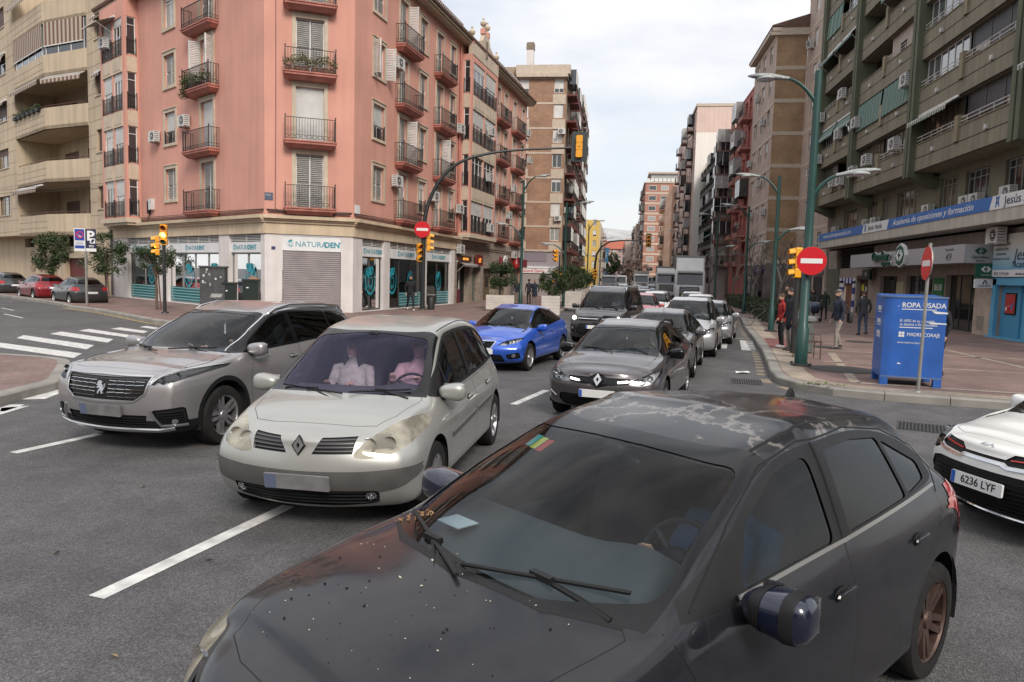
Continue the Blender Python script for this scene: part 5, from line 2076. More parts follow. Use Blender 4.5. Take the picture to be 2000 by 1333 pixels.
 lettering('express',t,F,41.35,3.17,.36,M_SIGNW,d=.12,mirror=True,bold=.03,sx=1.05,extrude=.03)
 lettering('express',t,F,41.3,3.17,.36,mgl,d=.20,mirror=True,bold=.006,sx=1.05,extrude=.04)
 lettering('49',t,F,34.0,3.24,.46,mat('grey_numerals',(.10,.10,.11),rough=.5),d=.055,mirror=True,bold=.006,sx=1.3)
 lettering('Cuarteles',t,F,34.1,3.66,.17,mat('grey_numerals'),d=.055,mirror=True,sx=1.3)
 def logo(par,FF,u,z,s,d,m1,m2,mirror=True,sx=1.0,ext=.05):
  b=MB()
  sg=-1 if mirror else 1
  P=lambda pts:[(u+sg*x*s*sx,z+y*s)for x,y in pts]
  outer=[(-1.0,0),(-.45,.55),(-.1,.72),(-.1,.42),(-.32,.22),(-.4,0),(-.32,-.22),(-.1,-.42),(-.1,-.72),(-.45,-.55)]
  right=[(1.0,0),(.45,.62),(.12,.72),(.30,.40),(.05,.36),(.0,.25),(.22,.12),(.42,.22),(.42,-.22),(.22,-.12),(.0,-.25),(.05,-.36),(.30,-.40),(.12,-.72),(.45,-.62)]
  b.prism(P(outer),FF,d,d+ext,0)
  b.prism(P(right),FF,d,d+ext,0 if m1 is m2 else 0)
  b.build('logo',[m1],par)
 b=MB()
 n=8
 b.prism([(38.83+.62*math.cos(t)*1.05,3.62+.60*math.sin(t))for t in [math.pi*2*k/n for k in range(n)]],F,.05,.20,0)
 b.prism([(38.83+.54*math.cos(t)*1.05,3.62+.52*math.sin(t))for t in [math.pi*2*k/n for k in range(n)]],F,.20,.22,1)
 b.build('logo_board',[M_SIGNW,mgl],t)
 logo(t,F,38.83,3.62,.40,.22,M_SIGNW,M_SIGNW,sx=1.2,ext=.02)
 E_=Frame((13.95,32.3),u=(1,0),n=(0,-1))
 logo(t,E_,.62,3.62,.20,.01,mgl,mgl,mirror=False,sx=1.2,ext=.02)
 lettering('Carrefour',t,E_,.62,3.32,.16,mgl,d=.01,align='CENTER',bold=.003)
 lettering('express',t,E_,.62,3.20,.11,mgl,d=.01,align='CENTER')
 for lab,z0,z1,m_,tx,tm in (('small green square supermarket sign on the stone column',2.52,3.10,mgl,None,None),('small white academy sign under the green square sign',2.12,2.48,M_SIGNW,'Jesús Ayala',mink)):
  s=thing('column_sign',lab,'sign',(15.0,32.5,0),world=True)
  b=MB()
  b.fbox(E_,.45,1.18,z0,z1,-.0,.12,0)
  b.build('sign_board',m_,s)
  if tx:
   lettering(tx,s,E_,.82,z0+.06,.10,tm,d=.125,align='CENTER')
   b=MB()
   for p in ([(0,.16),(-.03,.18),(-.10,0),(-.05,0)],[(0,.16),(.03,.18),(.10,0),(.05,0)]):
    b.prism([(.82+x,z0+.16+y*.9)for x,y in p],E_,.12,.128)
   b.build('emblem',mink,s)
  else:
   logo(s,E_,.82,2.88,.18,.12,M_SIGNW,M_SIGNW,mirror=False,sx=1.1,ext=.01)
   lettering('Carrefour',s,E_,.82,2.62,.09,M_SIGNW,d=.125,align='CENTER')
 s=thing('hanging_sign','dark green supermarket lantern sign at the far end of the canopy','sign',(15.0,47.0,0),world=True)
 b=MB()
 b.fbox(B_,46.0,47.4,2.45,3.05,.3,.45)
 b.build('sign_board',mat('very_dark_green',(.006,.03,.02),rough=.4),s)
 logo(s,B_,46.7,2.78,.20,.45,M_SIGNW,M_SIGNW,ext=.01)
 s=thing('opening_hours_panel','green opening-hours panel reading 8h30 a 22h','sign',(15.1,37.5,0),world=True)
 b=MB()
 b.fbox(B_,36.95,38.05,.6,2.55,.0,.05)
 b.build('sign_board',mat('grass_green',(.02,.16,.05),rough=.5),s)
 lettering('8h30',s,B_,37.9,1.95,.42,M_SIGNW,d=.055,mirror=True,bold=.004)
 lettering('a 22h',s,B_,37.95,1.35,.38,M_SIGNW,d=.055,mirror=True,bold=.004)
 s=thing('offer_poster','green and cream offer poster in the supermarket window','poster',(15.1,42.6,0),world=True)
 b=MB()
 b.fbox(B_,41.85,42.85,.5,2.35,.0,.03,0)
 b.fbox(B_,41.95,42.75,.5,1.3,.03,.034,1)
 b.build('sign_board',[mat('cream_poster',(.42,.40,.26),rough=.5),mat('grass_green')],s)
 lettering('5%',s,B_,42.7,.75,.45,M_SIGNW,d=.036,mirror=True,bold=.005)
 b=MB()
 b.fbox(B_,32.25,33.65,.15,2.75,0,.12)
 b.fbox(B_,32.7,33.3,.35,.95,.12,.13,1)
 b.build('stone_column',[mat('travertine',(.42,.35,.28),rough=.7,var=.15,vscale=2.5),mat('hatch_grey',(.25,.22,.19))],root)
 b=MB()
 mlb=mat('light_blue_paint',(.10,.34,.52),rough=.6,var=.08,vscale=1.5)
 b.fbox(B_,31.9,32.2,.15,2.5,0,.14,0)
 b.fbox(B_,Y0,32.2,2.25,2.55,0,.14,0)
 b.fbox(B_,28.0,28.6,.15,2.25,0,.14,0)
 b.fbox(B_,Y0,28.0,.15,.8,0,.14,0)
 b.fbox(B_,Y0,32.2,.0,.2,0,.30,0)
 b.fbox(B_,28.6,30.5,.15,2.25,-.3,-.2,0)
 b.fbox(B_,30.5,31.9,.15,2.25,-.25,-.12,2)
 b.fbox(B_,30.75,31.55,1.1,1.95,-.12,-.08,1)
 b.build('blue_shopfront',[mlb,M_BLACK,mat('blue_door',(.07,.27,.44),rough=.5)],root)
 s=thing('notice_poster','colourful framed poster on the light-blue door','poster',(15.2,31.1,0),world=True)
 b=MB()
 b.fbox(B_,30.8,31.5,1.15,1.9,-.08,-.06,0)
 rnd=random.Random(9)
 for k in range(14):
  u,z=rnd.uniform(30.82,31.35),rnd.uniform(1.18,1.7)
  b.fbox(B_,u,u+rnd.uniform(.06,.14),z,z+rnd.uniform(.08,.2),-.06,-.055+k*.0005,rnd.choice((1,2,3,4)))
 b.build('poster_sheet',[mat('poster_red',(.40,.05,.04)),mat('poster_red2',(.5,.03,.03)),mat('poster_yellow',(.55,.45,.06)),mat('poster_blue',(.06,.16,.40)),M_SIGNW],s)
 s=thing('academy_sign','large white and pale blue academy panel over the light-blue door','sign',(15.1,30,0),world=True)
 b=MB()
 def fade(t_,bs):
  sx_=t_.nodes.new('ShaderNodeSeparateXYZ')
  t_.links.new(pos(t_),sx_.inputs[0])
  plug(t_,ramp(t_,rng(t_,sx_.outputs['Z'],2.8,3.9),[(0,(.14,.38,.55)),(1,(.62,.62,.55))]),bs.inputs['Base Color'])
 b.fbox(B_,Y0,32.2,2.85,4.25,0,.2,0)
 b.fbox(B_,Y0,32.2,2.58,2.85,0,.2,1)
 b.build('sign_board',[mat('printed_fade',(.4,.5,.55),rough=.5,build=fade),M_SIGNW],s)
 lettering('Jesús',s,B_,30.6,3.22,.62,mink,d=.205,mirror=True,shear=.2,sx=1.15)
 lettering('Academia',s,B_,30.65,2.93,.36,mink,d=.205,mirror=True,shear=.2,sx=1.1)
 lettering('952 319 610',s,B_,32.0,2.64,.17,mink,d=.205,mirror=True,sx=1.3)
 lettering('www.academia',s,B_,30.4,2.64,.17,mink,d=.205,mirror=True,sx=1.3)
 for k,tx in enumerate(('TODA LA','ADMINISTRACIÓN','CUENTA CON','PERSONAS','FORMADAS AQUÍ')):
  lettering(tx,s,B_,31.55,4.0-k*.19,.13,mat('grey_numerals'),d=.205,mirror=True,align='CENTER',sx=1.2)
 ac_unit(root,B_,31.0,4.35-.45,d=.25,w=.9,h=.6,dep=.35)
# ================================================================== plainer blocks further along
def pane_window(root,F,u0,u1,z0,z1,d=0.0,rec=.14,fm=None,blind=0.0,name='window',bm=None,pane=None):
 b=MB()
 a,w=d-rec,.06
 b.fbox(F,u0,u0+w,z0,z1,a-.02,a+.03)
 b.fbox(F,u1-w,u1,z0,z1,a-.02,a+.03)
 b.fbox(F,u0,u1,z0,z0+w,a-.02,a+.03)
 b.fbox(F,(u0+u1)/2-w/2,(u0+u1)/2+w/2,z0,z1,a-.02,a+.03)
 zb=z1-(z1-z0)*blind
 b.face([F(u0,z0,a),F(u1,z0,a),F(u1,zb,a),F(u0,zb,a)],1)
 if blind>0:
  b.fbox(F,u0+.02,u1-.02,zb,z1,a-.01,a+.035,2)
 return b.build(name,[fm or M_WFRAME,pane or M_PANE,bm or M_BLIND],root)
def block(label,F,L,z1,floors,wm,cols,depth=12,z0=3.6,kind='window',balc=(),bm=None,gm=None,seed=1,group=None,band=None,cat='building',name='apartment_block',awn=None,aw_m=None,acs=0,top=None,winw=1.2,first=0,hide_end=False,holes_d=.14,fm=None,pitch=None,railm=None,endwin=()):
 root=thing(name,label,cat,tuple(F(L/2,0)),group=group,world=True)
 rnd=random.Random(seed)
 W=MB()
 pitch=pitch or (z1-z0)/floors
 hs=[]
 for k in range(floors):
  for c,u in enumerate(cols):
   z=z0+pitch*k
   bal=c in balc
   hs.append((u-winw/2,u+winw/2,z+(.15 if bal else .95),z+2.35,k,c))
 wall(W,F,0,L,0 if gm is None else z0,z1,hs,reveal=holes_d)
 for u in (0,L):
  W.face([F(u,0,0),F(u,0,-depth),F(u,z1,-depth),F(u,z1,0)],0,uv=[(0,0),(depth,0),(depth,z1),(0,z1)])
 W.face([F(0,z1,0),F(L,z1,0),F(L,z1,-depth),F(0,z1,-depth)],1)
 W.build('wall',[wm,mat('flat_roof',(.2,.18,.16),rough=.9)],root)
 if endwin:
  E_=Frame(F(0,0),u=-F.n,n=-F.u)
  for k in range(floors):
   for u in endwin:
    b=MB()
    z=z0+pitch*k
    b.fbox(E_,u,u+winw,z+.9,z+2.3,-.02,.03,0)
    b.fbox(E_,u+.08,u+winw-.08,z+1.0,z+2.2,.03,.035,1)
    b.build('window',[M_WFRAME,rnd.choice((M_PANE,M_CURT))],root)
   if band:
    b=MB()
    b.fbox(E_,0,depth,z-.2,z+.35,-.02,.02)
    b.build('floor_band',band,root)
 if band:
  for k in range(floors+1):
   b=MB()
   z=z0+pitch*k
   b.fbox(F,0,L,z-.16,z+.12,-.05,.02)
   b.build('floor_band',band,root)
 if top:
  b=MB()
  b.fbox(F,-.2,L+.2,z1,z1+.35,-depth,.45)
  b.build('roof_edge',top,root)
 for h in hs:
  pane_window(root,F,*h[:4],rec=holes_d*.9,blind=rnd.choice((0,0,.3,.5,.7,1.0)),fm=fm,pane=rnd.choice((M_PANE,M_PANE,M_CURT)))
 for k in range(floors):
  for c in balc:
   u=cols[c]
   z=z0+pitch*k
   b=MB()
   w=winw*.5+.55
   b.fbox(F,u-w,u+w,z-.08,z+.10,0,.95,0)
   if rnd.random()<.55 or bm:
    b.fbox(F,u-w,u+w,z+.10,z+.35,.86,.95,0)
   o=b.build('balcony',bm or mat('balcony_brown',(.16,.085,.07),rough=.8,var=.2),root)
   railing(o,F,u-w+.03,u+w-.03,z+.10,.95,0,.91,scroll=False,step=.16,m=railm)
   if rnd.random()<.35:
    g=MB()
    for q in range(4):
     uu=u-w+2*w*q/3
     g.fbox(F,uu-.03,uu+.03,z+1.05,z+pitch-.1,.86,.92)
    g.face([F(u-w,z+1.05,.89),F(u+w,z+1.05,.89),F(u+w,z+pitch-.1,.89),F(u-w,z+pitch-.1,.89)],1)
    for s_ in (-w,w):
     g.face([F(u+s_,z+1.05,0),F(u+s_,z+1.05,.89),F(u+s_,z+pitch-.1,.89),F(u+s_,z+pitch-.1,0)],1)
    g.build('balcony_glazing',[M_WFRAME,rnd.choice((M_PANE,M_CURT))],root)
   if awn and rnd.random()<awn:
    awning(root,F,u-w,u+w,z+2.5,.9,.9,m=aw_m,val=0,arms=False)
 for k in range(acs):
  ac_unit(root,F,rnd.uniform(.5,L-1.2),z0+pitch*rnd.randrange(floors)+rnd.uniform(.4,1.6),w=.8,h=.55)
 return root
M_BROWNB=mat('tan_brick',(.3,.2,.1),rough=.85,build=brick((.40,.255,.14),(.32,.195,.105),(.32,.25,.18)))
M_REDB=mat('red_brown_brick',(.28,.15,.09),rough=.85,build=brick((.36,.205,.13),(.29,.155,.095),(.26,.2,.15)))
M_GREYP=mat('grey_pink_render',(.46,.36,.30),rough=.85,var=.1,vscale=.8,streak=.2)
M_BANDL=mat('pale_floor_band',(.50,.42,.34),rough=.8,var=.1)
M_SHOPD=mat('street_level_wall',(.17,.15,.135),rough=.8,var=.3,vscale=1.5)
def right_row():
 A=Frame((15.0,56.5),u=(0,1),n=(-1,0))
 r=block('taller grey-brown strip with small windows between the olive block and the brick flank',A,9.5,28.5,9,M_GREYP,[2.2,6.8],band=M_BANDL,seed=3,acs=9,z0=3.7,winw=1.1)
 B_=Frame((12.5,66.0),u=(1,0),n=(0,-1))
 root=thing('brick_block','tan brick block whose bare banded flank faces the junction','building',(12.5,66,0),world=True)
 W=MB()
 wall(W,B_,0,2.49,3.8,23.2,[],d=0)
 W.build('brick_flank',M_BROWNB,root)
 for k in range(8):
  z=4.0+2.72*k
  b=MB()
  b.fbox(B_,-.02,2.6,z-.22,z+.1,-.1,.02)
  b.build('floor_band',M_BANDL,root)
 b=MB()
 b.fbox(B_,-.5,2.6,22.9,23.5,-.1,.25)
 b.hexa([B_(-.5,23.5,.3),B_(2.6,23.5,.3),B_(2.6,23.5,-11),B_(-.5,23.5,-11),B_(-.5,23.7,.3),B_(2.6,24.6,.3),B_(2.6,24.6,-11),B_(-.5,23.7,-11)],1)
 b.build('roof',[M_BANDL,mat('roof_tile')],root)
 C=Frame((12.5,66.0),u=(0,1),n=(-1,0))
 hs=[]
 W=MB()
 for k in range(7):
  for u in (2.2,5.2,8.2):
   hs.append((u-.6,u+.6,4.9+2.72*k,6.3+2.72*k))
 wall(W,C,0,10.2,3.8,23.2,hs)
 W.build('wall',M_GREYP,root)
 rnd=random.Random(5)
 for h in hs:
  pane_window(root,C,*h,blind=rnd.choice((0,.4,1,.6)))
 b=MB()
 for k in range(8):
  b.fbox(C,0,10.2,3.8+2.72*k-.15,3.8+2.72*k+.1,-.05,.03)
 b.fbox(C,-.3,10.4,23.2,23.6,-.3,.5)
 b.build('street_band',M_BANDL,root)
 for u,z in ((.6,8),(3.2,16.2),(6.4,19),(9,13.4),(3.4,10.8),(6.6,8.2)):
  ac_unit(root,C,u,z)
 b=MB()
 b.fbox(C,0,10.2,0,3.8,-.5,-.05,0)
 b.fbox(B_,0,2.6,0,3.8,-.5,-.05,0)
 for u in (.6,3.4,6.2,8.4):
  b.fbox(C,u,u+1.9,.15,2.8,-.05,.0,1)
  b.fbox(C,u+.1,u+1.8,.25,2.7,.0,.02,2)
 b.build('shop_front',[M_SHOPD,M_DFRAME,M_PANE],root)
 b=MB()
 A2=Frame((15.0,56.5),u=(0,1),n=(-1,0))
 for u in (.5,3.6,6.6):
  b.fbox(A2,u,u+2.4,.15,2.7,0,.04,0)
  b.fbox(A2,u+.1,u+2.3,.3,2.6,.04,.06,1)
 b.fbox(A2,.2,9.3,2.85,3.5,0,.12,2)
 b.build('shop_front',[M_DFRAME,M_PANE,mat('grey_fascia',(.16,.16,.165),rough=.5)],r)
 t=thing('bank_sign','dark blue bank sign with white letters on the tan brick block','sign',(12.4,70,0),world=True)
 b=MB()
 b.fbox(C,.2,5.2,2.95,3.65,0,.15)
 b.build('sign_board',mat('navy_board',(.012,.018,.11),rough=.4),t)
 lettering('BBVA',t,C,2.4,3.12,.42,M_SIGNW,d=.155,mirror=True,bold=.006,sx=1.3)
 D=Frame((12.5,76.2),u=(0,1),n=(-1,0))
 block('brick-red rendered block with pale loggias and a stepped roof',D,10.6,21.2,6,mat('brick_red_render',(.44,.15,.125),rough=.85,var=.12,vscale=.8,streak=.15),[1.6,4.0,6.6,9.1],balc=(0,2),seed=7,acs=5,band=mat('red_band',(.30,.09,.07),rough=.8),bm=mat('pale_red_balcony',(.36,.15,.12),rough=.8),winw=1.5,holes_d=.5,awn=.25,aw_m=mat('orange_awning',(.45,.12,.06),rough=.9),z0=3.8)
 E2=Frame((12.45,91.5),u=(0,1),n=(-1,0))
 block('dark grey block with black balconies and green awnings',E2,21.3,19.4,6,mat('dark_grey_render',(.36,.335,.31),rough=.85,var=.12,vscale=.8,streak=.15),[2,5.5,9,12.5,16,19.5],balc=(0,1,2,3,4,5),seed=8,awn=.45,aw_m=mat('green_awning',(.015,.17,.12),rough=.9),winw=1.8,z0=3.9,bm=mat('grey_balcony',(.13,.12,.12),rough=.8))
 E3=Frame((10.95,88.6),u=(1,0),n=(0,-1))
 block('grey end bay with stacked glazed balconies beside the red block',E3,1.5,19.6,6,mat('dark_grey_render'),[.75],balc=(0,),seed=12,winw=1.1,z0=3.9,depth=3.2,awn=.3,aw_m=mat('green_awning'))
 Fp=Frame((10.6,113),u=(0,1),n=(-1,0))
 r=block('tall pale pink tower with a blank white flank',Fp,34,27.6,9,mat('pale_pink_render',(.62,.47,.41),rough=.9,var=.06,vscale=.8,streak=.08),[2,5,8.5,12,15.5,19,22.5,26,29.5,32.5],balc=(1,4,7),seed=9,awn=.18,aw_m=mat('green_awning'),winw=1.1,depth=10,z0=4)
 Fw=Frame((10.6,113),u=(1,0),n=(0,-1))
 b=MB()
 b.fbox(Fw,-.02,12,0,24.0,-.3,.02,0)
 b.fbox(Fw,-.05,12,24.0,27.8,-.3,-.01,1)
 b.fbox(Fw,-.15,12,27.8,28.2,-10,.1,2)
 b.fbox(Fw,7.2,8.2,25.3,26.5,-.02,.01,3)
 b.build('flank_wall',[mat('warm_white_render',(.76,.72,.66),rough=.9,var=.04,streak=.06),mat('pale_pink_render'),M_BANDL,M_PANE],r)
 G1=Frame((9.8,148),u=(0,1),n=(-1,0))
 block('peach block with square windows beyond the pink tower',G1,36,20.5,6,mat('peach_render',(.66,.43,.30),rough=.9,var=.06,streak=.1),[3,8,13,18,23,28,33],balc=(4,5),seed=10,winw=1.1,depth=14,endwin=(.5,2.2),bm=mat('orange_balcony',(.42,.2,.1),rough=.8))
 Gf=Frame((9.8,148),u=(1,0),n=(0,-1))
 G2=Frame((6.9,222),u=(0,1),n=(-1,0))
 block('brick block with a glazed penthouse far down the right side',G2,50,30.5,9,mat('brick_render',(.36,.18,.13),rough=.9,var=.1),[4,12,20,28,36,44],balc=(0,2,4),seed=14,winw=2.2,band=M_BANDL,depth=25,top=M_BANDL,endwin=(1.0,4.5,8))
 b=MB()
 Gx=Frame((6.9,222),u=(1,0),n=(0,-1))
 t=thing('penthouse','white-railed penthouse on top of the far brick block','building',(12,224,0),world=True)
 b.fbox(Gx,1.5,14,30.9,33.4,-14,-1.5,0)
 b.fbox(Gx,.8,14.6,33.4,33.9,-15,-.8,1)
 for k in range(12):
  b.fbox(Gx,.2+k*1.2,1.1+k*1.2,31.0,31.9,-.1,0,2)
 b.build('penthouse_wall',[M_CURT,M_BANDL,M_WFRAME],t)
 G3=Frame((5.7,275),u=(0,1),n=(-1,0))
 block('ochre and white blocks where the street bends, right side',G3,60,22.5,7,mat('ochre_white_render',(.50,.40,.32),rough=.9,var=.25,vscale=.12),[5,14,23,32,41,50],endwin=(1,5),balc=(1,3,5),seed=15,winw=2.6,depth=25)
 G4=Frame((2.5,340),u=(0,1),n=(-1,0))
 block('farthest pale block on the right with cranes of aerials on its roof',G4,70,20.5,6,mat('far_pale_render',(.46,.36,.30),rough=.9,var=.2,vscale=.1),[8,20,32,44,56],balc=(0,2,4),seed=16,winw=3,depth=25)
def left_row():
 A=Frame((-10.4,72.5),u=(1,.02),n=(.02,-1))
 root=block('brick corner block with pale window strips, rendered ledges and a roof chimney',A,4.6,21.4,7,M_REDB,[.55,3.95],seed=22,z0=4.7,winw=.95,depth=14,top=M_BANDL,gm=True,acs=0)
 for k in range(8):
  z=4.7+2.385*k
  b=MB()
  b.fbox(A,0,4.62,z-.12,z+.06,-.05,.03)
  for u0,u1 in ((0,1.12),(3.38,4.62)):
   b.fbox(A,u0,u1,z-.10,z+.82,-.05,.035)
  b.build('floor_band',M_BANDL,root)
 b=MB()
 b.fbox(A,-.3,5.0,21.75,22.6,-12,.2)
 b.build('roof_parapet',M_BANDL,root)
 b=MB()
 b.fbox(A,.5,1.2,22.6,24.6,-2.2,-1.6)
 b.fbox(A,.45,1.25,24.6,25.2,-2.3,-1.55,1)
 b.fbox(A,.5,1.2,25.2,25.3,-2.2,-1.6,1)
 b.build('chimney',[M_WHITEW,M_REDB],root)
 for u,z in ((4.0,16.0),(3.9,7.6)):
  ac_unit(root,A,u,z,w=.7,h=.5)
 b=MB()
 b.fbox(A,-3,4.6,0,4.7,-.6,-.1,0)
 b.fbox(A,-1,3.6,.15,2.35,-.1,-.05,1)
 for k in range(16):
  b.fbox(A,-1,3.6,.15+.137*k,.19+.137*k,-.05,-.035,1)
 b.fbox(A,-1,4.2,2.9,3.1,-.1,.1,2)
 b.fbox(A,.2,3.2,3.6,4.6,-.1,-.06,3)
 b.build('shop_front',[mat('lilac_grey_wall',(.30,.27,.29),rough=.8,var=.1),mat('grey_beige_shutter',(.34,.31,.29),rough=.6),M_SIGNW,mat('dull_lilac',(.22,.19,.22),rough=.6)],root)
 t=thing('optician_sign','white shop sign with red lettering over a closed shutter','sign',tuple(A(2,0)),world=True)
 b=MB()
 b.fbox(A,.3,4.4,2.42,2.88,-.1,.05)
 b.build('sign_board',M_SIGNW,t)
 lettering('General Óptica',t,A,.7,2.52,.38,mat('signal_red'),d=.055,bold=.004)
 B_=Frame((-5.75,73.0),u=(0,1),n=(1,0))
 ochre=mat('ochre_side_render',(.36,.27,.19),rough=.9,var=.1,streak=.2)
 block('ochre street front with maroon balconies next to the brick corner',B_,17,22.6,7,ochre,[2.2,5.6,9.2,13.0],balc=(0,1,2,3),seed=23,z0=4.7,winw=1.7,acs=6,awn=.2,aw_m=mat('orange_awning'),bm=mat('maroon_balcony',(.13,.035,.03),rough=.7))
 C=Frame((-6.1,90.5),u=(0,1),n=(1,0))
 block('second block on the left with stacked glazed balconies',C,21,25.5,8,mat('dusty_brown_render',(.30,.20,.145),rough=.9,var=.1,streak=.2),[2.4,6.6,10.8,15,19],balc=(0,1,2,3,4),seed=24,z0=4.2,winw=1.8,acs=4,awn=.25,aw_m=mat('orange_awning'))
 D=Frame((-7.2,112),u=(0,1),n=(1,0))
 block('third block on the left, rust balconies against the sky',D,26,26.5,8,mat('rust_render',(.34,.19,.12),rough=.9,var=.1),[3,9,15,21],balc=(0,1,2,3),seed=25,z0=4.2,winw=2.2,awn=.2,aw_m=mat('orange_awning'))
 E_=Frame((-8.9,165),u=(1,0),n=(0,-1))
 r=block('sunny yellow block closing the left side',E_,4.2,15.0,5,mat('yellow_render',(.62,.43,.12),rough=.9,var=.05),[1.0,3.2],seed=26,z0=3.5,winw=.8,depth=30)
 G_=Frame((-4.4,166.5),u=(0,1),n=(1,0))
 block('cream street front beside the yellow block',G_,40,14.5,4,mat('cream_far_render',(.55,.47,.36),rough=.9,var=.08),[4,12,20,28,36],balc=(1,3),seed=27,winw=1.8,depth=4)
 H_=Frame((-6.6,210),u=(0,1),n=(1,0))
 block('grey-pink far block on the left',H_,60,17,5,mat('far_greypink',(.40,.30,.27),rough=.9,var=.15,vscale=.2),[6,18,30,42,54],balc=(0,2,4),seed=28,winw=2.5,depth=12)
def far_end():
 F=Frame((-14,425),u=(1,0),n=(0,-1))
 r=block('long red-roofed block closing the end of the street',F,24,19,5,mat('far_brick_white',(.42,.30,.27),rough=.9,var=.2,vscale=.2),[2,5,8,11,14,17,20],seed=30,winw=1.5,depth=20)
 b=MB()
 b.hexa([F(-1,19,1),F(25,19,1),F(25,19,-20),F(-1,19,-20),F(2,24,-8),F(22,24,-8),F(22,24,-12),F(2,24,-12)])
 b.build('tiled_roof',mat('red_roof_tile',(.34,.10,.06),rough=.85,var=.2),r)
 for u in (6.5,12.5,18.5):
  pass
 t=thing('scaffold_net','blue netted scaffold on a building at the street end','scaffold',(-9,360,0),world=True)
 b=MB()
 b.box(-10.5,-5.2,360,366,0,17,0)
 for k in range(7):
  b.box(-10.6,-5.1,359.9,359.95,2.4*k,2.4*k+.2,1)
 for x in (-10.5,-8.7,-7,-5.2):
  b.box(x-.08,x+.08,359.85,359.95,0,17.3,1)
 b.build('netting',[mat('blue_net',(.03,.13,.24),rough=.9),mat('net_pole',(.10,.16,.2),rough=.6)],t)
 def hill(name,x0,x1,y,hs,m):
  b=MB()
  n=46
  pts=[]
  for j in range(5):
   for i in range(n+1):
    t_=i/n
    x=x0+(x1-x0)*t_
    hh=pch(hs,t_)
    q=(0,.35,.7,.92,1.0)[j]
    nz_=mnoise.noise(Vector((x*.004,j*1.7,y*.001)))*.16+mnoise.noise(Vector((x*.017,j*2.3,4)))*.06
    pts.append((x,y+900*q,max(-5,1.4*hh*q*(1+nz_))))
  b.grid(pts,[(j*(n+1)+i,j*(n+1)+i+1,(j+1)*(n+1)+i+1,(j+1)*(n+1)+i)for j in range(4)for i in range(n)])
  tag(b.build(name,m,smooth=True),kind='structure')
 hm=mat('haze_pale_hills',(.36,.36,.36),rough=1,var=.22,vscale=.012)  # distance haze is put into the pale hill colour
 hill('hills',-1700,1500,2600,[(0,300),(.25,270),(.42,225),(.49,178),(.53,160),(.60,175),(.8,150),(1,100)],hm)
beige_block()
green_block()
right_row()
left_row()
far_end()
for lab,P,u,n,L,z,c in (('unseen cream block across the junction behind the camera, added for reflections',(38,-44),(-1,0),(0,1),34,17,(.42,.36,.28)),('unseen brick block across the junction, behind left of the camera, added for reflections',(2,-44),(-1,0),(0,1),40,19,(.26,.14,.09)),
('unseen dark grey block right of the camera, added for reflections',(34,-30),(0,1),(-1,0),36,16,(.13,.125,.12))):
 block(lab,Frame(P,u=u,n=n),L,z,4,mat('unseen_%d'%L,c,rough=.9),[3+5.5*k for k in range(int(L/5.8))],winw=2.2,z0=3.8)  # unseen blocks added so car paint and glass have something to reflect
# street furniture
M_GREENP=mat('green_post_paint',(.008,.050,.042),rough=.45,coat=.2,var=.15,vscale=3)
M_GREYP2=mat('weathered_lamp_head',(.30,.32,.31),rough=.6,var=.4,vscale=22)
M_TLY=mat('signal_yellow',(.78,.34,.015),rough=.4,coat=.2)
M_TLB=mat('signal_black',(.02,.022,.022),rough=.5)
M_GALV=mat('galvanised',(.30,.29,.27),rough=.5,metal=.4,var=.15,vscale=6)
M_ROADRED=mat('sign_red',(.58,.012,.02),rough=.35)
def lamp_post(name,label,x,y,h,arms,r=.09,group='green double-arm street lamps'):
 t=thing(name,label,'street lamp',(x,y,.15),group=group)
 b=MB()
 b.tube([(0,0,0),(0,0,.9),(0,0,.95),(0,0,h*.55),(0,0,h)],[r*1.35,r*1.3,r,r*.85,r*.72],14)
 b.lathe([(.24,.0),(.24,.03),(.13,.05)],n=14,m=1)
 for k in range(4):
  b.box(-.2+.34*(k%2),-.14+.34*(k%2),-.2+.34*(k // 2),-.14+.34*(k // 2),.03,.07,1)
 b.build('post',[M_GREENP,M_IRON],t,smooth=True)
 for za,reach,rise,az in arms:
  ca,sa=math.cos(R_(az)),math.sin(R_(az))
  P=[(ca*reach*q,sa*reach*q,za+rise*(1-(1-q)** 2))for q in (0,.12,.3,.5,.7,.85,1)]
  b=MB()
  b.tube(P,[.055,.05,.046,.042,.038,.036,.034],8)
  b.prism([(0,-.35),(.32*reach,rise*.45),(.30*reach,rise*.42),(.06,-.15),(0,.05)],lambda a,c,d:Vector((ca*a-sa*d,sa*a+ca*d,za+c)),-.012,.012)
  a=b.build('arm',M_GREENP,t,smooth=True)
  e,s_=Vector(P[-1]),Vector((ca,sa,.12)).normalized()
  hb=MB()
  L_=.82
  up=Vector((0,0,1))
  sd=Vector((-sa,ca,0))
  pts,fs=[],[]
  prof=[(-.12,.045,.05),(0,.06,.06),(.10,.10,.075),(.30,.145,.095),(.52,.14,.085),(.72,.09,.055),(.82,.02,.02)]
  n=12
  for q,w_,hh in prof:
   for k in range(n):
    th=2*math.pi*k/n
    v=hh*math.sin(th)
    pts.append(e+s_*q+sd*w_*math.cos(th)+up*(v if v>0 else v*.55))
  for i in range(len(prof)-1):
   for k in range(n):
    fs.append((i*n+k,i*n+(k+1)%n,(i+1)*n+(k+1)%n,(i+1)*n+k))
  fs+=[tuple(range(n)),tuple((len(prof)-1)*n+k for k in range(n))]
  hb.grid(pts,fs,0)
  ho=hb.build('lamp_head',M_GREYP2,a,smooth=True,angle=70)
  g=MB()
  g.ball(e+s_*.40-up*.035,(.22,.22,.06),12,7)
  g.build('diffuser',mat('lamp_diffuser',(.45,.47,.46),rough=.15,coat=.5),ho,smooth=True)
 return t
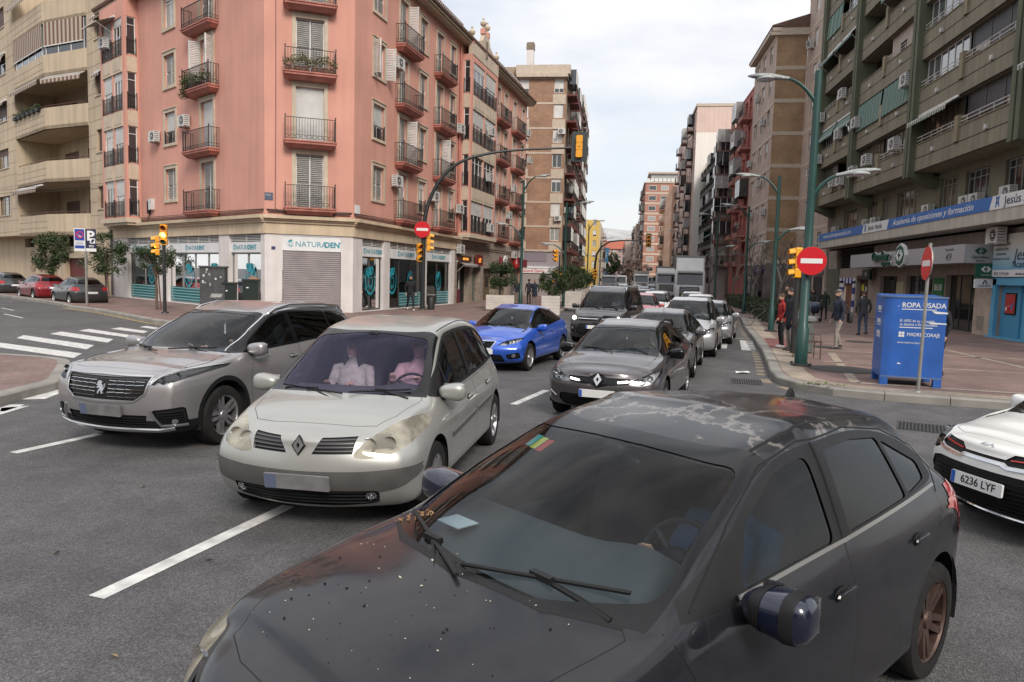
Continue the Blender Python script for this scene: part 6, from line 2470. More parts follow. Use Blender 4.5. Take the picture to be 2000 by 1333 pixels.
def disc_sign(t,c,n,r=.30):
 q=Vector(n).to_track_quat('Z','Y').to_matrix()
 b=MB()
 N=32
 F=lambda a,z,d:Vector(c)+q @ Vector((a,z,d))
 ring=[(r*math.cos(2*math.pi*k/N),r*math.sin(2*math.pi*k/N))for k in range(N)]
 b.prism(ring,F,-.02,.0,1)
 b.prism([(x*.99,y*.99)for x,y in ring],F,.0,.004,0)
 return b,F
def noentry(t,c,n,r=.30):
 b,F=disc_sign(t,c,n,r)
 b.prism([(-r*.72,-r*.17),(r*.72,-r*.17),(r*.72,r*.17),(-r*.72,r*.17)],F,.004,.007,2)
 o=b.build('sign_disc',[M_ROADRED,M_GALV,mat('sign_white_sheet',(.74,.74,.72),rough=.4)],t)
 return o
def signal_head(t,c,n,lit=None,s=1.0,mat_=None,depth=.16):
 n=Vector(n).normalized()
 u=Vector((-n.y,n.x,0))
 up=Vector((0,0,1))
 c=Vector(c)
 F=lambda a,z,d:c+u*a*s+up*z*s+n*d*s
 b=MB()
 for k in (-1,0,1):
  P=rounded([(-.135,k*.285-.135),(.135,k*.285-.135),(.135,k*.285+.135),(-.135,k*.285+.135)],.04,3)
  b.prism(P,F,-depth,0,0)
 o=b.build('signal_head',mat_ or M_TLY,t)
 cols=[mat('signal_red_off',(.13,.01,.01),rough=.3),mat('signal_amber_off',(.16,.07,.01),rough=.3),mat('signal_green_off',(.01,.08,.05),rough=.3)]
 on=[mat('signal_red_lit',(.8,.03,.02),emit=(1,.05,.03),estr=3),mat('signal_amber_lit',(.9,.4,.03),emit=(1,.55,.05),estr=9),cols[2]]
 for k in (1,0,-1):
  i=1-k
  l_=MB()
  N=16
  l_.prism([(.105*math.cos(2*math.pi*q/N),k*.285+.105*math.sin(2*math.pi*q/N))for q in range(N)],F,.0,.012)
  l_.build('signal_lamp',on[i]if lit==i else cols[i],o)
  v=MB()
  arc=[math.pi*(-.05+1.1*q/10)for q in range(11)]
  pts=[]
  for d0,sc in ((0,1),(.17,.96)):
   pts+=[F(.12*sc*math.cos(a_),k*.285+.12*sc*math.sin(a_)-(.03 if d0 else 0),d0)for a_ in arc]
  v.grid(pts,[(q,q+1,11+q+1,11+q)for q in range(10)])
  v.build('visor',mat_ or M_TLY,o)
 return o
lamp_post('street_lamp','tall green street lamp nearest on the right, with a no-entry disc on its post',4.39,18.1,6.85,[(6.1,.75,.62,170),(3.95,.62,.52,-12)],r=.11)
lamp_post('street_lamp','second green lamp post on the right, behind the waiting couple',6.12,30.28,6.15,[(5.45,.85,.7,168),(3.55,.6,.5,-10)],r=.09)
lamp_post('street_lamp','green lamp post on the left, between the first orange tree and the brick block',-6.2,46.5,8.0,[(7.3,.9,.95,0),(4.3,1.0,.9,178)],r=.10)
lamp_post('street_lamp','green lamp post on the left beside the second orange tree',-3.6,49,6.9,[(6.1,1.0,.8,3),(3.4,.9,.7,178)],r=.09)
lamp_post('street_lamp','thin far lamp post on the left by the yellow block',-3.9,92,8.6,[(7.9,1.2,1.1,0),(4.5,1.0,.9,180)],r=.09)
lamp_post('street_lamp','far green lamp post on the right beside the white truck',7.9,62,7.4,[(6.6,.9,.8,175),(4.1,.8,.7,-5)],r=.09)
lamp_post('street_lamp','green lamp post on the right in front of the red block',7.8,47,6.6,[(5.9,.9,.75,172),(3.8,.7,.6,-8)],r=.09)
lamp_post('street_lamp','small far lamp post over the peach block',8.2,100,8.3,[(7.6,1.1,.9,176)],r=.09)
lamp_post('street_lamp','smallest far lamp post on the left at the street end',-3.6,140,9.0,[(8.2,1.6,1.3,0),(5,1.4,1.1,180)],r=.10)
t=thing('no_entry_sign','round no-entry disc fixed to the nearest green lamp post','road sign',(4.33,17.9,2.6))
noentry(t,(.10,-.05,.03),(-.18,-1,.0),.33)
b=MB()
b.box(-.0,.12,.02,.14,-.1,-.06)
b.box(-.0,.12,.02,.14,.14,.18)
b.build('bracket',M_GALV,t)
t=thing('no_entry_sign','no-entry disc seen almost edge-on atop a leaning grey pole by the blue container','road sign',(5.59,14.34,.15))
b=MB()
b.tube([(0,0,0),(.02,0,2.75)],.03,10)
b.lathe([(.06,0),(.05,.02),(.03,.03)],n=10)
b.build('post',M_GALV,t,smooth=True)
noentry(t,(-.03,-.02,2.38),(-.99,.10,.02),.31)
t=thing('traffic_light','orange traffic light seen from the side, just left of the no-entry lamp post','traffic light',(4.92,21.24,.15))
b=MB()
b.tube([(0,0,0),(0,0,2.15)],.075,12)
b.build('post',M_TLB,t,smooth=True)
signal_head(t,(-.10,0,2.52),(-1,-.05,0),mat_=mat('signal_orange',(.80,.36,.01),rough=.4))
t=thing('traffic_light','black-posted traffic light with its amber lamp lit, before a slim orange tree','traffic light',(-18.72,28.0,.15))
b=MB()
b.tube([(0,0,0),(0,0,3.0)],.07,12)
b.lathe([(.16,0),(.14,.05),(.07,.06)],n=12)
b.build('post',M_TLB,t,smooth=True)
signal_head(t,(.05,-.10,3.25),(.35,-1,0),lit=1,s=1.0)
signal_head(t,(-.42,.05,2.80),(-.95,-.6,0),lit=1,s=.95)
t=thing('mast_traffic_light','black mast with a long curved arm holding a traffic light over the road','traffic light',(-10.42,38.18,.15))
b=MB()
P=[(0,0,0),(.0,0,3.5),(.05,.0,4.8),(.3,.1,5.9),(.85,.25,7.0),(1.8,.5,7.9),(3.3,.95,8.45),(5.2,1.5,8.75),(8.0,2.2,8.98)]
P2=[(P[-1][0]*0+x,y,z)for x,y,z in smooth3(P,5)]if 'smooth3' in globals()else P
b.tube(P2,[.14]+[.13-.08*k/(len(P2)-1)for k in range(1,len(P2))],12)
b.lathe([(.22,0),(.2,.04),(.15,.06)],n=14)
b.build('mast',mat('mast_dark_grey',(.022,.028,.028),rough=.4),t,smooth=True)
b=MB()
F=lambda a,z,d:Vector((8.05+a,2.05-d,9.0+z))
b.prism(rounded([(-.44,-.80),(.44,-.80),(.44,.80),(-.44,.80)],.14,4),F,-.0,.03)
b.build('backboard',mat('backboard_grey',(.035,.045,.045),rough=.5),t)
o=signal_head(t,(8.05,2.20,9.0),(.12,1,0),s=1.35)
b=MB()
for k in (-1,0,1):
 b.prism(rounded([(-.17,k*.39-.19),(.17,k*.39-.19),(.17,k*.39+.19),(-.17,k*.39+.19)],.05,3),F,.03,.22)
b.tube([(7.9,2.2,8.98),(8.05,1.82,8.98)],.035,8,m=1)
b.build('rear_housing',[M_TLY,M_TLB],t)
signal_head(t,(-.12,-.16,3.05),(.55,-1,0)if False else (.75,-.9,0),s=1.15)
signal_head(t,(.34,.10,3.62),(1,.35,0),s=1.15)
n2=thing('no_entry_sign','no-entry disc on the black mast in front of the pink house','road sign',(-10.42,37.98,4.42))
noentry(n2,(.0,-.06,0),(.12,-1,0),.43)
t=thing('waste_bin','small dark litter bin at the foot of the black mast','bin',(-10.0,38.4,.15))
b=MB()
b.lathe([(.001,.0),(.19,.0),(.22,.62),(.20,.66),(.001,.66)],n=14)
b.box(-.25,.25,-.2,.2,.78,.84,1)
b.tube([(0,0,.6),(0,0,.8)],.03,6,m=1)
b.build('bin_body',[M_TLB,mat('bin_lid_grey',(.16,.17,.17),rough=.5)],t,smooth=True)
t=thing('mast_traffic_light','second curved mast traffic light, far down the street','traffic light',(-2.3,71,.15))
b=MB()
P=[(0,0,0),(0,0,3.2),(.12,0,4.2),(.55,0,4.95),(1.3,0,5.45),(2.4,0,5.6),(5.0,0,5.6)]
b.tube(P,[.12,.11,.10,.09,.08,.07,.05],8)
b.build('mast',mat('mast_dark_grey'),t,smooth=True)
b=MB()
b.box(4.75,5.25,-.05,.0,5.0,6.3)
b.build('backboard',mat('backboard_green',(.012,.05,.035),rough=.5),t)
signal_head(t,(5.0,-.08,5.6),(0,-1,0),lit=None,s=1.3)
signal_head(t,(.05,-.1,2.3),(.3,-1,0),s=1.1)
t=thing('traffic_light','small yellow pedestrian signal beside the second orange tree','traffic light',(-3.9,48.4,.15))
b=MB()
b.tube([(0,0,0),(0,0,3.4)],.05,8)
b.build('post',M_TLB,t,smooth=True)
signal_head(t,(-.3,-.05,3.35),(-.8,-.6,0),s=.95)
t=thing('parking_sign','twin parking sign plates on a grey post beside the parked dark hatchback','road sign',(-24.93,31.29,.15))
b=MB()
b.box(-.045,.045,-.03,.03,0,3.55)
b.build('post',M_GALV,t)
F=Frame((0,0),u=(.81,.59),n=(.59,-.81))
b=MB()
b.fbox(F,-.46,-.01,2.55,3.62,.03,.05,0)
b.fbox(F,-.43,-.04,3.05,3.58,.05,.054,1)
b.fbox(F,-.43,-.04,2.68,2.82,.05,.054,1)
for k in range(3):
 b.fbox(F,-.40,-.08,2.87+.05*k,2.885+.05*k,.05,.054,1)
N=20
b.prism([(-.235+.165*math.cos(2*math.pi*k/N),3.32+.165*math.sin(2*math.pi*k/N))for k in range(N)],F,.054,.057,2)
b.prism([(-.235+.125*math.cos(2*math.pi*k/N),3.32+.125*math.sin(2*math.pi*k/N))for k in range(N)],F,.057,.060,1)
b.prism([(-.34,3.42),(-.32,3.44),(-.13,3.22),(-.15,3.20)],F,.060,.063,2)
b.prism([(-.33,3.34),(-.235,3.22),(-.15,3.23),(-.16,3.25),(-.24,3.27)],F,.060,.064,3)
b.build('sign_plate',[M_SIGNW,mat('sign_blue',(.02,.05,.30),rough=.4),M_ROADRED,M_SIGNW],t)
b=MB()
b.fbox(F,.01,.44,2.70,3.60,.03,.05,0)
b.fbox(F,.01,.44,2.55,2.70,.03,.05,1)
b.fbox(F,.18,.40,2.93,3.17,.05,.054,1)
b.prism([(.23,2.97),(.30,2.97),(.37,3.08),(.36,3.13),(.29,3.13),(.22,3.03)],F,.054,.057,0)
for k in range(2):
 b.fbox(F,.14,.34,2.76+.06*k,2.785+.06*k,.05,.054,1)
so=b.build('sign_plate',[mat('sign_navy',(.012,.016,.05),rough=.4),M_SIGNW],t)
lettering('P',t,F,.05,3.08,.62,M_SIGNW,d=.052,bold=.022)
t=thing('clothes_container','blue used-clothes container lettered ROPA USADA','container',(5.20,15.20,.15),rotz=math.atan2(-.19,1.07))
mbl=mat('container_blue',(.022,.105,.40),rough=.45,coat=.15,var=.12,vscale=2.5,streak=.14)
mbl2=mat('container_blue_sunny',(.06,.19,.48),rough=.5,var=.15,vscale=2)
Wd,Dp,Hh_=1.08,1.08,1.76
b=MB()
P=[(0,0),(Wd,0),(Wd,Dp),(0,Dp)]
b.hexa([(0,0,.16),(Wd,0,.16),(Wd,Dp,.16),(0,Dp,.16),(0,0,Hh_-.02),(Wd,0,Hh_-.02),(Wd,Dp,Hh_+.03),(0,Dp,Hh_+.03)])
b.box(-.015,Wd+.015,-.015,Dp+.015,Hh_-.03,Hh_,1)
for x,y in ((0,0),(Wd-.14,0),(0,Dp-.14),(Wd-.14,Dp-.14)):
 b.box(x,x+.14,y,y+.14,0,.16,0)
b.box(.0,Wd,-.004,.02,.16,.19,1)
b.build('container_body',[mbl,mat('container_edge',(.10,.16,.30),rough=.5)],t)
Fc=Frame((0,0),u=(1,0),n=(0,-1))
lettering('ROPA USADA',t,Fc,.30,1.545,.135,M_SIGNW,d=.003,bold=.002,sx=.92,extrude=.001)
lettering('El 100% de tu donación',t,Fc,.28,1.26,.075,M_SIGNW,d=.003,sx=.85,extrude=.001)
lettering('se destina a fines sociales.',t,Fc,.28,1.19,.075,M_SIGNW,d=.003,sx=.85,extrude=.001)
lettering('MADRE CORAJE',t,Fc,.42,.985,.10,M_SIGNW,d=.003,sx=.80,extrude=.001)
lettering('www.madrecoraje.org',t,Fc,.26,.84,.058,M_SIGNW,d=.003,sx=.85,extrude=.001)
b=MB()
b.fbox(Fc,.30,.90,1.50,1.515,.001,.004)
b.fbox(Fc,.28,.86,1.145,1.16,.001,.004)
b.prism([(.82,1.49),(1.10,1.465),(1.10,1.44),(.90,1.435),(.86,1.455)],Fc,.001,.004)
b.prism([(.76,1.27),(1.09,1.255),(1.09,1.235),(.82,1.235)],Fc,.001,.004)
b.prism([(.23,1.56),(.26,1.575),(.24,1.55)],Fc,.001,.003)
b.prism([(.28,.44),(.31,.46),(.36,.43),(.30,.43)],Fc,.001,.003)
for k in range(4):
 b.fbox(Fc,.275+.034*(k%2)*1.6,.32+.034*(k%2)*1.6,.965+.055*(k // 2),1.01+.055*(k // 2),.001,.004)
Fs=Frame((0,Dp),u=(0,-1),n=(-1,0))
for z in (1.42,1.16,.92):
 b.fbox(Fs,.3,.75,z,z+.015,.001,.004)
 for k in range(5):
  b.fbox(Fs,.33+.08*k,.385+.08*k,z+.04,z+.13,.001,.004)
b.prism([(.3,.98),(.55,1.06),(.7,.95),(.62,.90),(.5,.96)],Fs,.001,.004)
b.build('scuffed_print',M_SIGNW,t)
t=thing('bench','brown metal single seat behind the nearest green lamp post','seat',(4.86,19.9,.15),rotz=.15)
b=MB()
mbr=mat('brown_seat_metal',(.07,.035,.03),rough=.5)
for k in range(5):
 b.box(-.05,.42,-.22+.088*k,-.155+.088*k,.43,.455)
b.build('seat',mbr,t)
b=MB()
for k in range(5):
 b.hexa([(-.10,-.22+.088*k,.45),(-.08,-.22+.088*k,.45),(-.08,-.155+.088*k,.45),(-.10,-.155+.088*k,.45),(-.20,-.22+.088*k,.86),(-.18,-.22+.088*k,.86),(-.18,-.155+.088*k,.86),(-.20,-.155+.088*k,.86)])
b.build('backrest',mbr,t)
for x,y in ((-.18,-.2),(-.18,.2),(.38,-.2),(.38,.2)):
 b=MB()
 b.tube([(x,y,0),(x+(.08 if x<0 else 0),y,.44)],.014,6)
 b.build('leg',mbr,t)
b=MB()
for y in (-.22,.22):
 b.tube([(.36,y,.44),(.36,y,.64),(-.12,y,.66)],.012,6)
b.build('armrest',mbr,t)
t=thing('litter_bin','grey-green cylindrical litter bin with a rimmed lid beside the traffic light post','bin',(5.32,21.7,.15))
b=MB()
b.lathe([(.001,.02),(.24,.02),(.24,.85),(.001,.85)],n=20)
b.build('bin_body',mat('bin_greygreen',(.10,.12,.11),rough=.5),t,smooth=True)
b=MB()
b.lathe([(.25,.88),(.30,.90),(.30,.98),(.24,1.03),(.001,1.05)],n=20)
b.build('bin_lid',mat('bin_lid_grey'),t,smooth=True)
t=thing('bicycle','parked bicycle half hidden behind the second green lamp post','bicycle',(6.3,34.0,.15),rotz=.35)
b=MB()
for x in (-.52,.52):
 b.lathe([(.335,-.018),(.345,0),(.335,.018),(.32,0),(.335,-.018)],c=(x,0,.345),axis='y',n=28)
 for k in range(12):
  a=2*math.pi*k/12
  b.tube([(x,0,.345),(x+.32*math.cos(a),0,.345+.32*math.sin(a))],.0025,3,m=1)
b.build('wheel',[M_RUBBER,M_GALV],t,smooth=True)
b=MB()
for p in ([(-.52,0,.345),(-.15,0,.32)],[(-.15,0,.32),(-.28,0,.82)],[(-.26,0,.75),(.38,0,.78)],[(-.15,0,.32),(.40,0,.72)],[(.36,0,.88),(.52,0,.345)],[(-.52,0,.345),(-.26,0,.75)]):
 b.tube(p,.016,6)
b.build('frame',mat('bike_frame',(.05,.05,.055),rough=.4),t)
b=MB()
sball(b,(-.30,0,.86),(.13,.07,.03),.7)
b.build('saddle',M_BLACK,t,smooth=True)
b=MB()
b.tube([(.30,-.28,.95),(.36,-.1,.98),(.36,.1,.98),(.30,.28,.95)],.012,6)
b.tube([(.36,0,.98),(.36,0,.86)],.012,6)
b.build('handlebar',M_BLACK,t)
first=None
for k in range(3):
 if first is None:
  first=thing('bike_hoop','curved grey metal bicycle hoop by the second lamp post, nearest of three','bike rack',(7.0,31.0,.15),group='bicycle hoops')
  b=MB()
  b.tube([(-.3,0,0)]+[(-.3+.3*(1-math.cos(math.pi*q/8)),0,.55+.3*math.sin(math.pi*q/8))for q in range(9)]+[(.3,0,0)],.03,8)
  b.build('hoop',M_GALV,first,smooth=True)
 else:
  dup(first,(7.0+.25*k,31.0+.8*k,.15),0,'curved grey metal bicycle hoop by the second lamp post, %s of three'%('middle','farthest')[k-1])
t=thing('utility_cabinet','dark grey utility cabinet scrawled with white graffiti and stickers','cabinet',(-16.95,28.75,.15),rotz=.30)
b=MB()
b.box(-.5,.5,-.3,.3,0,1.95)
b.box(-.54,.54,-.34,.34,1.95,2.02)
for x in (-.005,):
 b.box(x,x+.01,-.304,-.30,.1,1.9,1)
b.build('cabinet_body',[mat('cabinet_grey',(.055,.058,.06),rough=.6,var=.3,vscale=4),M_GAP],t)
b=MB()
rnd=random.Random(8)
for k in range(9):
 x,z=rnd.uniform(-.42,.4),rnd.uniform(1.1,1.85)
 b.box(x,x+rnd.uniform(.05,.11),-.303,-.301-.0003*k,z,z+rnd.uniform(.05,.12),k%2)
for k in range(16):
 x,z=-.02+.026*k,.78
 b.tube([(x+.05*math.cos(q*1.7+k),-.304,z+.10*math.sin(q*2.1+k))for q in range(4)],.008,4)
b.build('graffiti',[mat('graffiti_white',(.55,.55,.53),rough=.7),mat('sticker_grey',(.3,.29,.28))],t)
for lab,x,y,w_,h_ in (('narrow dark green bin right beside the grey utility cabinet',-16.3,28.9,.25,1.35),('wider dark green bin with a cardboard scrap on its lid',-15.55,29.3,.32,1.5)):
 t=thing('street_bin',lab,'bin',(x,y,.15),rotz=.3)
 b=MB()
 b.hexa([(-w_*.9,-.22,0),(w_*.9,-.22,0),(w_*.9,.22,0),(-w_*.9,.22,0),(-w_,-.25,h_-.08),(w_,-.25,h_-.08),(w_,.25,h_-.08),(-w_,.25,h_-.08)])
 b.build('bin_body',mat('bin_dark_green',(.008,.018,.015),rough=.5),t)
 b=MB()
 b.box(-w_-.03,w_+.03,-.28,.28,h_-.08,h_)
 b.box(-w_*.5,-w_*.2,-.256,-.25,h_-.38,h_-.33,1)
 b.build('bin_lid',[mat('bin_dark_green'),M_SIGNW],t)
 if w_>.3:
  c=thing('cardboard_scrap','brown cardboard scrap lying on the wider green bin','litter',(x,y,.15+h_),rotz=.3)
  b=MB()
  b.hexa([(-.05,-.1,0),(.3,-.12,0),(.32,.1,0),(0,.12,0),(.0,-.05,.10),(.28,-.1,.06),(.27,.05,.05),(.05,.06,.12)])
  b.build('cardboard',mat('cardboard_brown',(.28,.15,.09),rough=.9),c)
# planting
def orange_tree(x,y,z,h,rx,rz,n,s,seed,label,staked=False,cat='tree',trunk=.05,leafm=None,group=None,fruit=False):
 t=thing('orange_tree',label,cat,(x,y,z),group=group)
 rnd=random.Random(seed)
 b=MB()
 b.tube([(0,0,0),(.03,.02,h*.4),(-.02,0,h*.75)],[trunk*1.2,trunk,trunk*.8],8)
 for k in range(7):
  a=2*math.pi*k/7+rnd.uniform(-.3,.3)
  q=rnd.uniform(.4,.8)
  b.tube([(-.02,0,h*.7),(rx*.4*q*math.cos(a),rx*.4*q*math.sin(a),h+rz*.1),(rx*.85*q*math.cos(a),rx*.85*q*math.sin(a),h+rz*rnd.uniform(.0,.8))],[trunk*.6,trunk*.35,trunk*.12],6)
 b.build('trunk',M_BARK,t,smooth=True)
 c=crown(rx,rz,n,s,seed)
 c.v=[(p[0],p[1],p[2]+h+rz*.25)for p in c.v]
 c.build('crown',leafm or M_LEAF,t,smooth='keep')
 if fruit:
  b=MB()
  for k in range(9):
   v=Vector((rnd.gauss(0,1),rnd.gauss(0,1),rnd.gauss(0,1))).normalized()
   b.ball((v.x*rx*.85,v.y*rx*.85,v.z*rz*.85+h+rz*.25),(.04,.04,.04),6,5)
  b.build('fruit',mat('orange_fruit',(.55,.18,.01),rough=.5),t)
 if staked:
  b=MB()
  for dx,dy in ((.22,0),(-.15,.18)):
   b.tube([(dx,dy,0),(dx*.5,dy*.5,h*.8)],.032,6)
  b.tube([(.15,0,h*.72),(-.1,.12,h*.72)],.02,5)
  b.build('stake',mat('stake_wood',(.16,.085,.06),rough=.8),t)
 return t
def planter(x,y,label,w_=1.2,d_=.9,h_=.95,rot=0.0):
 t=thing('planter',label,'planter',(x,y,.15),rotz=rot,group='white board planter boxes')
 b=MB()
 for k in range(6):
  z=.04+(h_-.04)*k/6
  b.box(-w_,w_*1.0,-d_,d_,z,z+(h_-.04)/6-.008)
 b.box(-w_+.06,w_-.06,-d_+.06,d_-.06,h_-.08,h_-.05,1)
 b.build('planter_box',[mat('planter_white',(.55,.50,.45),rough=.7,var=.12,vscale=2),mat('soil',(.05,.035,.025),rough=1)],t)
 return t
planter(-6.55,40.6,'longest white planter box, left behind the blue hatchback',.78,.5,.85,rot=.1)
planter(-3.35,36.9,'white planter box in the middle, to the right of the blue hatchback roof',.46,.5,1.0,rot=.05)
planter(-2.75,45.5,'farthest white planter box, split by a lamp post in front of it',.5,.5,1.1,rot=.05)
orange_tree(-6.5,40.6,.9,1.0,.92,.82,6500,.052,31,'round clipped orange tree in the longest white planter',trunk=.09)
orange_tree(-3.3,36.9,1.05,.6,.80,.68,6000,.045,32,'dense orange tree in the middle white planter',trunk=.08,fruit=True)
orange_tree(-2.75,45.5,1.15,.8,.85,.8,4200,.055,33,'orange tree behind the middle planter, beside the yellow signal',trunk=.08)
for k,(x,y)in enumerate(((-3.9,58),(-3.7,66),(-3.6,75))):
 orange_tree(x,y,.9,.9,1.3,1.0,2600,.09,34+k,('nearest','middle','farthest')[k]+' of the dark street trees beyond the planters on the left',trunk=.08,group='street trees on the left')
 planter(x,y,('nearest','middle','farthest')[k]+' of the far planters on the left pavement',.8,.6,.9)
orange_tree(-34.0,39.8,.15,2.3,1.25,1.35,4200,.075,41,'left young orange tree before the sand-coloured block, behind the red car',staked=True,trunk=.06)
orange_tree(-29.3,38.3,.15,2.2,1.3,1.30,4200,.07,42,'right young orange tree before the sand-coloured block, behind the parking sign',staked=True,trunk=.06)
orange_tree(-20.6,30.2,.15,2.05,.85,.80,3200,.055,43,'slim staked orange tree behind the lit traffic light',staked=True,trunk=.05,leafm=M_LEAF)
for k,(x0,y0,x1,y1)in enumerate(((7.9,36.6,8.6,43.5),(8.7,45,9.3,53),(9.4,55,9.8,64))):
 t=thing('hedge',('nearest','middle','farthest')[k]+' clipped hedge on the right pavement','hedge',((x0+x1)/2,(y0+y1)/2,.15),group='clipped hedges on the right',world=True)
 rnd=random.Random(50+k)
 b=MB()
 n=5200 if k==0 else 3400
 for _ in range(n):
  q=rnd.random()
  f=rnd.random()
  dx,z=rnd.uniform(-.75,.75),rnd.uniform(.05,.85)
  if rnd.random()<.7:
   if rnd.random()<.5:
    z=.85+rnd.gauss(0,.04)
   else:
    dx=math.copysign(.75+rnd.gauss(0,.04),dx)
  leaf(b,(x0+(x1-x0)*q+dx,y0+(y1-y0)*q,z+.15+.06*math.sin(q*19)),.05*rnd.uniform(.7,1.4),rnd)
 for _ in range(250):
  dx,z=rnd.uniform(-.75,.75),rnd.uniform(.1,.85)
  leaf(b,(x0+dx,y0+rnd.gauss(0,.05),z+.15),.05,rnd)
 b.build('foliage',M_HEDGE,t,smooth='keep')
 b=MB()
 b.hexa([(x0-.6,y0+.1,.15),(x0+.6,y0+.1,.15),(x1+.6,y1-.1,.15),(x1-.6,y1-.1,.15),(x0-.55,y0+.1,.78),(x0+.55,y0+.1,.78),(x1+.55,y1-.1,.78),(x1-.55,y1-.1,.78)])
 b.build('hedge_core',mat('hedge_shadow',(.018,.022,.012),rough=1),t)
def bare_tree(x,y,h,seed,label):
 t=thing('bare_tree',label,'tree',(x,y,.15),group='leafless street trees on the right')
 rnd=random.Random(seed)
 b=MB()
 def grow(p,d,L,r,lev):
  q=p+d*L
  m_=p.lerp(q,.5)+Vector((rnd.gauss(0,.04),rnd.gauss(0,.04),0))*L
  b.tube([p,m_,q],[r,r*.85,r*.68],7 if lev<2 else 4)
  if lev >= 4:
   return
  for _ in range(3 if lev<3 else 4):
   nd=(d+Vector((rnd.gauss(0,.55),rnd.gauss(0,.55),rnd.gauss(.12,.3)))).normalized()
   grow(p.lerp(q,rnd.uniform(.65,1)),nd,L*rnd.uniform(.58,.8),r*.6,lev+1)
 grow(Vector((0,0,0)),Vector((.03,0,1)),h*.36,.12,0)
 b.build('trunk',M_BARKG,t,smooth=True)
for k,(x,y,h)in enumerate(((9.4,44.5,5.6),(9.6,54,6.2),(9.9,66,6.5),(9.6,80,7.0),(9.3,100,7.5),(9.0,125,8))):
 bare_tree(x,y,h,60+k,('leafless tree in front of the tan brick block, nearest of the row','leafless tree before the brick-red block, second of the row','leafless tree behind the white truck, third of the row','small leafless tree far right, fourth of the row','fifth leafless tree of the row, far down the right side','last leafless tree of the row, farthest down the right side')[k])
t=thing('conifer','dark conifer-like tree at the far end of the street','tree',(-3.2,330,0))
c=crown(5.0,7.0,3000,.55,77,clumps=30)
c.v=[(p[0]*(1.25-(p[2]+7)/16),p[1],p[2]+8)for p in c.v]
c.build('crown',M_HEDGE,t,smooth='keep')
b=MB()
b.tube([(0,0,0),(0,0,6)],.4,8)
b.build('trunk',M_BARK,t)
for k,(x,y)in enumerate(((4.8,210),(3.6,250),(2.2,290))):
 t=thing('far_tree',('nearest','middle','farthest')[k]+' of the reddish bare trees at the bend of the street','tree',(x,y,0),group='reddish trees at the bend')
 c=crown(3.6,3.2,700,.34,80+k,clumps=18)
 c.v=[(p[0],p[1],p[2]+5)for p in c.v]
 c.build('crown',leafmat('reddish_twigs',(.10,.06,.05),(.19,.13,.10)),t,smooth='keep')
 b=MB()
 b.tube([(0,0,0),(0,0,4)],.2,6)
 b.build('trunk',M_BARK,t)
FL,FC,FR,ZF,lc=PINK
t=thing('balcony_plants','row of potted succulents and shrubs on the corner balcony of the third storey','plants',tuple(FC(lc/2,0,.5)),world=True)
b=MB()
for k in range(6):
 u=lc/2-.95+k*.38
 b.fbox(FC,u-.15,u+.15,ZF[2]+.2,ZF[2]+.42,.34,.52)
b.build('flower_pot',mat('terracotta',(.24,.10,.06),rough=.8),t)
lb=leaves_blob([FC(lc/2-1.0+k*.33,ZF[2]+.62+.08*(k%3),.46)for k in range(7)],.23,110,.055,seed=5)
lb.build('foliage',leafmat('succulent_leaf',(.07,.07,.025),(.20,.17,.06)),t,smooth='keep')
t=thing('hanging_plants','trailing green plants on the left balcony of the third storey','plants',tuple(FL(5.7,0,.5)),world=True)
b=MB()
for k in range(4):
 u=4.6+k*.7
 b.fbox(FL,u-.18,u+.18,ZF[2]+.2,ZF[2]+.42,.3,.48)
b.build('flower_pot',mat('terracotta'),t)
lb=leaves_blob([FL(6.9,ZF[2]+.75,.5),FL(6.7,ZF[2]+.45,.55),FL(6.9,ZF[2]+.05,.58),FL(6.2,ZF[2]+.7,.5),FL(5.4,ZF[2]+.6,.5),FL(4.7,ZF[2]+.65,.5)],.30,170,.06,seed=6)
lb.build('foliage',M_LEAF2,t,smooth='keep')
# the car types
def mir(poly):
 return [(-a,b)for a,b in poly]
def run_regions(B,regs):
 for kind,name,poly,view,kw in regs:
  kw=dict(kw)
  fn=B.panel if kind=='panel' else B.cut
  fr=kw.pop('frm',('body',))
  if view=='side':
   for sg,sf in ((1,'_r'),(-1,'_l')):
    fn(name+sf,poly,'side',sign=sg,frm=tuple(x+sf if x.endswith('*')is False and (x+sf)in B.rid else x.rstrip('*')for x in fr),**kw)
  else:
   sg=kw.pop('sign',-1)
   if kw.pop('mirror',False):
    fn(name+'_r',poly,view,sign=sg,frm=fr,**kw)
    fn(name+'_l',mir(poly),view,sign=sg,frm=fr,**kw)
   else:
    fn(name,poly,view,sign=sg,frm=fr,**kw)
def circle(cx,cz,r,n=28,z0=None):
 p=[(cx+r*math.cos(2*math.pi*k/n),cz+r*math.sin(2*math.pi*k/n))for k in range(n)]
 return p
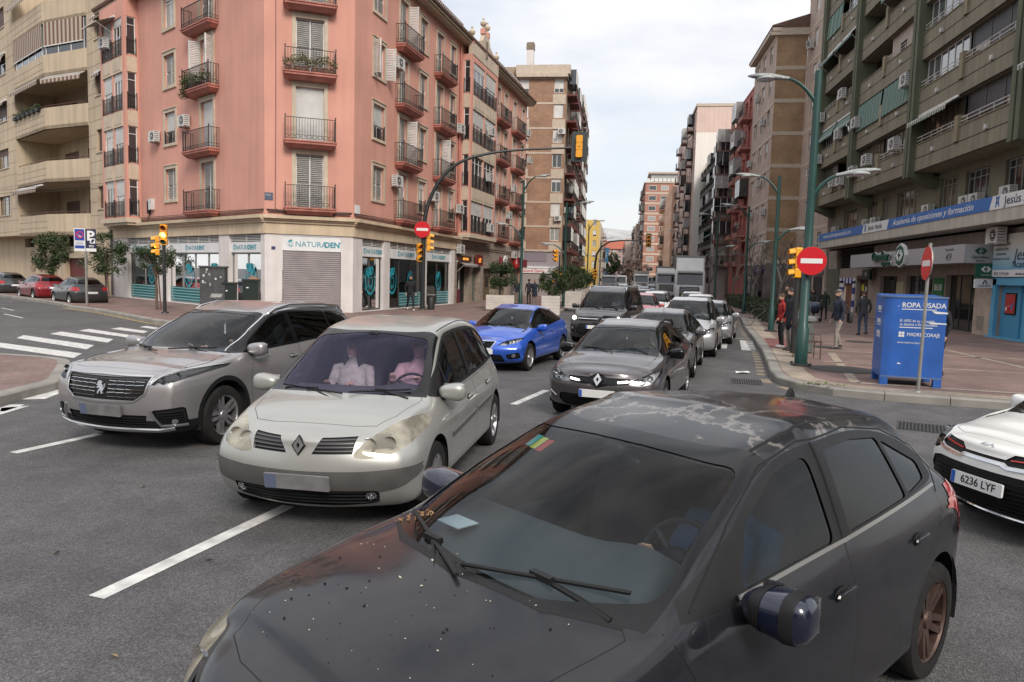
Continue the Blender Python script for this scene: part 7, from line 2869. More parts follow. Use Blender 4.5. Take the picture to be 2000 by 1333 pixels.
def make_car(sp,label,group,near=True,level=3,drivers=()):
 root=thing(sp.get('name','car'),label,sp.get('cat','car'),group=group)
 B=CarBody(sp,level)
 pm=sp['paint']
 fo,wb,r,hw=sp['fo'],sp['wb'],sp['r'],sp['W']/2
 ra=r+sp.get('archgap',.045)
 lipm=sp.get('lip')
 for x in (fo,fo+wb):
  for sg in (1,-1):
   if lipm:
    B.cut('lip',circle(x,r+.02,ra+lipm,32),'side',sign=sg)
   B.cut('hole',circle(x,r+.02,ra,32),'side',sign=sg,frm=('body','lip'))
 run_regions(B,sp['regs'])
 xw=sp['ws'][0]
 B.cut('cowl',[(xw-.45,-.45),(xw-.2,-.66),(xw+.3,-.66),(xw+.3,.66),(xw-.2,.66),(xw-.45,.45)],'top',tags={0})
 T=[]
 tm=sp.get('trimmat',M_BLACK)
 body={'body':pm,'gap':M_GAP,'lip':M_BLACK,'cowl':M_BLACK}
 extra=sp.get('bodymats',{})
 for n in B.rid:
  for k,m in extra.items():
   if n==k or n==k+'_l' or n==k+'_r':
    body[n]=m
 T.append(('body','body',body,{}))
 for n in list(B.rid):
  base=n[:-2]if n.endswith(('_l','_r'))else n
  if n in body or n=='hole':
   continue
  if base.startswith('door'):
   T.append((n,'door',{n:pm},0))
  elif base=='bonnet':
   T.append((n,'bonnet',{n:sp.get('bonnetmat',pm)},0))
  elif base=='tailgate':
   T.append((n,'tailgate',{n:pm},0))
  elif base=='glass_ws':
   T.append((n,'windscreen',{n:sp.get('wsmat',G_WS)},.004))
  elif base=='glass_bl':
   T.append((n,'rear_window',{n:sp.get('blmat',G_DARK)},.004))
  elif base.startswith('glass'):
   T.append((n,'side_window',{n:(sp.get('rearglass',G_SIDE)if base in sp.get('dark',())else sp.get('sidemat',G_SIDE))},.006))
  elif base.startswith('headlight'):
   T.append((n,'headlight',{n:sp.get('lens',M_LENS)},0))
  elif base.startswith('taillight'):
   T.append((n,'tail_light',{n:M_REDL},-.004))
  elif base.startswith('grille'):
   T.append((n,'grille',{n:sp.get('grillemat',M_BLACK)},.02))
  elif base.startswith('intake'):
   T.append((n,'air_intake',{n:M_BLACK},.02))
  elif base.startswith('bumper'):
   T.append((n,'bumper_strip',{n:sp.get('bumpermat',M_BLACK)},-.004))
 parts=car_shell(B,root,pm,T)
 for n,o in list(parts.items()):
  if n.startswith('headlight'):
   h=B.extract([n],'lamp_housing',[sp.get('housmat',M_HOUS)],root,push=.05)
   if h:
    h.parent=o
   sg=1 if n.endswith('_r')else -1
   rb=MB()
   for y,z,rad,kind in sp.get('bowls',[]):
    p,n_=B.hit('front',y*sg,z,-1)
    if p is None:
     continue
    c=p-Vector((-1,0,0))*.05+Vector((-.004,0,0))
    rb.lathe([(rad,-.028),(rad*.82,-.008),(rad*.45,.008),(.001,.014)],c=c,axis='x',n=18,m=0)
    if kind=='proj':
     rb.ball(c+Vector((-.01,0,0)),(.022,rad*.62,rad*.62),14,8,m=1)
    if kind=='on':
     rb.ball(c+Vector((-.012,0,0)),(.02,rad*.8,rad*.8),14,8,m=2)
    if kind=='amber':
     rb.ball(c+Vector((-.006,0,0)),(.02,rad*.7,rad*.7),12,7,m=3)
   if rb.f:
    rb.build('reflector',[M_REFL,M_GLOSSBLACK,M_HEADON,M_AMBER],o,smooth=True)
 wells(root,sp)
 if sp.get('cab'):
  cabin(root,sp,seatmat=sp.get('seatmat'))
  lining(B,root,sp.get('linz',sp['cab'][4]-.25))
 st=sp.get('spokes',(5,1))
 for i,x in enumerate((fo,fo+wb)):
  for sg in (1,-1):
   wheel(root,x,sg*(hw-sp.get('tw',.2)*.5-.012),r,sp.get('tw',.2),sg,st,sp.get('rimr',.66),sp.get('rimmat',M_ALU),seg=36 if near else 18,turn=sp.get('turn',.4)+i+sg,dark=sp.get('rimdark'))
 if 'mirror' in sp:
  mirrors(root,B,sp,sp.get('mirrormat',pm),xs=None,tape=sp.get('tape'))
 if 'handles' in sp:
  for (x,z)in sp['handles']:
   for sg in (-1,1):
    p,n_=B.hit('side',x,z,sg)
    if p is None:
     continue
    b=MB()
    sball(b,p+n_*.018,(.095,.012,.016),.6,seg=12,rings=6)
    sball(b,p+n_*.002+Vector((-.02,0,-.004)),(.07,.006,.034),.8,seg=12,rings=6,m=1)
    par=next((parts[k]for k in parts if k.startswith('door')and k.endswith('_r' if sg>0 else '_l')and parts[k].name.startswith('door')and min(v.co.x for v in parts[k].data.vertices)<x<max(v.co.x for v in parts[k].data.vertices)),root)
    b.build('handle',[sp.get('handlemat',pm),M_GAP],par,smooth=True)
 if 'extra' in sp:
  sp['extra'](root,B,parts,sp)
 B.bm.free()
 return root
def wipers(root,B,pts,par=None):
 for ln in pts:
  b=MB()
  P=[B.hit('front',y,z,-1)for y,z in ln]
  P=[p+n_*.022 for p,n_ in P if p is not None]
  if len(P)>1:
   b.tube([P[0]+(P[-1]-P[0])*t for t in (0,.3,.7,1)],.009,6)
   for i in range(8):
    pass
   mid=P[0].lerp(P[-1],.5)
   b.obox(mid+Vector((0,0,.004)),(.014,.05,.012))
   b.tube([mid,mid.lerp(P[-1],.55)+Vector((-.05,0,-.035)),P[-1]+Vector((-.10,0,-.07))],[.009,.012,.014],6)
   b.build('wiper',M_BLACK,root)
def surf_disc(B,b,y,z,rad,m=0,lift=.01,depth=.02,n=20):
 p,n_=B.hit('front',y,z,-1)
 if p is None:
  return None
 q=n_.to_track_quat('Z','Y').to_matrix()
 pts=[(rad,-depth),(rad,lift),(rad*.8,lift+.002),(.001,lift+.002)]
 vs,fs=[],[]
 for rr,h in pts:
  for k in range(n):
   t=2*math.pi*k/n
   vs.append(p+q @ Vector((rr*math.cos(t),rr*math.sin(t),h)))
 for i in range(3):
  for k in range(n):
   k2=(k+1)%n
   fs.append((i*n+k,i*n+k2,(i+1)*n+k2,(i+1)*n+k))
 b.grid(vs,fs,m)
 return p,n_,q
def badge_frame(B,y,z,lift=.012):
 p,n_=B.hit('front',y,z,-1)
 n_=Vector((n_.x,0,n_.z)).normalized()
 rt=Vector((0,-1,0))
 up=n_.cross(rt)
 up=up if up.z>0 else -up
 return lambda a,b_,d:p+rt*a+up*b_+n_*(d+lift)
def diamond_badge(root,B,z,s=1.0,y=0):
 F=badge_frame(B,y,z)
 b=MB()
 o=[(0,.082),(.052,0),(0,-.082),(-.052,0)]
 i=[(0,.034),(.019,0),(0,-.034),(-.019,0)]
 for k in range(4):
  p0,p1,q0,q1=o[k],o[(k+1)%4],i[k],i[(k+1)%4]
  P=[(a*s,c*s)for a,c in (p0,p1,q1,q0)]
  b.prism(P,F,-.01,.014 if k%2 else .010,0)
 b.prism([(a*1.35*s,c*1.22*s)for a,c in o],F,-.02,.002,1)
 b.build('badge',[M_SATIN,M_GLOSSBLACK],root)
def slats(B,root,lines,width,mats,name='grille_slat',lift=-.012,thick=.012):
 b=MB()
 for pts,m in lines:
  B.ribbon(b,pts,'front',width,sign=-1,lift=lift,thick=thick,m=m)
 if b.f:
  return b.build(name,mats,root)
# light grey-beige compact people carrier
def spec_mpv():
 pm=paint('champagne_silver_paint',(.40,.40,.375),metal=.5,rough=.32,coat=.6,dirt=.10)
 L=4.26
 sp=dict(name='compact_minivan',L=L,W=1.81,H=1.62,fo=.86,wb=2.685,r=.318,tw=.205,paint=pm,rimr=.66,spokes=(7,1),turn=.2,
st=[0,.10,.26,.50,.78,1.0,1.22,1.52,1.85,2.2,2.7,3.2,3.62,3.86,4.05,4.18,4.26],
top=[(0,.80),(.10,.845),(.26,.885),(.5,.94),(.78,.99),(1.0,1.03),(1.22,1.155),(1.52,1.335),(1.85,1.525),(2.2,1.595),(2.7,1.62),(3.2,1.60),(3.62,1.54),(3.86,1.46),(4.05,1.22),(4.18,.98),(4.26,.86)],
bow=[(0,0),(.5,.05),(1.0,.20),(1.52,.16),(1.85,.12),(2.2,.05),(2.7,0),(3.6,-.04),(4.05,-.05),(4.26,0)],
raily=[(0,.58),(.1,.62),(.26,.66),(.5,.70),(.78,.735),(1.0,.745),(1.22,.715),(1.52,.665),(1.85,.61),(2.2,.595),(2.7,.60),(3.2,.59),(3.62,.57),(3.86,.56),(4.05,.58),(4.18,.60),(4.26,.60)],
railz=[(0,.775),(.1,.81),(.26,.845),(.5,.90),(.78,.95),(1.0,.99),(1.22,1.12),(1.52,1.295),(1.85,1.475),(2.2,1.525),(2.7,1.545),(3.2,1.525),(3.62,1.47),(3.86,1.39),(4.05,1.16),(4.18,.95),(4.26,.82)],
belty=[(0,.63),(.1,.68),(.26,.735),(.5,.785),(.78,.815),(1.0,.825),(1.5,.825),(2.7,.83),(3.6,.80),(3.86,.77),(4.05,.74),(4.18,.72),(4.26,.68)],
beltz=[(0,.73),(.1,.755),(.26,.785),(.5,.83),(.78,.88),(1.0,.925),(1.5,.955),(2.7,.985),(3.6,1.03),(3.86,1.04),(4.05,.97),(4.18,.87),(4.26,.76)],
shz=[(0,.62),(.3,.66),(1.0,.72),(2.7,.76),(4.0,.78),(4.26,.66)],
nose=[.20,.12,.0,.0,.03,.06],tail=[.15,.08,0,0,.02,.02],bulge_f=.17,bulge_r=.12,
crease={4:[(0,.3),(1.0,.2),(4.2,.2)],5:[(0,.35),(.9,.5),(1.9,.2),(4.2,.2)]},
ws=(1.0,1.85),bl=(3.86,4.12),dlo_x=(.9,4.0),wsmat=G_PUR,lens=M_LENSY,housmat=mat('hazed_housing',(.66,.62,.52),rough=.4,metal=.0),
bumpermat=mat('grey_bumper_plastic',(.085,.083,.08),rough=.45,var=.15,vscale=5),
cab=(1.42,2.25,3.15,.30,.98,.72),mirror=(1.26,.80,1.02),
handles=[(2.12,.84),(3.05,.86)],
bowls=[(.52,.735,.062,'x'),(.66,.745,.055,'x')])
 R=[]
 R.append(('cut','frit',[(-.9,.8),(.9,.8),(.9,1.60),(-.9,1.60)],'front',dict(tags={1},xr=(.5,2.3))))
 ws=rounded([(-.665,1.045),(0,1.01),(.665,1.045),(.57,1.455),(0,1.515),(-.57,1.455)],[.07,.3,.07,.08,.3,.08])
 R.append(('cut','glass_ws',ws,'front',dict(frm=('frit',),xr=(.5,2.3))))
 R.append(('cut','glass_bl',rounded([(-.58,1.05),(.58,1.05),(.50,1.40),(-.50,1.40)],.08),'front',dict(sign=1,tags={2})))
 dlo=smoothpoly([(1.03,1.0),(1.5,1.255),(1.92,1.462),(2.3,1.508),(2.8,1.515),(3.3,1.485),(3.66,1.40),(3.86,1.22),(3.86,1.09),(3.5,1.055),(2.6,1.015),(1.7,.985)],3)
 R.append(('cut','trim',dlo,'side',dict(tags={3})))
 R.append(('cut','glass_q',rounded([(1.20,1.02),(1.48,1.02),(1.52,1.235)],.03),'side',dict(frm=('trim',))))
 R.append(('cut','glass_f',rounded([(1.54,1.015),(2.36,1.035),(2.36,1.485),(1.98,1.465),(1.56,1.255)],.05),'side',dict(frm=('trim',))))
 R.append(('cut','glass_b',rounded([(2.47,1.04),(3.30,1.07),(3.26,1.465),(2.47,1.49)],.05),'side',dict(frm=('trim',))))
 R.append(('cut','glass_c',rounded([(3.37,1.075),(3.78,1.10),(3.78,1.2),(3.60,1.395),(3.33,1.455)],.05),'side',dict(frm=('trim',))))
 R.append(('panel','door_front',[(1.30,.27),(2.38,.27),(2.42,.60),(2.41,.99),(1.32,.955),(1.26,.62)],'side',{}))
 R.append(('panel','door_rear',[(2.42,.27),(3.10,.27),(3.22,.55),(3.36,.75),(3.40,1.03),(2.43,.99),(2.44,.6)],'side',{}))
 R.append(('panel','bonnet',[(.30,0),(.305,.35),(.34,.52),(.5,.63),(.94,.72),(.98,.70),(.87,.45),(.80,0),(.87,-.45),(.98,-.70),(.94,-.72),(.5,-.63),(.34,-.52),(.305,-.35)],'top',{}))
 hl=smoothpoly([(.435,.655),(.58,.645),(.74,.69),(.835,.77),(.845,.85),(.78,.905),(.66,.875),(.54,.80),(.46,.73)],3)
 R.append(('cut','headlight',hl,'front',dict(mirror=True,frm=('body','bonnet','gap'))))
 R.append(('cut','grille',[(.105,.672),(.415,.678),(.43,.80),(.175,.795)],'front',dict(mirror=True,frm=('body','bonnet','gap'))))
 R.append(('cut','bumper',smoothpoly([(-.88,.56),(-.5,.545),(0,.54),(.5,.545),(.88,.56),(.80,.42),(.5,.36),(0,.355),(-.5,.36),(-.80,.42)],3),'front',dict(xr=(-.2,.46))))
 R.append(('cut','intake',rounded([(-.62,.385),(.62,.385),(.60,.26),(.3,.235),(-.3,.235),(-.60,.26)],.04),'front',dict(frm=('body','bumper'))))
 sp['regs']=R
 sp['bodymats']={'frit':M_GLOSSBLACK,'trim':M_BLACK}
 def extra(root,B,parts,sp):
  lines=[]
  for sg in (1,-1):
   for i in range(4):
    z=.695+i*.028
    lines.append(([(sg*(.125+i*.016),z),(sg*.42,z+.004)],0))
  slats(B,root,lines,.010,[mat('slat_grey',(.10,.10,.10),rough=.4)])
  lo=[]
  for i in range(4):
   lo.append(([(-.6,.265+i*.033),(0,.262+i*.033),(.6,.265+i*.033)],0))
  slats(B,root,lo,.010,[M_BLACK])
  diamond_badge(root,B,.735,.82)
  for sg in (1,-1):
   b=MB()
   r_=surf_disc(B,b,sg*.55,.335,.042,0,.002,.03)
   p,n_,q=r_
   b.ball(p+n_*.004,(.033,.033,.033),12,8,m=1)
   b.build('fog_lamp',[M_CHROME,M_LENS],root,smooth=True)
  plate(root,B,.455,blank=True,wd=.54,ht=.125)
  wipers(root,B,[[(.60,1.035),(-.05,1.015)],[(-.10,1.025),(-.60,1.045)]])
  b=MB()
  for sg in (1,-1):
   B.ribbon(b,[(1.34,.60),(2.36,.645)],'side',.055,sign=sg,lift=.001,thick=.012)
   B.ribbon(b,[(2.46,.65),(3.18,.68)],'side',.055,sign=sg,lift=.001,thick=.012)
  b.build('rubbing_strip',mat('grey_bumper_plastic'),root)
  b=MB()
  for sg in (1,-1):
   B.ribbon(b,[(1.9,sg*.575),(2.4,sg*.57),(3.6,sg*.55)],'top',.012,lift=-.002,thick=.004)
  b.build('roof_seam',M_GAP,root)
  b=MB()
  sball(b,(1.78,0,1.43),(.03,.11,.032),.6)
  sball(b,(1.70,0,1.485),(.05,.06,.03),.6)
  b.build('interior_mirror',M_BLACK,root,smooth=True)
 sp['extra']=extra
 return sp
def tpl(L,W,H,fo,wb,r,xc,xh,xm,xr,xt,zl,zc,zh,zr,zt,zbf,zbr,yc=.74,yh=.56,yr=.55,yt=.58,zcor=.05,hoodb=.05,cowlb=.17,bf=.17,noz=.0,tailb=.10,wl=.58,**kw):
 def mid(a,b,t):
  return a+(b-a)*t
 st=[0,.10,.26,.50,mid(.5,xc,.5),xc,mid(xc,xh,.3),mid(xc,xh,.65),xh,xh+.33,xm,mid(xm,xr,.55),xr,mid(xr,xt,.55),xt,mid(xt,L,.6),L]
 st=sorted(set(round(x,4)for x in st))
 z5=zl+(zc-zl)*.45
 top=[(0,zl-.01),(.10,zl+.03),(.26,zl+.065),(.5,max(z5,zl+.075)),(mid(.5,xc,.5),mid(z5,zc,.58)),(xc,zc),(mid(xc,xh,.3),mid(zc,zh,.30)+.012),(mid(xc,xh,.65),mid(zc,zh,.65)+.02),(xh,zh),
(xh+.33,mid(zh,H,.72)),(xm,H),(mid(xm,xr,.55),mid(H,zr,.4)),(xr,zr),(mid(xr,xt,.55),mid(zr,zt,.5)),(xt,zt),(mid(xt,L,.6),zt-.10),(L,zt-.20)]
 dh=.04
 railz=[(x,z-d)for (x,z),d in zip(top,[.03,.035,.04,.045,.045,zcor-.0,zcor-.005,zcor,zcor,.065,.07,.07,.07,.06,.05,.05,.05])]
 raily=[(0,wl),(.1,wl+.035),(.26,wl+.075),(.5,mid(wl+.1,yc,.4)),(mid(.5,xc,.5),mid(wl+.1,yc,.85)),(xc,yc),(mid(xc,xh,.3),mid(yc,yh,.25)),(mid(xc,xh,.65),mid(yc,yh,.62)),(xh,yh),(xh+.33,yh-.002),
(xm,yh),(mid(xm,xr,.55),mid(yh,yr,.5)),(xr,yr),(mid(xr,xt,.55),mid(yr,yt,.5)),(xt,yt),(mid(xt,L,.6),yt+.02),(L,yt)]
 hw=W/2
 belty=[(0,wl+.05),(.1,wl+.10),(.26,wl+.155),(.5,hw-.12),(mid(.5,xc,.5),hw-.085),(xc,hw-.075),(xh,hw-.075),(xm+.3,hw-.075),(xr-.1,hw-.10),(xt-.1,hw-.13),(xt,hw-.15),(L,hw-.2)]
 beltz=[(0,zl-.075),(.1,zl-.05),(.26,zl-.02),(.5,zl+.01),(mid(.5,xc,.5),mid(zl,zbf,.55)),(xc,zbf-.01),(xh,mid(zbf,zbr,.25)),(xm+.3,mid(zbf,zbr,.6)),(xr-.1,zbr),(xt-.05,zbr),(xt+.02,zt-.09),(L,zt-.28)]
 sp=dict(L=L,W=W,H=H,fo=fo,wb=wb,r=r,st=st,top=top,railz=railz,raily=raily,belty=belty,beltz=beltz,
bow=[(0,0),(.5,hoodb),(xc,cowlb),(mid(xc,xh,.65),cowlb*.8),(xh,cowlb*.65),(xh+.33,.04),(xm,0),(xr,-.03),(xt,-.05),(L,0)],
shz=[(0,zl-.17),(.3,zl-.13),(xc,mid(zl,zbf,.2)-.12),(xm,zbf-.21),(L-.3,zbr-.20),(L,zbr-.3)],
nose=[.18,.10,.0,.01,.05,.08],tail=[.15,.08,0,0,.02,.03],bulge_f=bf,bulge_r=tailb,
crease={4:[(0,.2),(xc,.25),(L,.2)],5:[(0,.3),(xc,.45),(xh,.2),(L,.2)]},
ws=(xc,xh),bl=(xr,xt),dlo_x=(xc-.1,xt-.05))
 sp.update(kw)
 return sp
def ws_regs(yb,zb,zbm,yt,zt,ztm,xr=(.4,2.6)):
 return [('cut','frit',[(-1,.7),(1,.7),(1,2.0),(-1,2.0)],'front',dict(tags={1},xr=xr)),
('cut','glass_ws',rounded([(-yb,zb),(0,zbm),(yb,zb),(yt,zt),(0,ztm),(-yt,zt)],[.05,.3,.05,.06,.3,.06]),'front',dict(frm=('frit',),xr=xr))]
def spec_suv():
 pm=paint('warm_grey_metallic_paint',(.36,.345,.348),metal=.65,rough=.30,coat=.9)
 sp=tpl(4.64,1.84,1.64,.93,2.84,.352,1.22,2.12,2.75,4.10,4.50,.93,1.10,1.53,1.575,1.14,1.03,1.13,yc=.75,yh=.60,yr=.58,yt=.62,wl=.66,bf=.14,cowlb=.15,hoodb=.05,
name='family_suv',paint=pm,tw=.225,spokes=(5,2),rimr=.68,rimmat=M_ALU,rimdark=M_GAP,lip=.055,archgap=.05,z2=.5,zs=.22,
cab=(1.62,2.45,3.35,.38,1.02,.74),mirror=(1.50,.82,1.10),handles=[(2.35,.93),(3.3,.96)],dark=('glass_b','glass_c'),rearglass=G_DARK,linz=.85,
wsmat=glass_mat('clear_blue_windscreen',(.72,.80,.88),ior=1.33),bowls=[(.67,.845,.040,'proj'),(.78,.885,.045,'x')])
 R=ws_regs(.70,1.075,1.045,.575,1.475,1.515)
 R.append(('cut','glass_bl',rounded([(-.58,1.2),(.58,1.2),(.50,1.5),(-.50,1.5)],.06),'front',dict(sign=1,tags={2})))
 R.append(('cut','trim',smoothpoly([(1.20,1.06),(1.7,1.30),(2.12,1.47),(2.6,1.535),(3.2,1.545),(3.9,1.51),(4.36,1.40),(4.30,1.22),(3.9,1.15),(2.6,1.09)],3),'side',dict(tags={3})))
 R.append(('cut','glass_f',rounded([(1.62,1.09),(2.50,1.115),(2.50,1.495),(2.20,1.465),(1.75,1.27)],.04),'side',dict(frm=('trim',))))
 R.append(('cut','glass_b',rounded([(2.58,1.12),(3.48,1.155),(3.48,1.50),(2.58,1.50)],.03),'side',dict(frm=('trim',))))
 R.append(('cut','glass_c',rounded([(3.55,1.16),(4.20,1.23),(4.24,1.38),(3.9,1.465),(3.55,1.495)],.03),'side',dict(frm=('trim',))))
 R.append(('panel','door_front',[(1.44,.40),(2.50,.40),(2.54,.7),(2.54,1.085),(1.52,1.055),(1.40,.75)],'side',{}))
 R.append(('panel','door_rear',[(2.54,.40),(3.30,.40),(3.42,.66),(3.52,.85),(3.53,1.13),(2.545,1.088),(2.545,.7)],'side',{}))
 R.append(('cut','clad',[(1.2,.15),(3.5,.15),(3.5,.375),(1.2,.375)],'side',{}))
 R.append(('panel','bonnet',[(.20,0),(.215,.42),(.28,.62),(.6,.70),(1.2,.735),(1.24,.70),(1.12,.45),(1.09,0),(1.12,-.45),(1.24,-.70),(1.2,-.735),(.6,-.70),(.28,-.62),(.215,-.42)],'top',{}))
 hl=[(.585,.80),(.66,.79),(.76,.815),(.85,.86),(.885,.93),(.875,.965),(.76,.93),(.64,.875)]
 R.append(('cut','headlight',hl,'front',dict(mirror=True,frm=('body','bonnet','gap'))))
 R.append(('cut','grille',[(-.555,.875),(.555,.875),(.52,.70),(.41,.625),(-.41,.625),(-.52,.70)],'front',dict(frm=('body','bonnet','gap'))))
 R.append(('cut','lower',[(-1,.15),(1,.15),(1,.40),(.88,.40),(.62,.40),(-.62,.40),(-.88,.40),(-1,.40)],'front',dict(xr=(-.3,.75))))
 R.append(('cut','intake',[(-.54,.46),(.54,.46),(.50,.33),(-.50,.33)],'front',dict(frm=('body','lower'))))
 R.append(('cut','intakeside',rounded([(.60,.52),(.86,.555),(.87,.34),(.68,.315)],.03),'front',dict(mirror=True,frm=('body','lower'))))
 sp['regs']=R
 sp['bodymats']={'frit':M_GLOSSBLACK,'trim':M_GLOSSBLACK,'clad':M_BLACK,'lower':M_BLACK}
 def extra(root,B,parts,sp):
  b=MB()
  ln=[[(-.575,.885),(-.535,.70),(-.415,.612),(0,.60),(.415,.612),(.535,.70),(.575,.885)]]
  B.ribbon(b,ln[0],'front',.022,sign=-1,lift=.0,thick=.014)
  B.ribbon(b,[(-.575,.885),(0,.90),(.575,.885)],'front',.03,sign=-1,lift=.0,thick=.014)
  for sg in (1,-1):
   B.ribbon(b,[(sg*.585,.525),(sg*.665,.345),(sg*.86,.35)],'front',.03,sign=-1,lift=.0,thick=.012)
   B.ribbon(b,[(sg*.575,.80),(sg*.64,.885),(sg*.76,.945),(sg*.88,.975)],'front',.022,sign=-1,lift=.002,thick=.006)
  B.ribbon(b,[(-.78,.315),(-.62,.285),(0,.28),(.62,.285),(.78,.315)],'front',.05,sign=-1,lift=.0,thick=.018)
  b.build('chrome_trim',M_SATIN,root)
  b=MB()
  for i in range(5):
   z=.66+i*.043
   hwid=.40+min(.12,(z-.625)*1.2)
   for sg in (1,-1):
    a=.085
    while a<hwid-.02:
     e=min(a+.10,hwid)
     B.ribbon(b,[(sg*a,z),(sg*e,z+(.006 if i%2 else -.004))],'front',.007,sign=-1,lift=-.014,thick=.010)
     a+=.108
  b.build('grille_slat',M_CHROME,root)
  slats(B,root,[([(-.5,z),(.5,z)],0)for z in (.33,.36,.39,.42)]+[([(sg*.66,z),(sg*.85,z+.012)],0)for sg in (1,-1)for z in (.37,.40,.43,.46,.49)],.012,[M_BLACK])
  F=badge_frame(B,0,.75,.0)
  b=MB()
  sil=[(-.052,.060),(-.036,.086),(-.010,.092),(.014,.082),(.022,.062),(.010,.050),(.030,.040),(.044,.018),(.046,-.010),(.060,.004),(.058,.046),(.068,.060),(.074,.010),(.058,-.030),(.040,-.050),(.052,-.080),(.028,-.080),(.018,-.052),(.004,-.040),(-.012,-.058),(-.010,-.080),(-.034,-.080),(-.034,-.052),(-.012,-.022),(-.010,.002),(-.034,-.012),(-.052,-.006),(-.054,.008),(-.030,.018),(-.048,.030),(-.060,.026),(-.064,.040),(-.040,.048)]
  b.prism([(x*.85,y*.85)for x,y in sil],F,-.01,.014)
  b.build('badge',M_SATIN,root)
  plate(root,B,.505,blank=True,wd=.56,ht=.125)
  for sg in (1,-1):
   b=MB()
   surf_disc(B,b,sg*.80,.395,.034,0,.004,.03)
   b.build('fog_lamp',[M_CHROME],root,smooth=True)
   b=MB()
   pts=[]
   for x,y,dz in ((2.20,.60,.0),(2.34,.605,.045),(2.7,.605,.052),(3.6,.595,.052),(4.05,.58,.035),(4.2,.57,0)):
    p,n_=B.hit('top',x,sg*y)
    pts.append(p+Vector((0,0,dz)))
   b.tube(pts,.019,8)
   for k in (1,4):
    b.tube([pts[k],pts[k]-Vector((0,0,.06))],.02,6)
   b.build('roof_rail',M_CHROME,root,smooth=True)
  b=MB()
  for sg in (1,-1):
   B.ribbon(b,[(1.22,1.075),(1.7,1.315),(2.12,1.485),(2.6,1.55),(3.2,1.56),(3.9,1.525),(4.38,1.41)],'side',.016,sign=sg,lift=.0,thick=.006)
   B.ribbon(b,[(.42,.955),(.8,1.0),(1.2,1.05)],'side',.016,sign=sg,lift=.0,thick=.006)
  b.build('window_chrome',M_CHROME,root)
  wipers(root,B,[[(.58,1.085),(-.02,1.065)],[(-.06,1.08),(-.56,1.10)]])
  b=MB()
  b.tube([(2.02,-.05,1.42),(2.02,-.05,1.22)],.008,5)
  for k in range(7):
   b.ball((2.02,-.05+.004*(k%2),1.40-.03*k),(.012,.014,.013),6,5)
  b.build('hanging_beads',mat('pearl_beads',(.7,.68,.62),rough=.3),root)
  b=MB()
  sball(b,(2.0,0,1.40),(.03,.11,.032),.6)
  b.build('interior_mirror',M_BLACK,root,smooth=True)
 sp['extra']=extra
 return sp
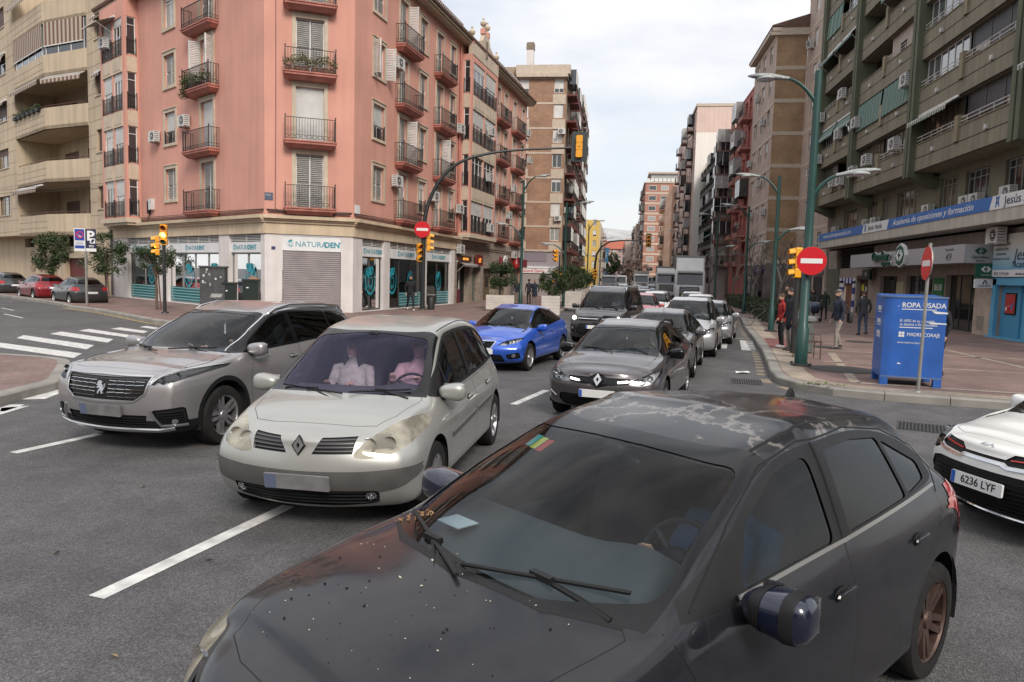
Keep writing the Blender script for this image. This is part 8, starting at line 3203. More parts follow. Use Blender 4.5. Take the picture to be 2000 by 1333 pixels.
def spec_blue():
 pm=paint('bright_blue_paint',(.022,.095,.50),metal=.25,rough=.25,coat=1.0)
 sp=tpl(4.03,1.69,1.425,.83,2.47,.308,1.02,1.86,2.30,3.30,3.84,.72,.95,1.335,1.32,1.02,.88,1.02,yc=.66,yh=.52,yr=.48,yt=.56,wl=.52,bf=.20,
name='hatchback_car',paint=pm,tw=.205,spokes=(5,2),rimr=.70,cab=(1.38,2.15,2.95,.26,.93,.66),mirror=(1.50,.75,.93),handles=[(2.42,.80)],linz=.75,
wsmat=glass_mat('grey_windscreen',(.74,.80,.80),ior=1.32),bowls=[(.50,.655,.05,'proj'),(.62,.685,.045,'x')],dark=('glass_c',),rearglass=G_DARK)
 R=ws_regs(.60,.965,.935,.49,1.275,1.31)
 R.append(('cut','glass_bl',rounded([(-.50,1.05),(.50,1.05),(.42,1.27),(-.42,1.27)],.06),'front',dict(sign=1,tags={2})))
 R.append(('cut','trim',smoothpoly([(1.12,.93),(1.5,1.12),(1.92,1.29),(2.3,1.345),(2.8,1.33),(3.2,1.25),(3.52,1.11),(3.42,1.045),(2.9,.985),(2.0,.935)],3),'side',dict(tags={3})))
 R.append(('cut','glass_f',rounded([(1.46,.945),(2.62,.985),(2.58,1.30),(2.28,1.315),(1.95,1.275),(1.62,1.12)],.04),'side',dict(frm=('trim',))))
 R.append(('cut','glass_c',rounded([(2.70,.99),(3.36,1.055),(3.42,1.10),(3.15,1.225),(2.68,1.295)],.03),'side',dict(frm=('trim',))))
 R.append(('panel','door_front',[(1.30,.27),(2.55,.27),(2.70,.55),(2.69,.965),(1.38,.915),(1.27,.6)],'side',{}))
 R.append(('panel','bonnet',[(.33,0),(.34,.22),(.42,.40),(.7,.60),(1.04,.64),(1.06,.60),(.93,.4),(.90,0),(.93,-.4),(1.06,-.60),(1.04,-.64),(.7,-.60),(.42,-.40),(.34,-.22)],'top',{}))
 R.append(('cut','headlight',[(.33,.60),(.50,.605),(.68,.655),(.76,.73),(.74,.755),(.60,.735),(.43,.675)],'front',dict(mirror=True,frm=('body','bonnet','gap'))))
 R.append(('cut','grille',[(-.27,.675),(.27,.675),(.19,.54),(-.19,.54)],'front',dict(frm=('body','bonnet','gap'))))
 R.append(('cut','intake',rounded([(-.42,.40),(.42,.40),(.48,.24),(-.48,.24)],.03),'front',{}))
 R.append(('cut','intakeside',rounded([(.50,.40),(.76,.46),(.78,.33),(.54,.30)],.03),'front',dict(mirror=True)))
 sp['regs']=R
 sp['bodymats']={'frit':M_GLOSSBLACK,'trim':M_GLOSSBLACK}
 def extra(root,B,parts,sp):
  b=MB()
  B.ribbon(b,[(-.285,.685),(-.20,.53),(.20,.53),(.285,.685),(-.285,.685)],'front',.018,sign=-1,lift=.0,thick=.01)
  b.build('chrome_trim',M_CHROME,root)
  slats(B,root,[([(-.24+.02*i,.66-.03*i),(.24-.02*i,.66-.03*i)],0)for i in range(4)],.008,[M_GLOSSBLACK])
  F=badge_frame(B,0,.61,.0)
  b=MB()
  b.prism([(-.05,.03),(.05,.045),(.03,.012),(.05,-.045),(-.05,-.03),(-.02,-.004)],F,-.01,.014)
  b.build('badge',M_CHROME,root)
  plate(root,B,.47,text='')
  for sg in (1,-1):
   b=MB()
   surf_disc(B,b,sg*.66,.385,.045,0,.004,.03)
   b.build('fog_lamp',[M_CHROME],root,smooth=True)
  wipers(root,B,[[(.5,.99),(0,.975)],[(-.04,.985),(-.48,1.0)]])
  b=MB()
  b.tube([(1.8,0,1.25),(1.8,0,1.12)],.004,5)
  b.ball((1.8,0,1.10),(.016,.016,.022),8,6)
  b.build('hanging_charm',mat('pearl_beads'),root)
  b=MB()
  sball(b,(1.76,0,1.235),(.03,.10,.03),.6)
  b.build('interior_mirror',M_BLACK,root,smooth=True)
 sp['extra']=extra
 return sp
def spec_wagon():
 pm=paint('brown_grey_metallic_paint',(.088,.079,.083),metal=.5,rough=.27,coat=1.0)
 sp=tpl(4.27,1.73,1.43,.86,2.59,.312,1.06,1.90,2.4,3.75,4.12,.79,.975,1.345,1.33,.98,.90,1.0,yc=.68,yh=.545,yr=.51,yt=.57,wl=.58,bf=.20,
name='estate_car',paint=pm,tw=.205,spokes=(5,2),cab=(1.45,2.25,3.05,.28,.95,.68),mirror=(1.55,.77,.95),handles=[(2.35,.82)],mirrormat=M_GLOSSBLACK,linz=.78,
wsmat=glass_mat('blue_windscreen',(.68,.76,.83),ior=1.32),bowls=[(.60,.655,.055,'x'),(.70,.69,.045,'x')],dark=('glass_b','glass_c'),rearglass=G_DARK)
 R=ws_regs(.625,.985,.955,.515,1.285,1.32)
 R.append(('cut','glass_bl',rounded([(-.52,1.02),(.52,1.02),(.44,1.27),(-.44,1.27)],.06),'front',dict(sign=1,tags={2})))
 R.append(('cut','trim',smoothpoly([(1.16,.94),(1.6,1.15),(1.95,1.295),(2.4,1.35),(3.0,1.35),(3.6,1.30),(3.98,1.18),(3.9,1.06),(3.4,1.02),(2.2,.96)],3),'side',dict(tags={3})))
 R.append(('cut','glass_f',rounded([(1.50,.965),(2.42,1.0),(2.40,1.315),(2.02,1.285),(1.66,1.13)],.04),'side',dict(frm=('trim',))))
 R.append(('cut','glass_b',rounded([(2.50,1.0),(3.22,1.035),(3.2,1.30),(2.49,1.315)],.03),'side',dict(frm=('trim',))))
 R.append(('cut','glass_c',rounded([(3.28,1.04),(3.82,1.08),(3.88,1.16),(3.58,1.265),(3.27,1.29)],.03),'side',dict(frm=('trim',))))
 R.append(('panel','door_front',[(1.34,.27),(2.42,.27),(2.46,.6),(2.46,.97),(1.42,.925),(1.30,.6)],'side',{}))
 R.append(('panel','door_rear',[(2.46,.27),(3.05,.27),(3.18,.52),(3.30,.72),(3.32,1.01),(2.465,.975),(2.465,.6)],'side',{}))
 R.append(('panel','bonnet',[(.26,0),(.265,.3),(.34,.5),(.6,.62),(1.06,.66),(1.08,.62),(.95,.42),(.92,0),(.95,-.42),(1.08,-.62),(1.06,-.66),(.6,-.62),(.34,-.5),(.265,-.3)],'top',{}))
 R.append(('cut','headlight',smoothpoly([(.44,.615),(.56,.585),(.70,.61),(.80,.69),(.815,.79),(.76,.80),(.66,.745),(.52,.68)],3),'front',dict(mirror=True,frm=('body','bonnet','gap'))))
 R.append(('cut','grilleband',[(-.45,.685),(-.13,.69),(0,.76),(.13,.69),(.45,.685),(.43,.60),(.15,.585),(0,.545),(-.15,.585),(-.43,.60)],'front',dict(frm=('body','bonnet','gap'))))
 R.append(('cut','intake',rounded([(-.58,.43),(.58,.43),(.62,.34),(.52,.24),(-.52,.24),(-.62,.34)],.05),'front',{}))
 sp['regs']=R
 sp['grillemat']=M_GLOSSBLACK
 sp['bodymats']={'frit':M_GLOSSBLACK,'trim':M_GLOSSBLACK}
 def extra(root,B,parts,sp):
  b=MB()
  for sg in (1,-1):
   B.ribbon(b,[(sg*.28,.632),(sg*.42,.648)],'front',.026,sign=-1,lift=.004,thick=.006)
  b.build('day_lamp',M_DRL,root)
  diamond_badge(root,B,.655,1.15)
  slats(B,root,[([(-.56,.26+.036*i),(.56,.26+.036*i)],0)for i in range(5)],.010,[M_BLACK])
  plate(root,B,.46,text='')
  for sg in (1,-1):
   b=MB()
   pts=[]
   for x,y,dz in ((1.98,.525,.0),(2.08,.525,.05),(2.5,.53,.068),(3.4,.515,.066),(3.66,.50,.03),(3.74,.50,0)):
    p,n_=B.hit('top',x,sg*y)
    pts.append(p+Vector((0,0,dz)))
   b.tube(pts,.02,8)
   b.build('roof_rail',M_BLACK,root,smooth=True)
   b=MB()
   B.ribbon(b,[(sg*.66,.36),(sg*.76,.43)],'front',.02,sign=-1,lift=.0,thick=.008)
   b.build('bumper_chrome',M_CHROME,root)
  wipers(root,B,[[(.54,1.005),(0,.99)],[(-.04,1.0),(-.52,1.02)]])
  b=MB()
  b.tube([(1.84,-.03,1.25),(1.84,-.03,1.14)],.004,5)
  b.ball((1.84,-.03,1.12),(.014,.014,.02),8,6)
  b.build('hanging_charm',mat('pearl_beads'),root)
  b=MB()
  sball(b,(1.80,0,1.25),(.03,.10,.03),.6)
  b.build('interior_mirror',M_BLACK,root,smooth=True)
 sp['extra']=extra
 return sp
def spec_dark():
 def sunburnt(t,b):
  O=t.nodes.new('ShaderNodeTexCoord').outputs['Object']
  n=mth(t,'MULTIPLY_ADD',noi(t,O,36,8),.09,noi(t,O,1.5,3,.55))
  edge=ramp(t,n,[(.556,0.0),(.570,1.0),(.575,.9),(.588,.10),(.72,.14)])
  sx=t.nodes.new('ShaderNodeSeparateXYZ')
  t.links.new(O,sx.inputs[0])
  roof=mth(t,'MULTIPLY',edge,rng(t,sx.outputs['Z'],1.37,1.40))
  nd=noi(t,O,2.4,10,.7)
  dirt=mixc(t,(.010,.0105,.0145),(.036,.032,.034),rng(t,nd,.42,.68,0,.4),'MIX')
  plug(t,mixc(t,dirt,(.17,.157,.145),roof,'MIX'),b.inputs['Base Color'])
  plug(t,rng(t,nd,.35,.7,.26,.46),b.inputs['Roughness'])
  plug(t,rng(t,nd,.4,.7,.04,.18),b.inputs['Coat Roughness'])
 pm=mat('weathered_black_paint',(.03,.03,.036),rough=.42,metal=0,coat=.6,spec=.15,build=sunburnt)
 sp=tpl(4.25,1.753,1.485,.92,2.614,.316,1.18,2.12,2.55,3.62,4.05,.77,1.0,1.405,1.39,1.02,.925,1.03,yc=.715,yh=.605,yr=.54,yt=.58,wl=.56,bf=.22,cowlb=.20,
name='hatchback_car',paint=pm,tw=.205,spokes=(5,2),rimr=.70,rimmat=M_RUST,cab=(1.56,2.40,3.15,.28,.96,.70),mirror=(1.62,.83,.985),handles=[(2.36,.81),(3.22,.85)],linz=.8,
wsmat=glass_mat('dusty_windscreen',(.68,.78,.82),ior=1.27,haze=.02),lens=glass_mat('clouded_lamp_lens',(.7,.62,.45),ior=1.45,haze=.9,hcol=(.62,.56,.42)),housmat=mat('hazed_housing'),bowls=[(.55,.66,.06,'x')],dark=('glass_b','glass_c'),
rearglass=glass_mat('brownish_rear_glass',(.07,.075,.08),ior=1.34),tape=(-.055,.06),mirrormat=paint('deep_blue_paint',(.006,.009,.026),metal=.2,rough=.2,coat=1.0),seatmat=mat('dark_red_cloth',(.05,.03,.035),rough=.95))
 R=ws_regs(.685,1.01,.975,.578,1.345,1.382)
 R.append(('cut','glass_bl',rounded([(-.54,1.06),(.54,1.06),(.45,1.31),(-.45,1.31)],.06),'front',dict(sign=1,tags={2})))
 dlo=smoothpoly([(1.30,.965),(1.72,1.17),(2.06,1.325),(2.4,1.385),(2.9,1.385),(3.35,1.32),(3.66,1.20),(3.70,1.11),(3.62,1.055),(3.2,1.03),(2.3,.985)],3)
 R.append(('cut','trim',dlo,'side',dict(tags={3})))
 R.append(('cut','glass_f',rounded([(1.66,.985),(2.40,1.0),(2.40,1.345),(2.12,1.315),(1.80,1.17)],.05),'side',dict(frm=('trim',))))
 R.append(('cut','glass_b',rounded([(2.55,1.01),(3.24,1.04),(3.22,1.315),(2.9,1.35),(2.55,1.35)],.03),'side',dict(frm=('trim',))))
 R.append(('cut','glass_c',rounded([(3.28,1.045),(3.57,1.075),(3.60,1.15),(3.26,1.30)],.03),'side',dict(frm=('trim',))))
 R.append(('panel','door_front',[(1.40,.27),(2.45,.27),(2.475,.6),(2.475,.985),(1.42,.955),(1.34,.6)],'side',{}))
 R.append(('panel','door_rear',[(2.475,.27),(3.08,.27),(3.20,.52),(3.34,.72),(3.60,.92),(3.60,1.03),(2.48,.988),(2.48,.6)],'side',{}))
 R.append(('panel','bonnet',[(.235,0),(.24,.25),(.30,.46),(.5,.575),(.8,.655),(1.11,.69),(1.13,.66),(.99,.42),(.93,0),(.99,-.42),(1.13,-.66),(1.11,-.69),(.8,-.655),(.5,-.575),(.30,-.46),(.24,-.25)],'top',{}))
 R.append(('cut','headlight',smoothpoly([(.46,.62),(.58,.60),(.74,.66),(.82,.74),(.835,.80),(.78,.815),(.66,.77),(.52,.70)],3),'front',dict(mirror=True,frm=('body','bonnet','gap'))))
 R.append(('cut','grille',[(-.42,.70),(.42,.70),(.36,.62),(-.36,.62)],'front',dict(frm=('body','bonnet','gap'))))
 R.append(('cut','intake',rounded([(-.5,.40),(.5,.40),(.55,.25),(-.55,.25)],.03),'front',{}))
 R.append(('cut','taillight',[(.60,.72),(.84,.72),(.84,1.0),(.66,1.04),(.58,.92)],'front',dict(sign=1,mirror=True,xr=(3.6,5))))
 sp['regs']=R
 sp['bodymats']={'frit':M_GLOSSBLACK,'trim':M_BLACK}
 def extra(root,B,parts,sp):
  rnd=random.Random(3)
  wipers(root,B,[[(.60,1.0),(-.06,.985)],[(-.02,1.0),(-.60,1.02)]])
  b=MB()
  for sg in (1,-1):
   B.ribbon(b,[(1.62,.972),(2.46,.992),(3.62,1.035)],'side',.022,sign=sg,lift=.001,thick=.008)
  b.build('waist_strip',mat('dull_chrome',(.42,.40,.37),rough=.3,metal=1),root)
  b=MB()
  for sg in (1,-1):
   B.ribbon(b,[(1.36,.985),(1.72,1.19),(2.06,1.345),(2.4,1.402),(2.9,1.402),(3.35,1.338),(3.70,1.21),(3.735,1.10),(3.62,1.0)],'side',.010,sign=sg,lift=-.002,thick=.004)
   B.ribbon(b,[(2.475,.985),(2.475,1.39)],'side',.012,sign=sg,lift=-.002,thick=.005)
   B.ribbon(b,[(2.1,sg*.535),(2.5,sg*.54),(3.5,sg*.50)],'top',.020,lift=-.003,thick=.004)
   B.ribbon(b,[(1.22,.955),(1.34,.70),(1.36,.5)],'side',.006,sign=sg,lift=-.001,thick=.003)
  b.build('door_seal',M_GAP,root)
  b=MB()
  for sg in (1,-1):
   B.ribbon(b,[(1.10,.72),(1.19,.72)],'side',.045,sign=sg,lift=.0,thick=.012,m=0)
   B.ribbon(b,[(1.12,.72),(1.155,.72)],'side',.028,sign=sg,lift=.010,thick=.008,m=1)
  b.build('indicator',[mat('clear_plastic',(.6,.6,.58),rough=.2,coat=.5),M_AMBER],root)
  p,n_=B.hit('top',3.5,0)
  b=MB()
  b.prism([(-.05,0),(.05,0),(.035,.035),(.012,.055)],lambda a,c,d:p+Vector((a,d,c-.006)),-.012,.012)
  b.build('roof_antenna',M_BLACK,root)
  b=MB()
  sball(b,(1.92,0,1.27),(.03,.11,.032),.6)
  sball(b,(1.88,.0,1.33),(.05,.06,.03),.6)
  b.build('interior_mirror',M_BLACK,root,smooth=True)
  for k,c in enumerate(((.10,.50,.45),(.75,.68,.12),(.62,.05,.04))):
   b=MB()
   y0=.47-.055*k
   P=[B.hit('front',y,z,-1)for y,z in ((y0,1.285),(y0-.05,1.288),(y0-.05,1.325),(y0+.0,1.322))]
   q=[p-n_*.010 for p,n_ in P]
   b.face(q)
   b.build('sticker',mat('sticker_%s'%('green','yellow','red')[k],c,rough=.6,emit=None),root)
  b=MB()
  b2=MB()
  for k in range(95):
   x,y=rnd.uniform(.35,1.05),rnd.uniform(-.55,.6)
   p,n_=B.hit('top',x,y)
   if p is None:
    continue
   s=rnd.choice((.0015,.002,.0025,.003,.005))
   q=Euler((rnd.uniform(-.5,.5),rnd.uniform(-.5,.5),rnd.uniform(0,6))).to_matrix()
   (b if rnd.random()<.5 else b2).ball(p+n_*s*.4,(s*1.6,s,s*.7),6,4,rot=q)
  for k in range(26):
   y=rnd.uniform(.45,.68)
   p,n_=B.hit('top',1.17+rnd.uniform(-.05,.03)+.02,y)
   if p:
    s=rnd.uniform(.003,.0065)
    b.ball(p+n_*s*.6,(s*1.8,s,s*.8),6,4,m=1,rot=Euler((rnd.uniform(-1,1),rnd.uniform(-1,1),rnd.uniform(0,6))).to_matrix())
  b.build('fallen_petals',[mat('dry_petal',(.50,.46,.36),rough=.8),mat('dry_leaf_brown',(.28,.16,.08),rough=.8)],root)['kind']='stuff'
  b2.build('fallen_grit',mat('dark_grit',(.02,.018,.016),rough=.9),root)['kind']='stuff'
  b=MB()
  B.ribbon(b,[(.62,1.01),(.615,1.02)],'front',.01,sign=-1)
  b.build('ventilation_mark',M_GAP,root)
  b=MB()
  b.box(1.30,1.42,.42,.58,.955,.960)
  b.build('paper_slip',mat('paper_white',(.7,.72,.7),rough=.7),root)
 sp['extra']=extra
 return sp
def spec_kia():
 pm=paint('white_paint',(.74,.735,.70),metal=0,rough=.32,coat=.8)
 sp=tpl(3.6,1.6,1.49,.70,2.40,.30,.90,1.60,2.1,3.2,3.5,.80,.985,1.40,1.40,1.03,.93,1.03,yc=.64,yh=.53,yr=.50,yt=.54,wl=.56,bf=.14,cowlb=.14,
name='city_car',paint=pm,tw=.185,spokes=(5,2),cab=(1.22,1.95,2.6,.28,.95,.62),mirror=(1.33,.72,.98),linz=.8,
bowls=[(.60,.70,.05,'proj'),(.68,.78,.03,'x')],housmat=M_HOUS)
 R=ws_regs(.58,1.0,.975,.50,1.345,1.375)
 R.append(('cut','trim',smoothpoly([(1.0,.97),(1.35,1.19),(1.7,1.35),(2.2,1.41),(2.9,1.37),(3.15,1.22),(3.1,1.10),(2.2,1.0)],3),'side',dict(tags={3})))
 R.append(('cut','glass_f',rounded([(1.25,1.0),(2.02,1.02),(2.02,1.37),(1.72,1.33),(1.4,1.17)],.04),'side',dict(frm=('trim',))))
 R.append(('cut','glass_b',rounded([(2.10,1.02),(2.8,1.07),(2.76,1.33),(2.10,1.37)],.03),'side',dict(frm=('trim',))))
 R.append(('panel','door_front',[(1.10,.27),(2.02,.27),(2.06,1.0),(1.16,.96),(1.08,.6)],'side',{}))
 R.append(('panel','bonnet',[(.22,0),(.225,.4),(.30,.56),(.55,.61),(.92,.63),(.94,.6),(.80,.4),(.78,0),(.80,-.4),(.94,-.6),(.92,-.63),(.55,-.61),(.30,-.56),(.225,-.4)],'top',{}))
 R.append(('cut','headlight',smoothpoly([(.545,.66),(.66,.62),(.745,.68),(.765,.80),(.72,.86),(.62,.82),(.56,.74)],3),'front',dict(mirror=True,frm=('body','bonnet','gap'))))
 R.append(('cut','grilleband',[(.0,.705),(.20,.705),(.26,.755),(.54,.765),(.54,.70),(.48,.675),(.24,.66),(.20,.68),(.0,.68)],'front',dict(mirror=True,frm=('body','bonnet','gap'))))
 R.append(('cut','intake',[(-.50,.585),(.50,.585),(.62,.56),(.70,.42),(.66,.28),(.55,.225),(-.55,.225),(-.66,.28),(-.70,.42),(-.62,.56)],'front',{}))
 R.append(('cut','skirt',[(-.8,.10),(.8,.10),(.8,.20),(-.8,.20)],'front',dict(xr=(-.2,.5))))
 R.append(('cut','corner',[(.735,.60),(.80,.60),(.80,.30),(.72,.30)],'front',dict(mirror=True,xr=(-.2,.7))))
 sp['regs']=R
 sp['bodymats']={'frit':M_GLOSSBLACK,'trim':M_GLOSSBLACK,'skirt':M_BLACK,'corner':M_BLACK}
 def extra(root,B,parts,sp):
  b=MB()
  for sg in (1,-1):
   B.ribbon(b,[(sg*.24,.708),(sg*.51,.732)],'front',.013,sign=-1,lift=-.012,thick=.012)
  b.build('red_trim',mat('red_trim',(.50,.015,.015),rough=.3,coat=.5),root)
  b=MB()
  B.ribbon(b,[(-.55,.675),(-.48,.655),(-.24,.640),(-.18,.66),(.18,.66),(.24,.640),(.48,.655),(.55,.675)],'front',.030,sign=-1,lift=.0,thick=.012)
  B.ribbon(b,[(-.66,.23),(-.55,.208),(.55,.208),(.66,.23)],'front',.022,sign=-1,lift=.0,thick=.012)
  for sg in (1,-1):
   B.ribbon(b,[(sg*.50,.335),(sg*.60,.355),(sg*.62,.265),(sg*.51,.25),(sg*.50,.335)],'front',.014,sign=-1,lift=.0,thick=.012)
  b.build('chrome_trim',M_CHROME,root)
  lo=[]
  for i in range(8):
   lo.append(([(-.6,.25+i*.04),(.6,.25+i*.04)],0))
  slats(B,root,lo,.008,[M_BLACK])
  F=badge_frame(B,0,.785,.0)
  b=MB()
  for pts in ([(-.062,-.016),(-.046,.018)],[(-.052,.002),(-.030,.018)],[(-.050,.004),(-.020,-.016)],[(-.014,-.016),(-.004,.018)],[(.004,-.016),(.030,.018)],[(.030,.018),(.060,-.016)]):
   (a0,b0),(a1,b1)=pts
   dx,dy=a1-a0,b1-b0
   ln=math.hypot(dx,dy)
   nx,ny=-dy/ln*.004,dx/ln*.004
   b.prism([(a0-nx,b0-ny),(a1-nx,b1-ny),(a1+nx,b1+ny),(a0+nx,b0+ny)],F,-.004,.006)
  b.build('badge',M_CHROME,root)
  plate(root,B,.455,text='6236 LYF',tilt=.06)
  wipers(root,B,[[(.5,1.01),(-.02,1.0)],[(-.05,1.01),(-.45,1.03)]])
 sp['extra']=extra
 return sp
def spec_van():
 pm=paint('black_brown_metallic_paint',(.030,.026,.025),metal=.4,rough=.27,coat=1.0)
 sp=tpl(4.42,1.84,1.84,.90,2.66,.322,.98,1.68,2.3,4.15,4.36,.92,1.13,1.66,1.79,1.15,1.08,1.16,yc=.74,yh=.66,yr=.66,yt=.68,wl=.64,bf=.15,cowlb=.15,
name='passenger_van',paint=pm,tw=.205,spokes=(5,2),cab=(1.35,2.2,3.2,.42,1.08,.74),mirror=(1.42,.86,1.16),linz=.9,z2=.48,
wsmat=glass_mat('blue_windscreen'),bowls=[(.70,.83,.07,'on')],rearglass=G_DARK,sidemat=G_DARK,dark=('glass_b','glass_c'))
 R=ws_regs(.69,1.135,1.10,.605,1.60,1.635)
 R.append(('cut','trim',[(1.05,1.11),(1.35,1.36),(1.72,1.63),(2.0,1.70),(4.15,1.70),(4.22,1.2),(2.5,1.15)],'side',dict(tags={3})))
 R.append(('cut','glass_f',rounded([(1.40,1.15),(2.28,1.17),(2.28,1.65),(1.84,1.61),(1.5,1.36)],.04),'side',dict(frm=('trim',))))
 R.append(('cut','glass_b',rounded([(2.38,1.18),(3.3,1.19),(3.3,1.66),(2.38,1.66)],.03),'side',dict(frm=('trim',))))
 R.append(('cut','glass_c',rounded([(3.38,1.19),(4.1,1.21),(4.06,1.65),(3.38,1.66)],.03),'side',dict(frm=('trim',))))
 R.append(('panel','door_front',[(1.30,.33),(2.30,.33),(2.33,1.14),(1.30,1.09),(1.25,.7)],'side',{}))
 R.append(('panel','bonnet',[(.22,0),(.235,.4),(.36,.60),(.95,.70),(.97,.66),(.86,.4),(.83,0),(.86,-.4),(.97,-.66),(.95,-.70),(.36,-.60),(.235,-.4)],'top',{}))
 R.append(('cut','headlight',smoothpoly([(.60,.80),(.72,.72),(.82,.80),(.85,.98),(.78,.99),(.68,.90)],3),'front',dict(mirror=True,frm=('body','bonnet','gap'))))
 R.append(('cut','grille',[(-.56,.86),(.56,.86),(.50,.74),(-.50,.74)],'front',dict(frm=('body','bonnet','gap'))))
 R.append(('cut','intake',[(-.50,.66),(.50,.66),(.62,.40),(.5,.30),(-.5,.30),(-.62,.40)],'front',{}))
 R.append(('cut','intakeside',rounded([(.64,.56),(.82,.60),(.84,.42),(.68,.38)],.03),'front',dict(mirror=True)))
 sp['regs']=R
 sp['bodymats']={'frit':M_GLOSSBLACK,'trim':M_GLOSSBLACK}
 def extra(root,B,parts,sp):
  b=MB()
  B.ribbon(b,[(-.55,.815),(.55,.815)],'front',.03,sign=-1,lift=.0,thick=.012)
  b.build('grille_slat',M_CHROME,root)
  for sg in (1,-1):
   b=MB()
   surf_disc(B,b,sg*.74,.50,.04,0,.004,.03)
   b.build('fog_lamp',[M_CHROME],root,smooth=True)
   b=MB()
   pts=[]
   for x in (1.85,2.0,3.0,4.0,4.1):
    p,n_=B.hit('top',x,sg*.62)
    pts.append(p+Vector((0,0,.05 if 1.9<x<4.05 else 0)))
   b.tube(pts,.018,8)
   b.build('roof_rail',M_CHROME,root,smooth=True)
  plate(root,B,.56,text='')
  wipers(root,B,[[(.58,1.17),(0,1.15)],[(-.04,1.16),(-.55,1.18)]])
 sp['extra']=extra
 return sp
def spec_plain(name,pm,L=4.1,W=1.74,H=1.44,zl=.74,tall=0.0,lights='x',rear=False,cab=True,bl=M_BLACK,ant=False,rails=None,sidemat=G_SIDE,sedan=False):
 h=tall
 xr,xt=(L-.62,L-.22)if not sedan else (L-1.15,L-.62)
 sp=tpl(L,W,H+h,.86,L*.615,.31,1.05-h*.4,1.88-h*.2,2.4,xr,xt,zl+h*.3,.96+h*.4,1.35+h,(1.35 if not sedan else 1.30)+h*.9,1.0+h*.5,.90+h*.35,1.0+h*.45,yc=.67,yh=.54+h*.15,yr=.51+h*.2,yt=.57,wl=.57,bf=.18,
name=name,paint=pm,tw=.20,spokes=(7,1),mirror=(1.45-h*.4,W/2-.09,.96+h*.35),linz=.8+h*.4,wsmat=glass_mat('grey_windscreen'),sidemat=sidemat,
bowls=[(.56,.66+h*.3,.05,lights),(.67,.69+h*.3,.045,'x')],handles=[(2.3,.80+h*.4),(3.1,.83+h*.4)])
 if cab:
  sp['cab']=(1.42-h*.3,2.25,3.0,.28+h*.3,.94+h*.35,.67)
 zb=.97+h*.38
 R=ws_regs(.615,zb+.005,zb-.022,.505+h*.15,1.29+h,1.325+h)
 zt=1.02+h*.5
 if not sedan:
  R.append(('cut','glass_bl',rounded([(-.55,zt+.05),(.55,zt+.05),(.44,1.29+h*.9),(-.44,1.29+h*.9)],.06),'front',dict(sign=1,tags={2})))
 z0=.94+h*.36
 xe=L-.42 if not sedan else L-.95
 R.append(('cut','trim',smoothpoly([(1.15-h*.4,z0),(1.6-h*.3,1.16+h*.75),(1.93-h*.2,1.29+h),(2.4,1.355+h),(3.0,1.345+h),(xe-.25,1.26+h*.95),(xe,1.12+h*.7),(xe-.1,1.05+h*.5),(2.8,.99+h*.4)],3),'side',dict(tags={3})))
 R.append(('cut','glass_f',rounded([(1.50-h*.3,z0+.03),(2.36,.99+h*.38),(2.34,1.315+h),(2.0-h*.1,1.28+h),(1.64-h*.3,1.12+h*.7)],.04),'side',dict(frm=('trim',))))
 R.append(('cut','glass_b',rounded([(2.45,.995+h*.38),(3.1,1.035+h*.42),(3.08,1.29+h),(2.44,1.315+h)],.03),'side',dict(frm=('trim',))))
 R.append(('cut','glass_c',rounded([(3.17,1.045+h*.45),(xe-.12,1.075+h*.5),(xe-.1,1.13+h*.7),(xe-.30,1.235+h*.9),(3.15,1.275+h)],.03),'side',dict(frm=('trim',))))
 R.append(('panel','door_front',[(1.33,.27),(2.36,.27),(2.40,.6),(2.40,.965+h*.37),(1.40-h*.2,.92+h*.34),(1.29,.6)],'side',{}))
 R.append(('panel','door_rear',[(2.40,.27),(2.92,.27),(3.05,.52),(3.2,.72),(3.22,1.0+h*.38),(2.405,.97+h*.37),(2.405,.6)],'side',{}))
 xk=1.05-h*.4
 R.append(('panel','bonnet',[(.26,0),(.27,.3),(.36,.5),(.6,.60),(xk,.65),(xk+.02,.61),(xk-.11,.42),(xk-.14,0),(xk-.11,-.42),(xk+.02,-.61),(xk,-.65),(.6,-.60),(.36,-.5),(.27,-.3)],'top',{}))
 d=h*.3
 R.append(('cut','headlight',smoothpoly([(.46,.62+d),(.58,.59+d),(.72,.63+d),(.80,.72+d),(.77,.77+d),(.66,.745+d),(.54,.70+d)],3),'front',dict(mirror=True,frm=('body','bonnet','gap'))))
 R.append(('cut','grille',[(-.36,.70+d),(.36,.70+d),(.30,.62+d),(-.30,.62+d)],'front',dict(frm=('body','bonnet','gap'))))
 R.append(('cut','intake',rounded([(-.52,.41),(.52,.41),(.58,.27),(-.58,.27)],.03),'front',{}))
 R.append(('cut','taillight',[(.52,.76),(.86,.76),(.86,.90),(.78,.95),(.54,.92)],'front',dict(sign=1,mirror=True,xr=(L-.7,L+1))))
 sp['regs']=R
 sp['bodymats']={'frit':M_GLOSSBLACK,'trim':M_GLOSSBLACK}
 def extra(root,B,parts,sp):
  plate(root,B,.50,text='')
  if rear:
   plate(root,B,.70 if rear is True else rear,text='',rear=True)
   b=MB()
   pts=[(y,.40)for y in (-.7,-.3,0,.3,.7)]
   for z in (.62,.98):
    B.ribbon(b,[(-.66,z),(.66,z)],'front',.008,sign=1,lift=-.002,thick=.004)
   b.build('tailgate_gap',M_GAP,root)
  b=MB()
  B.ribbon(b,[(-.34,.66+h*.3),(.34,.66+h*.3)],'front',.02,sign=-1,lift=-.01,thick=.012)
  b.build('grille_slat',M_CHROME,root)
  if ant:
   p,n_=B.hit('top',2.0,.0)
   b=MB()
   b.tube([p,p+Vector((.10,0,.30))],[.006,.003],6)
   b.build('roof_antenna',M_BLACK,root)
  wipers(root,B,[[(.54,zb+.03),(0,zb+.02)],[(-.04,zb+.03),(-.52,zb+.05)]])
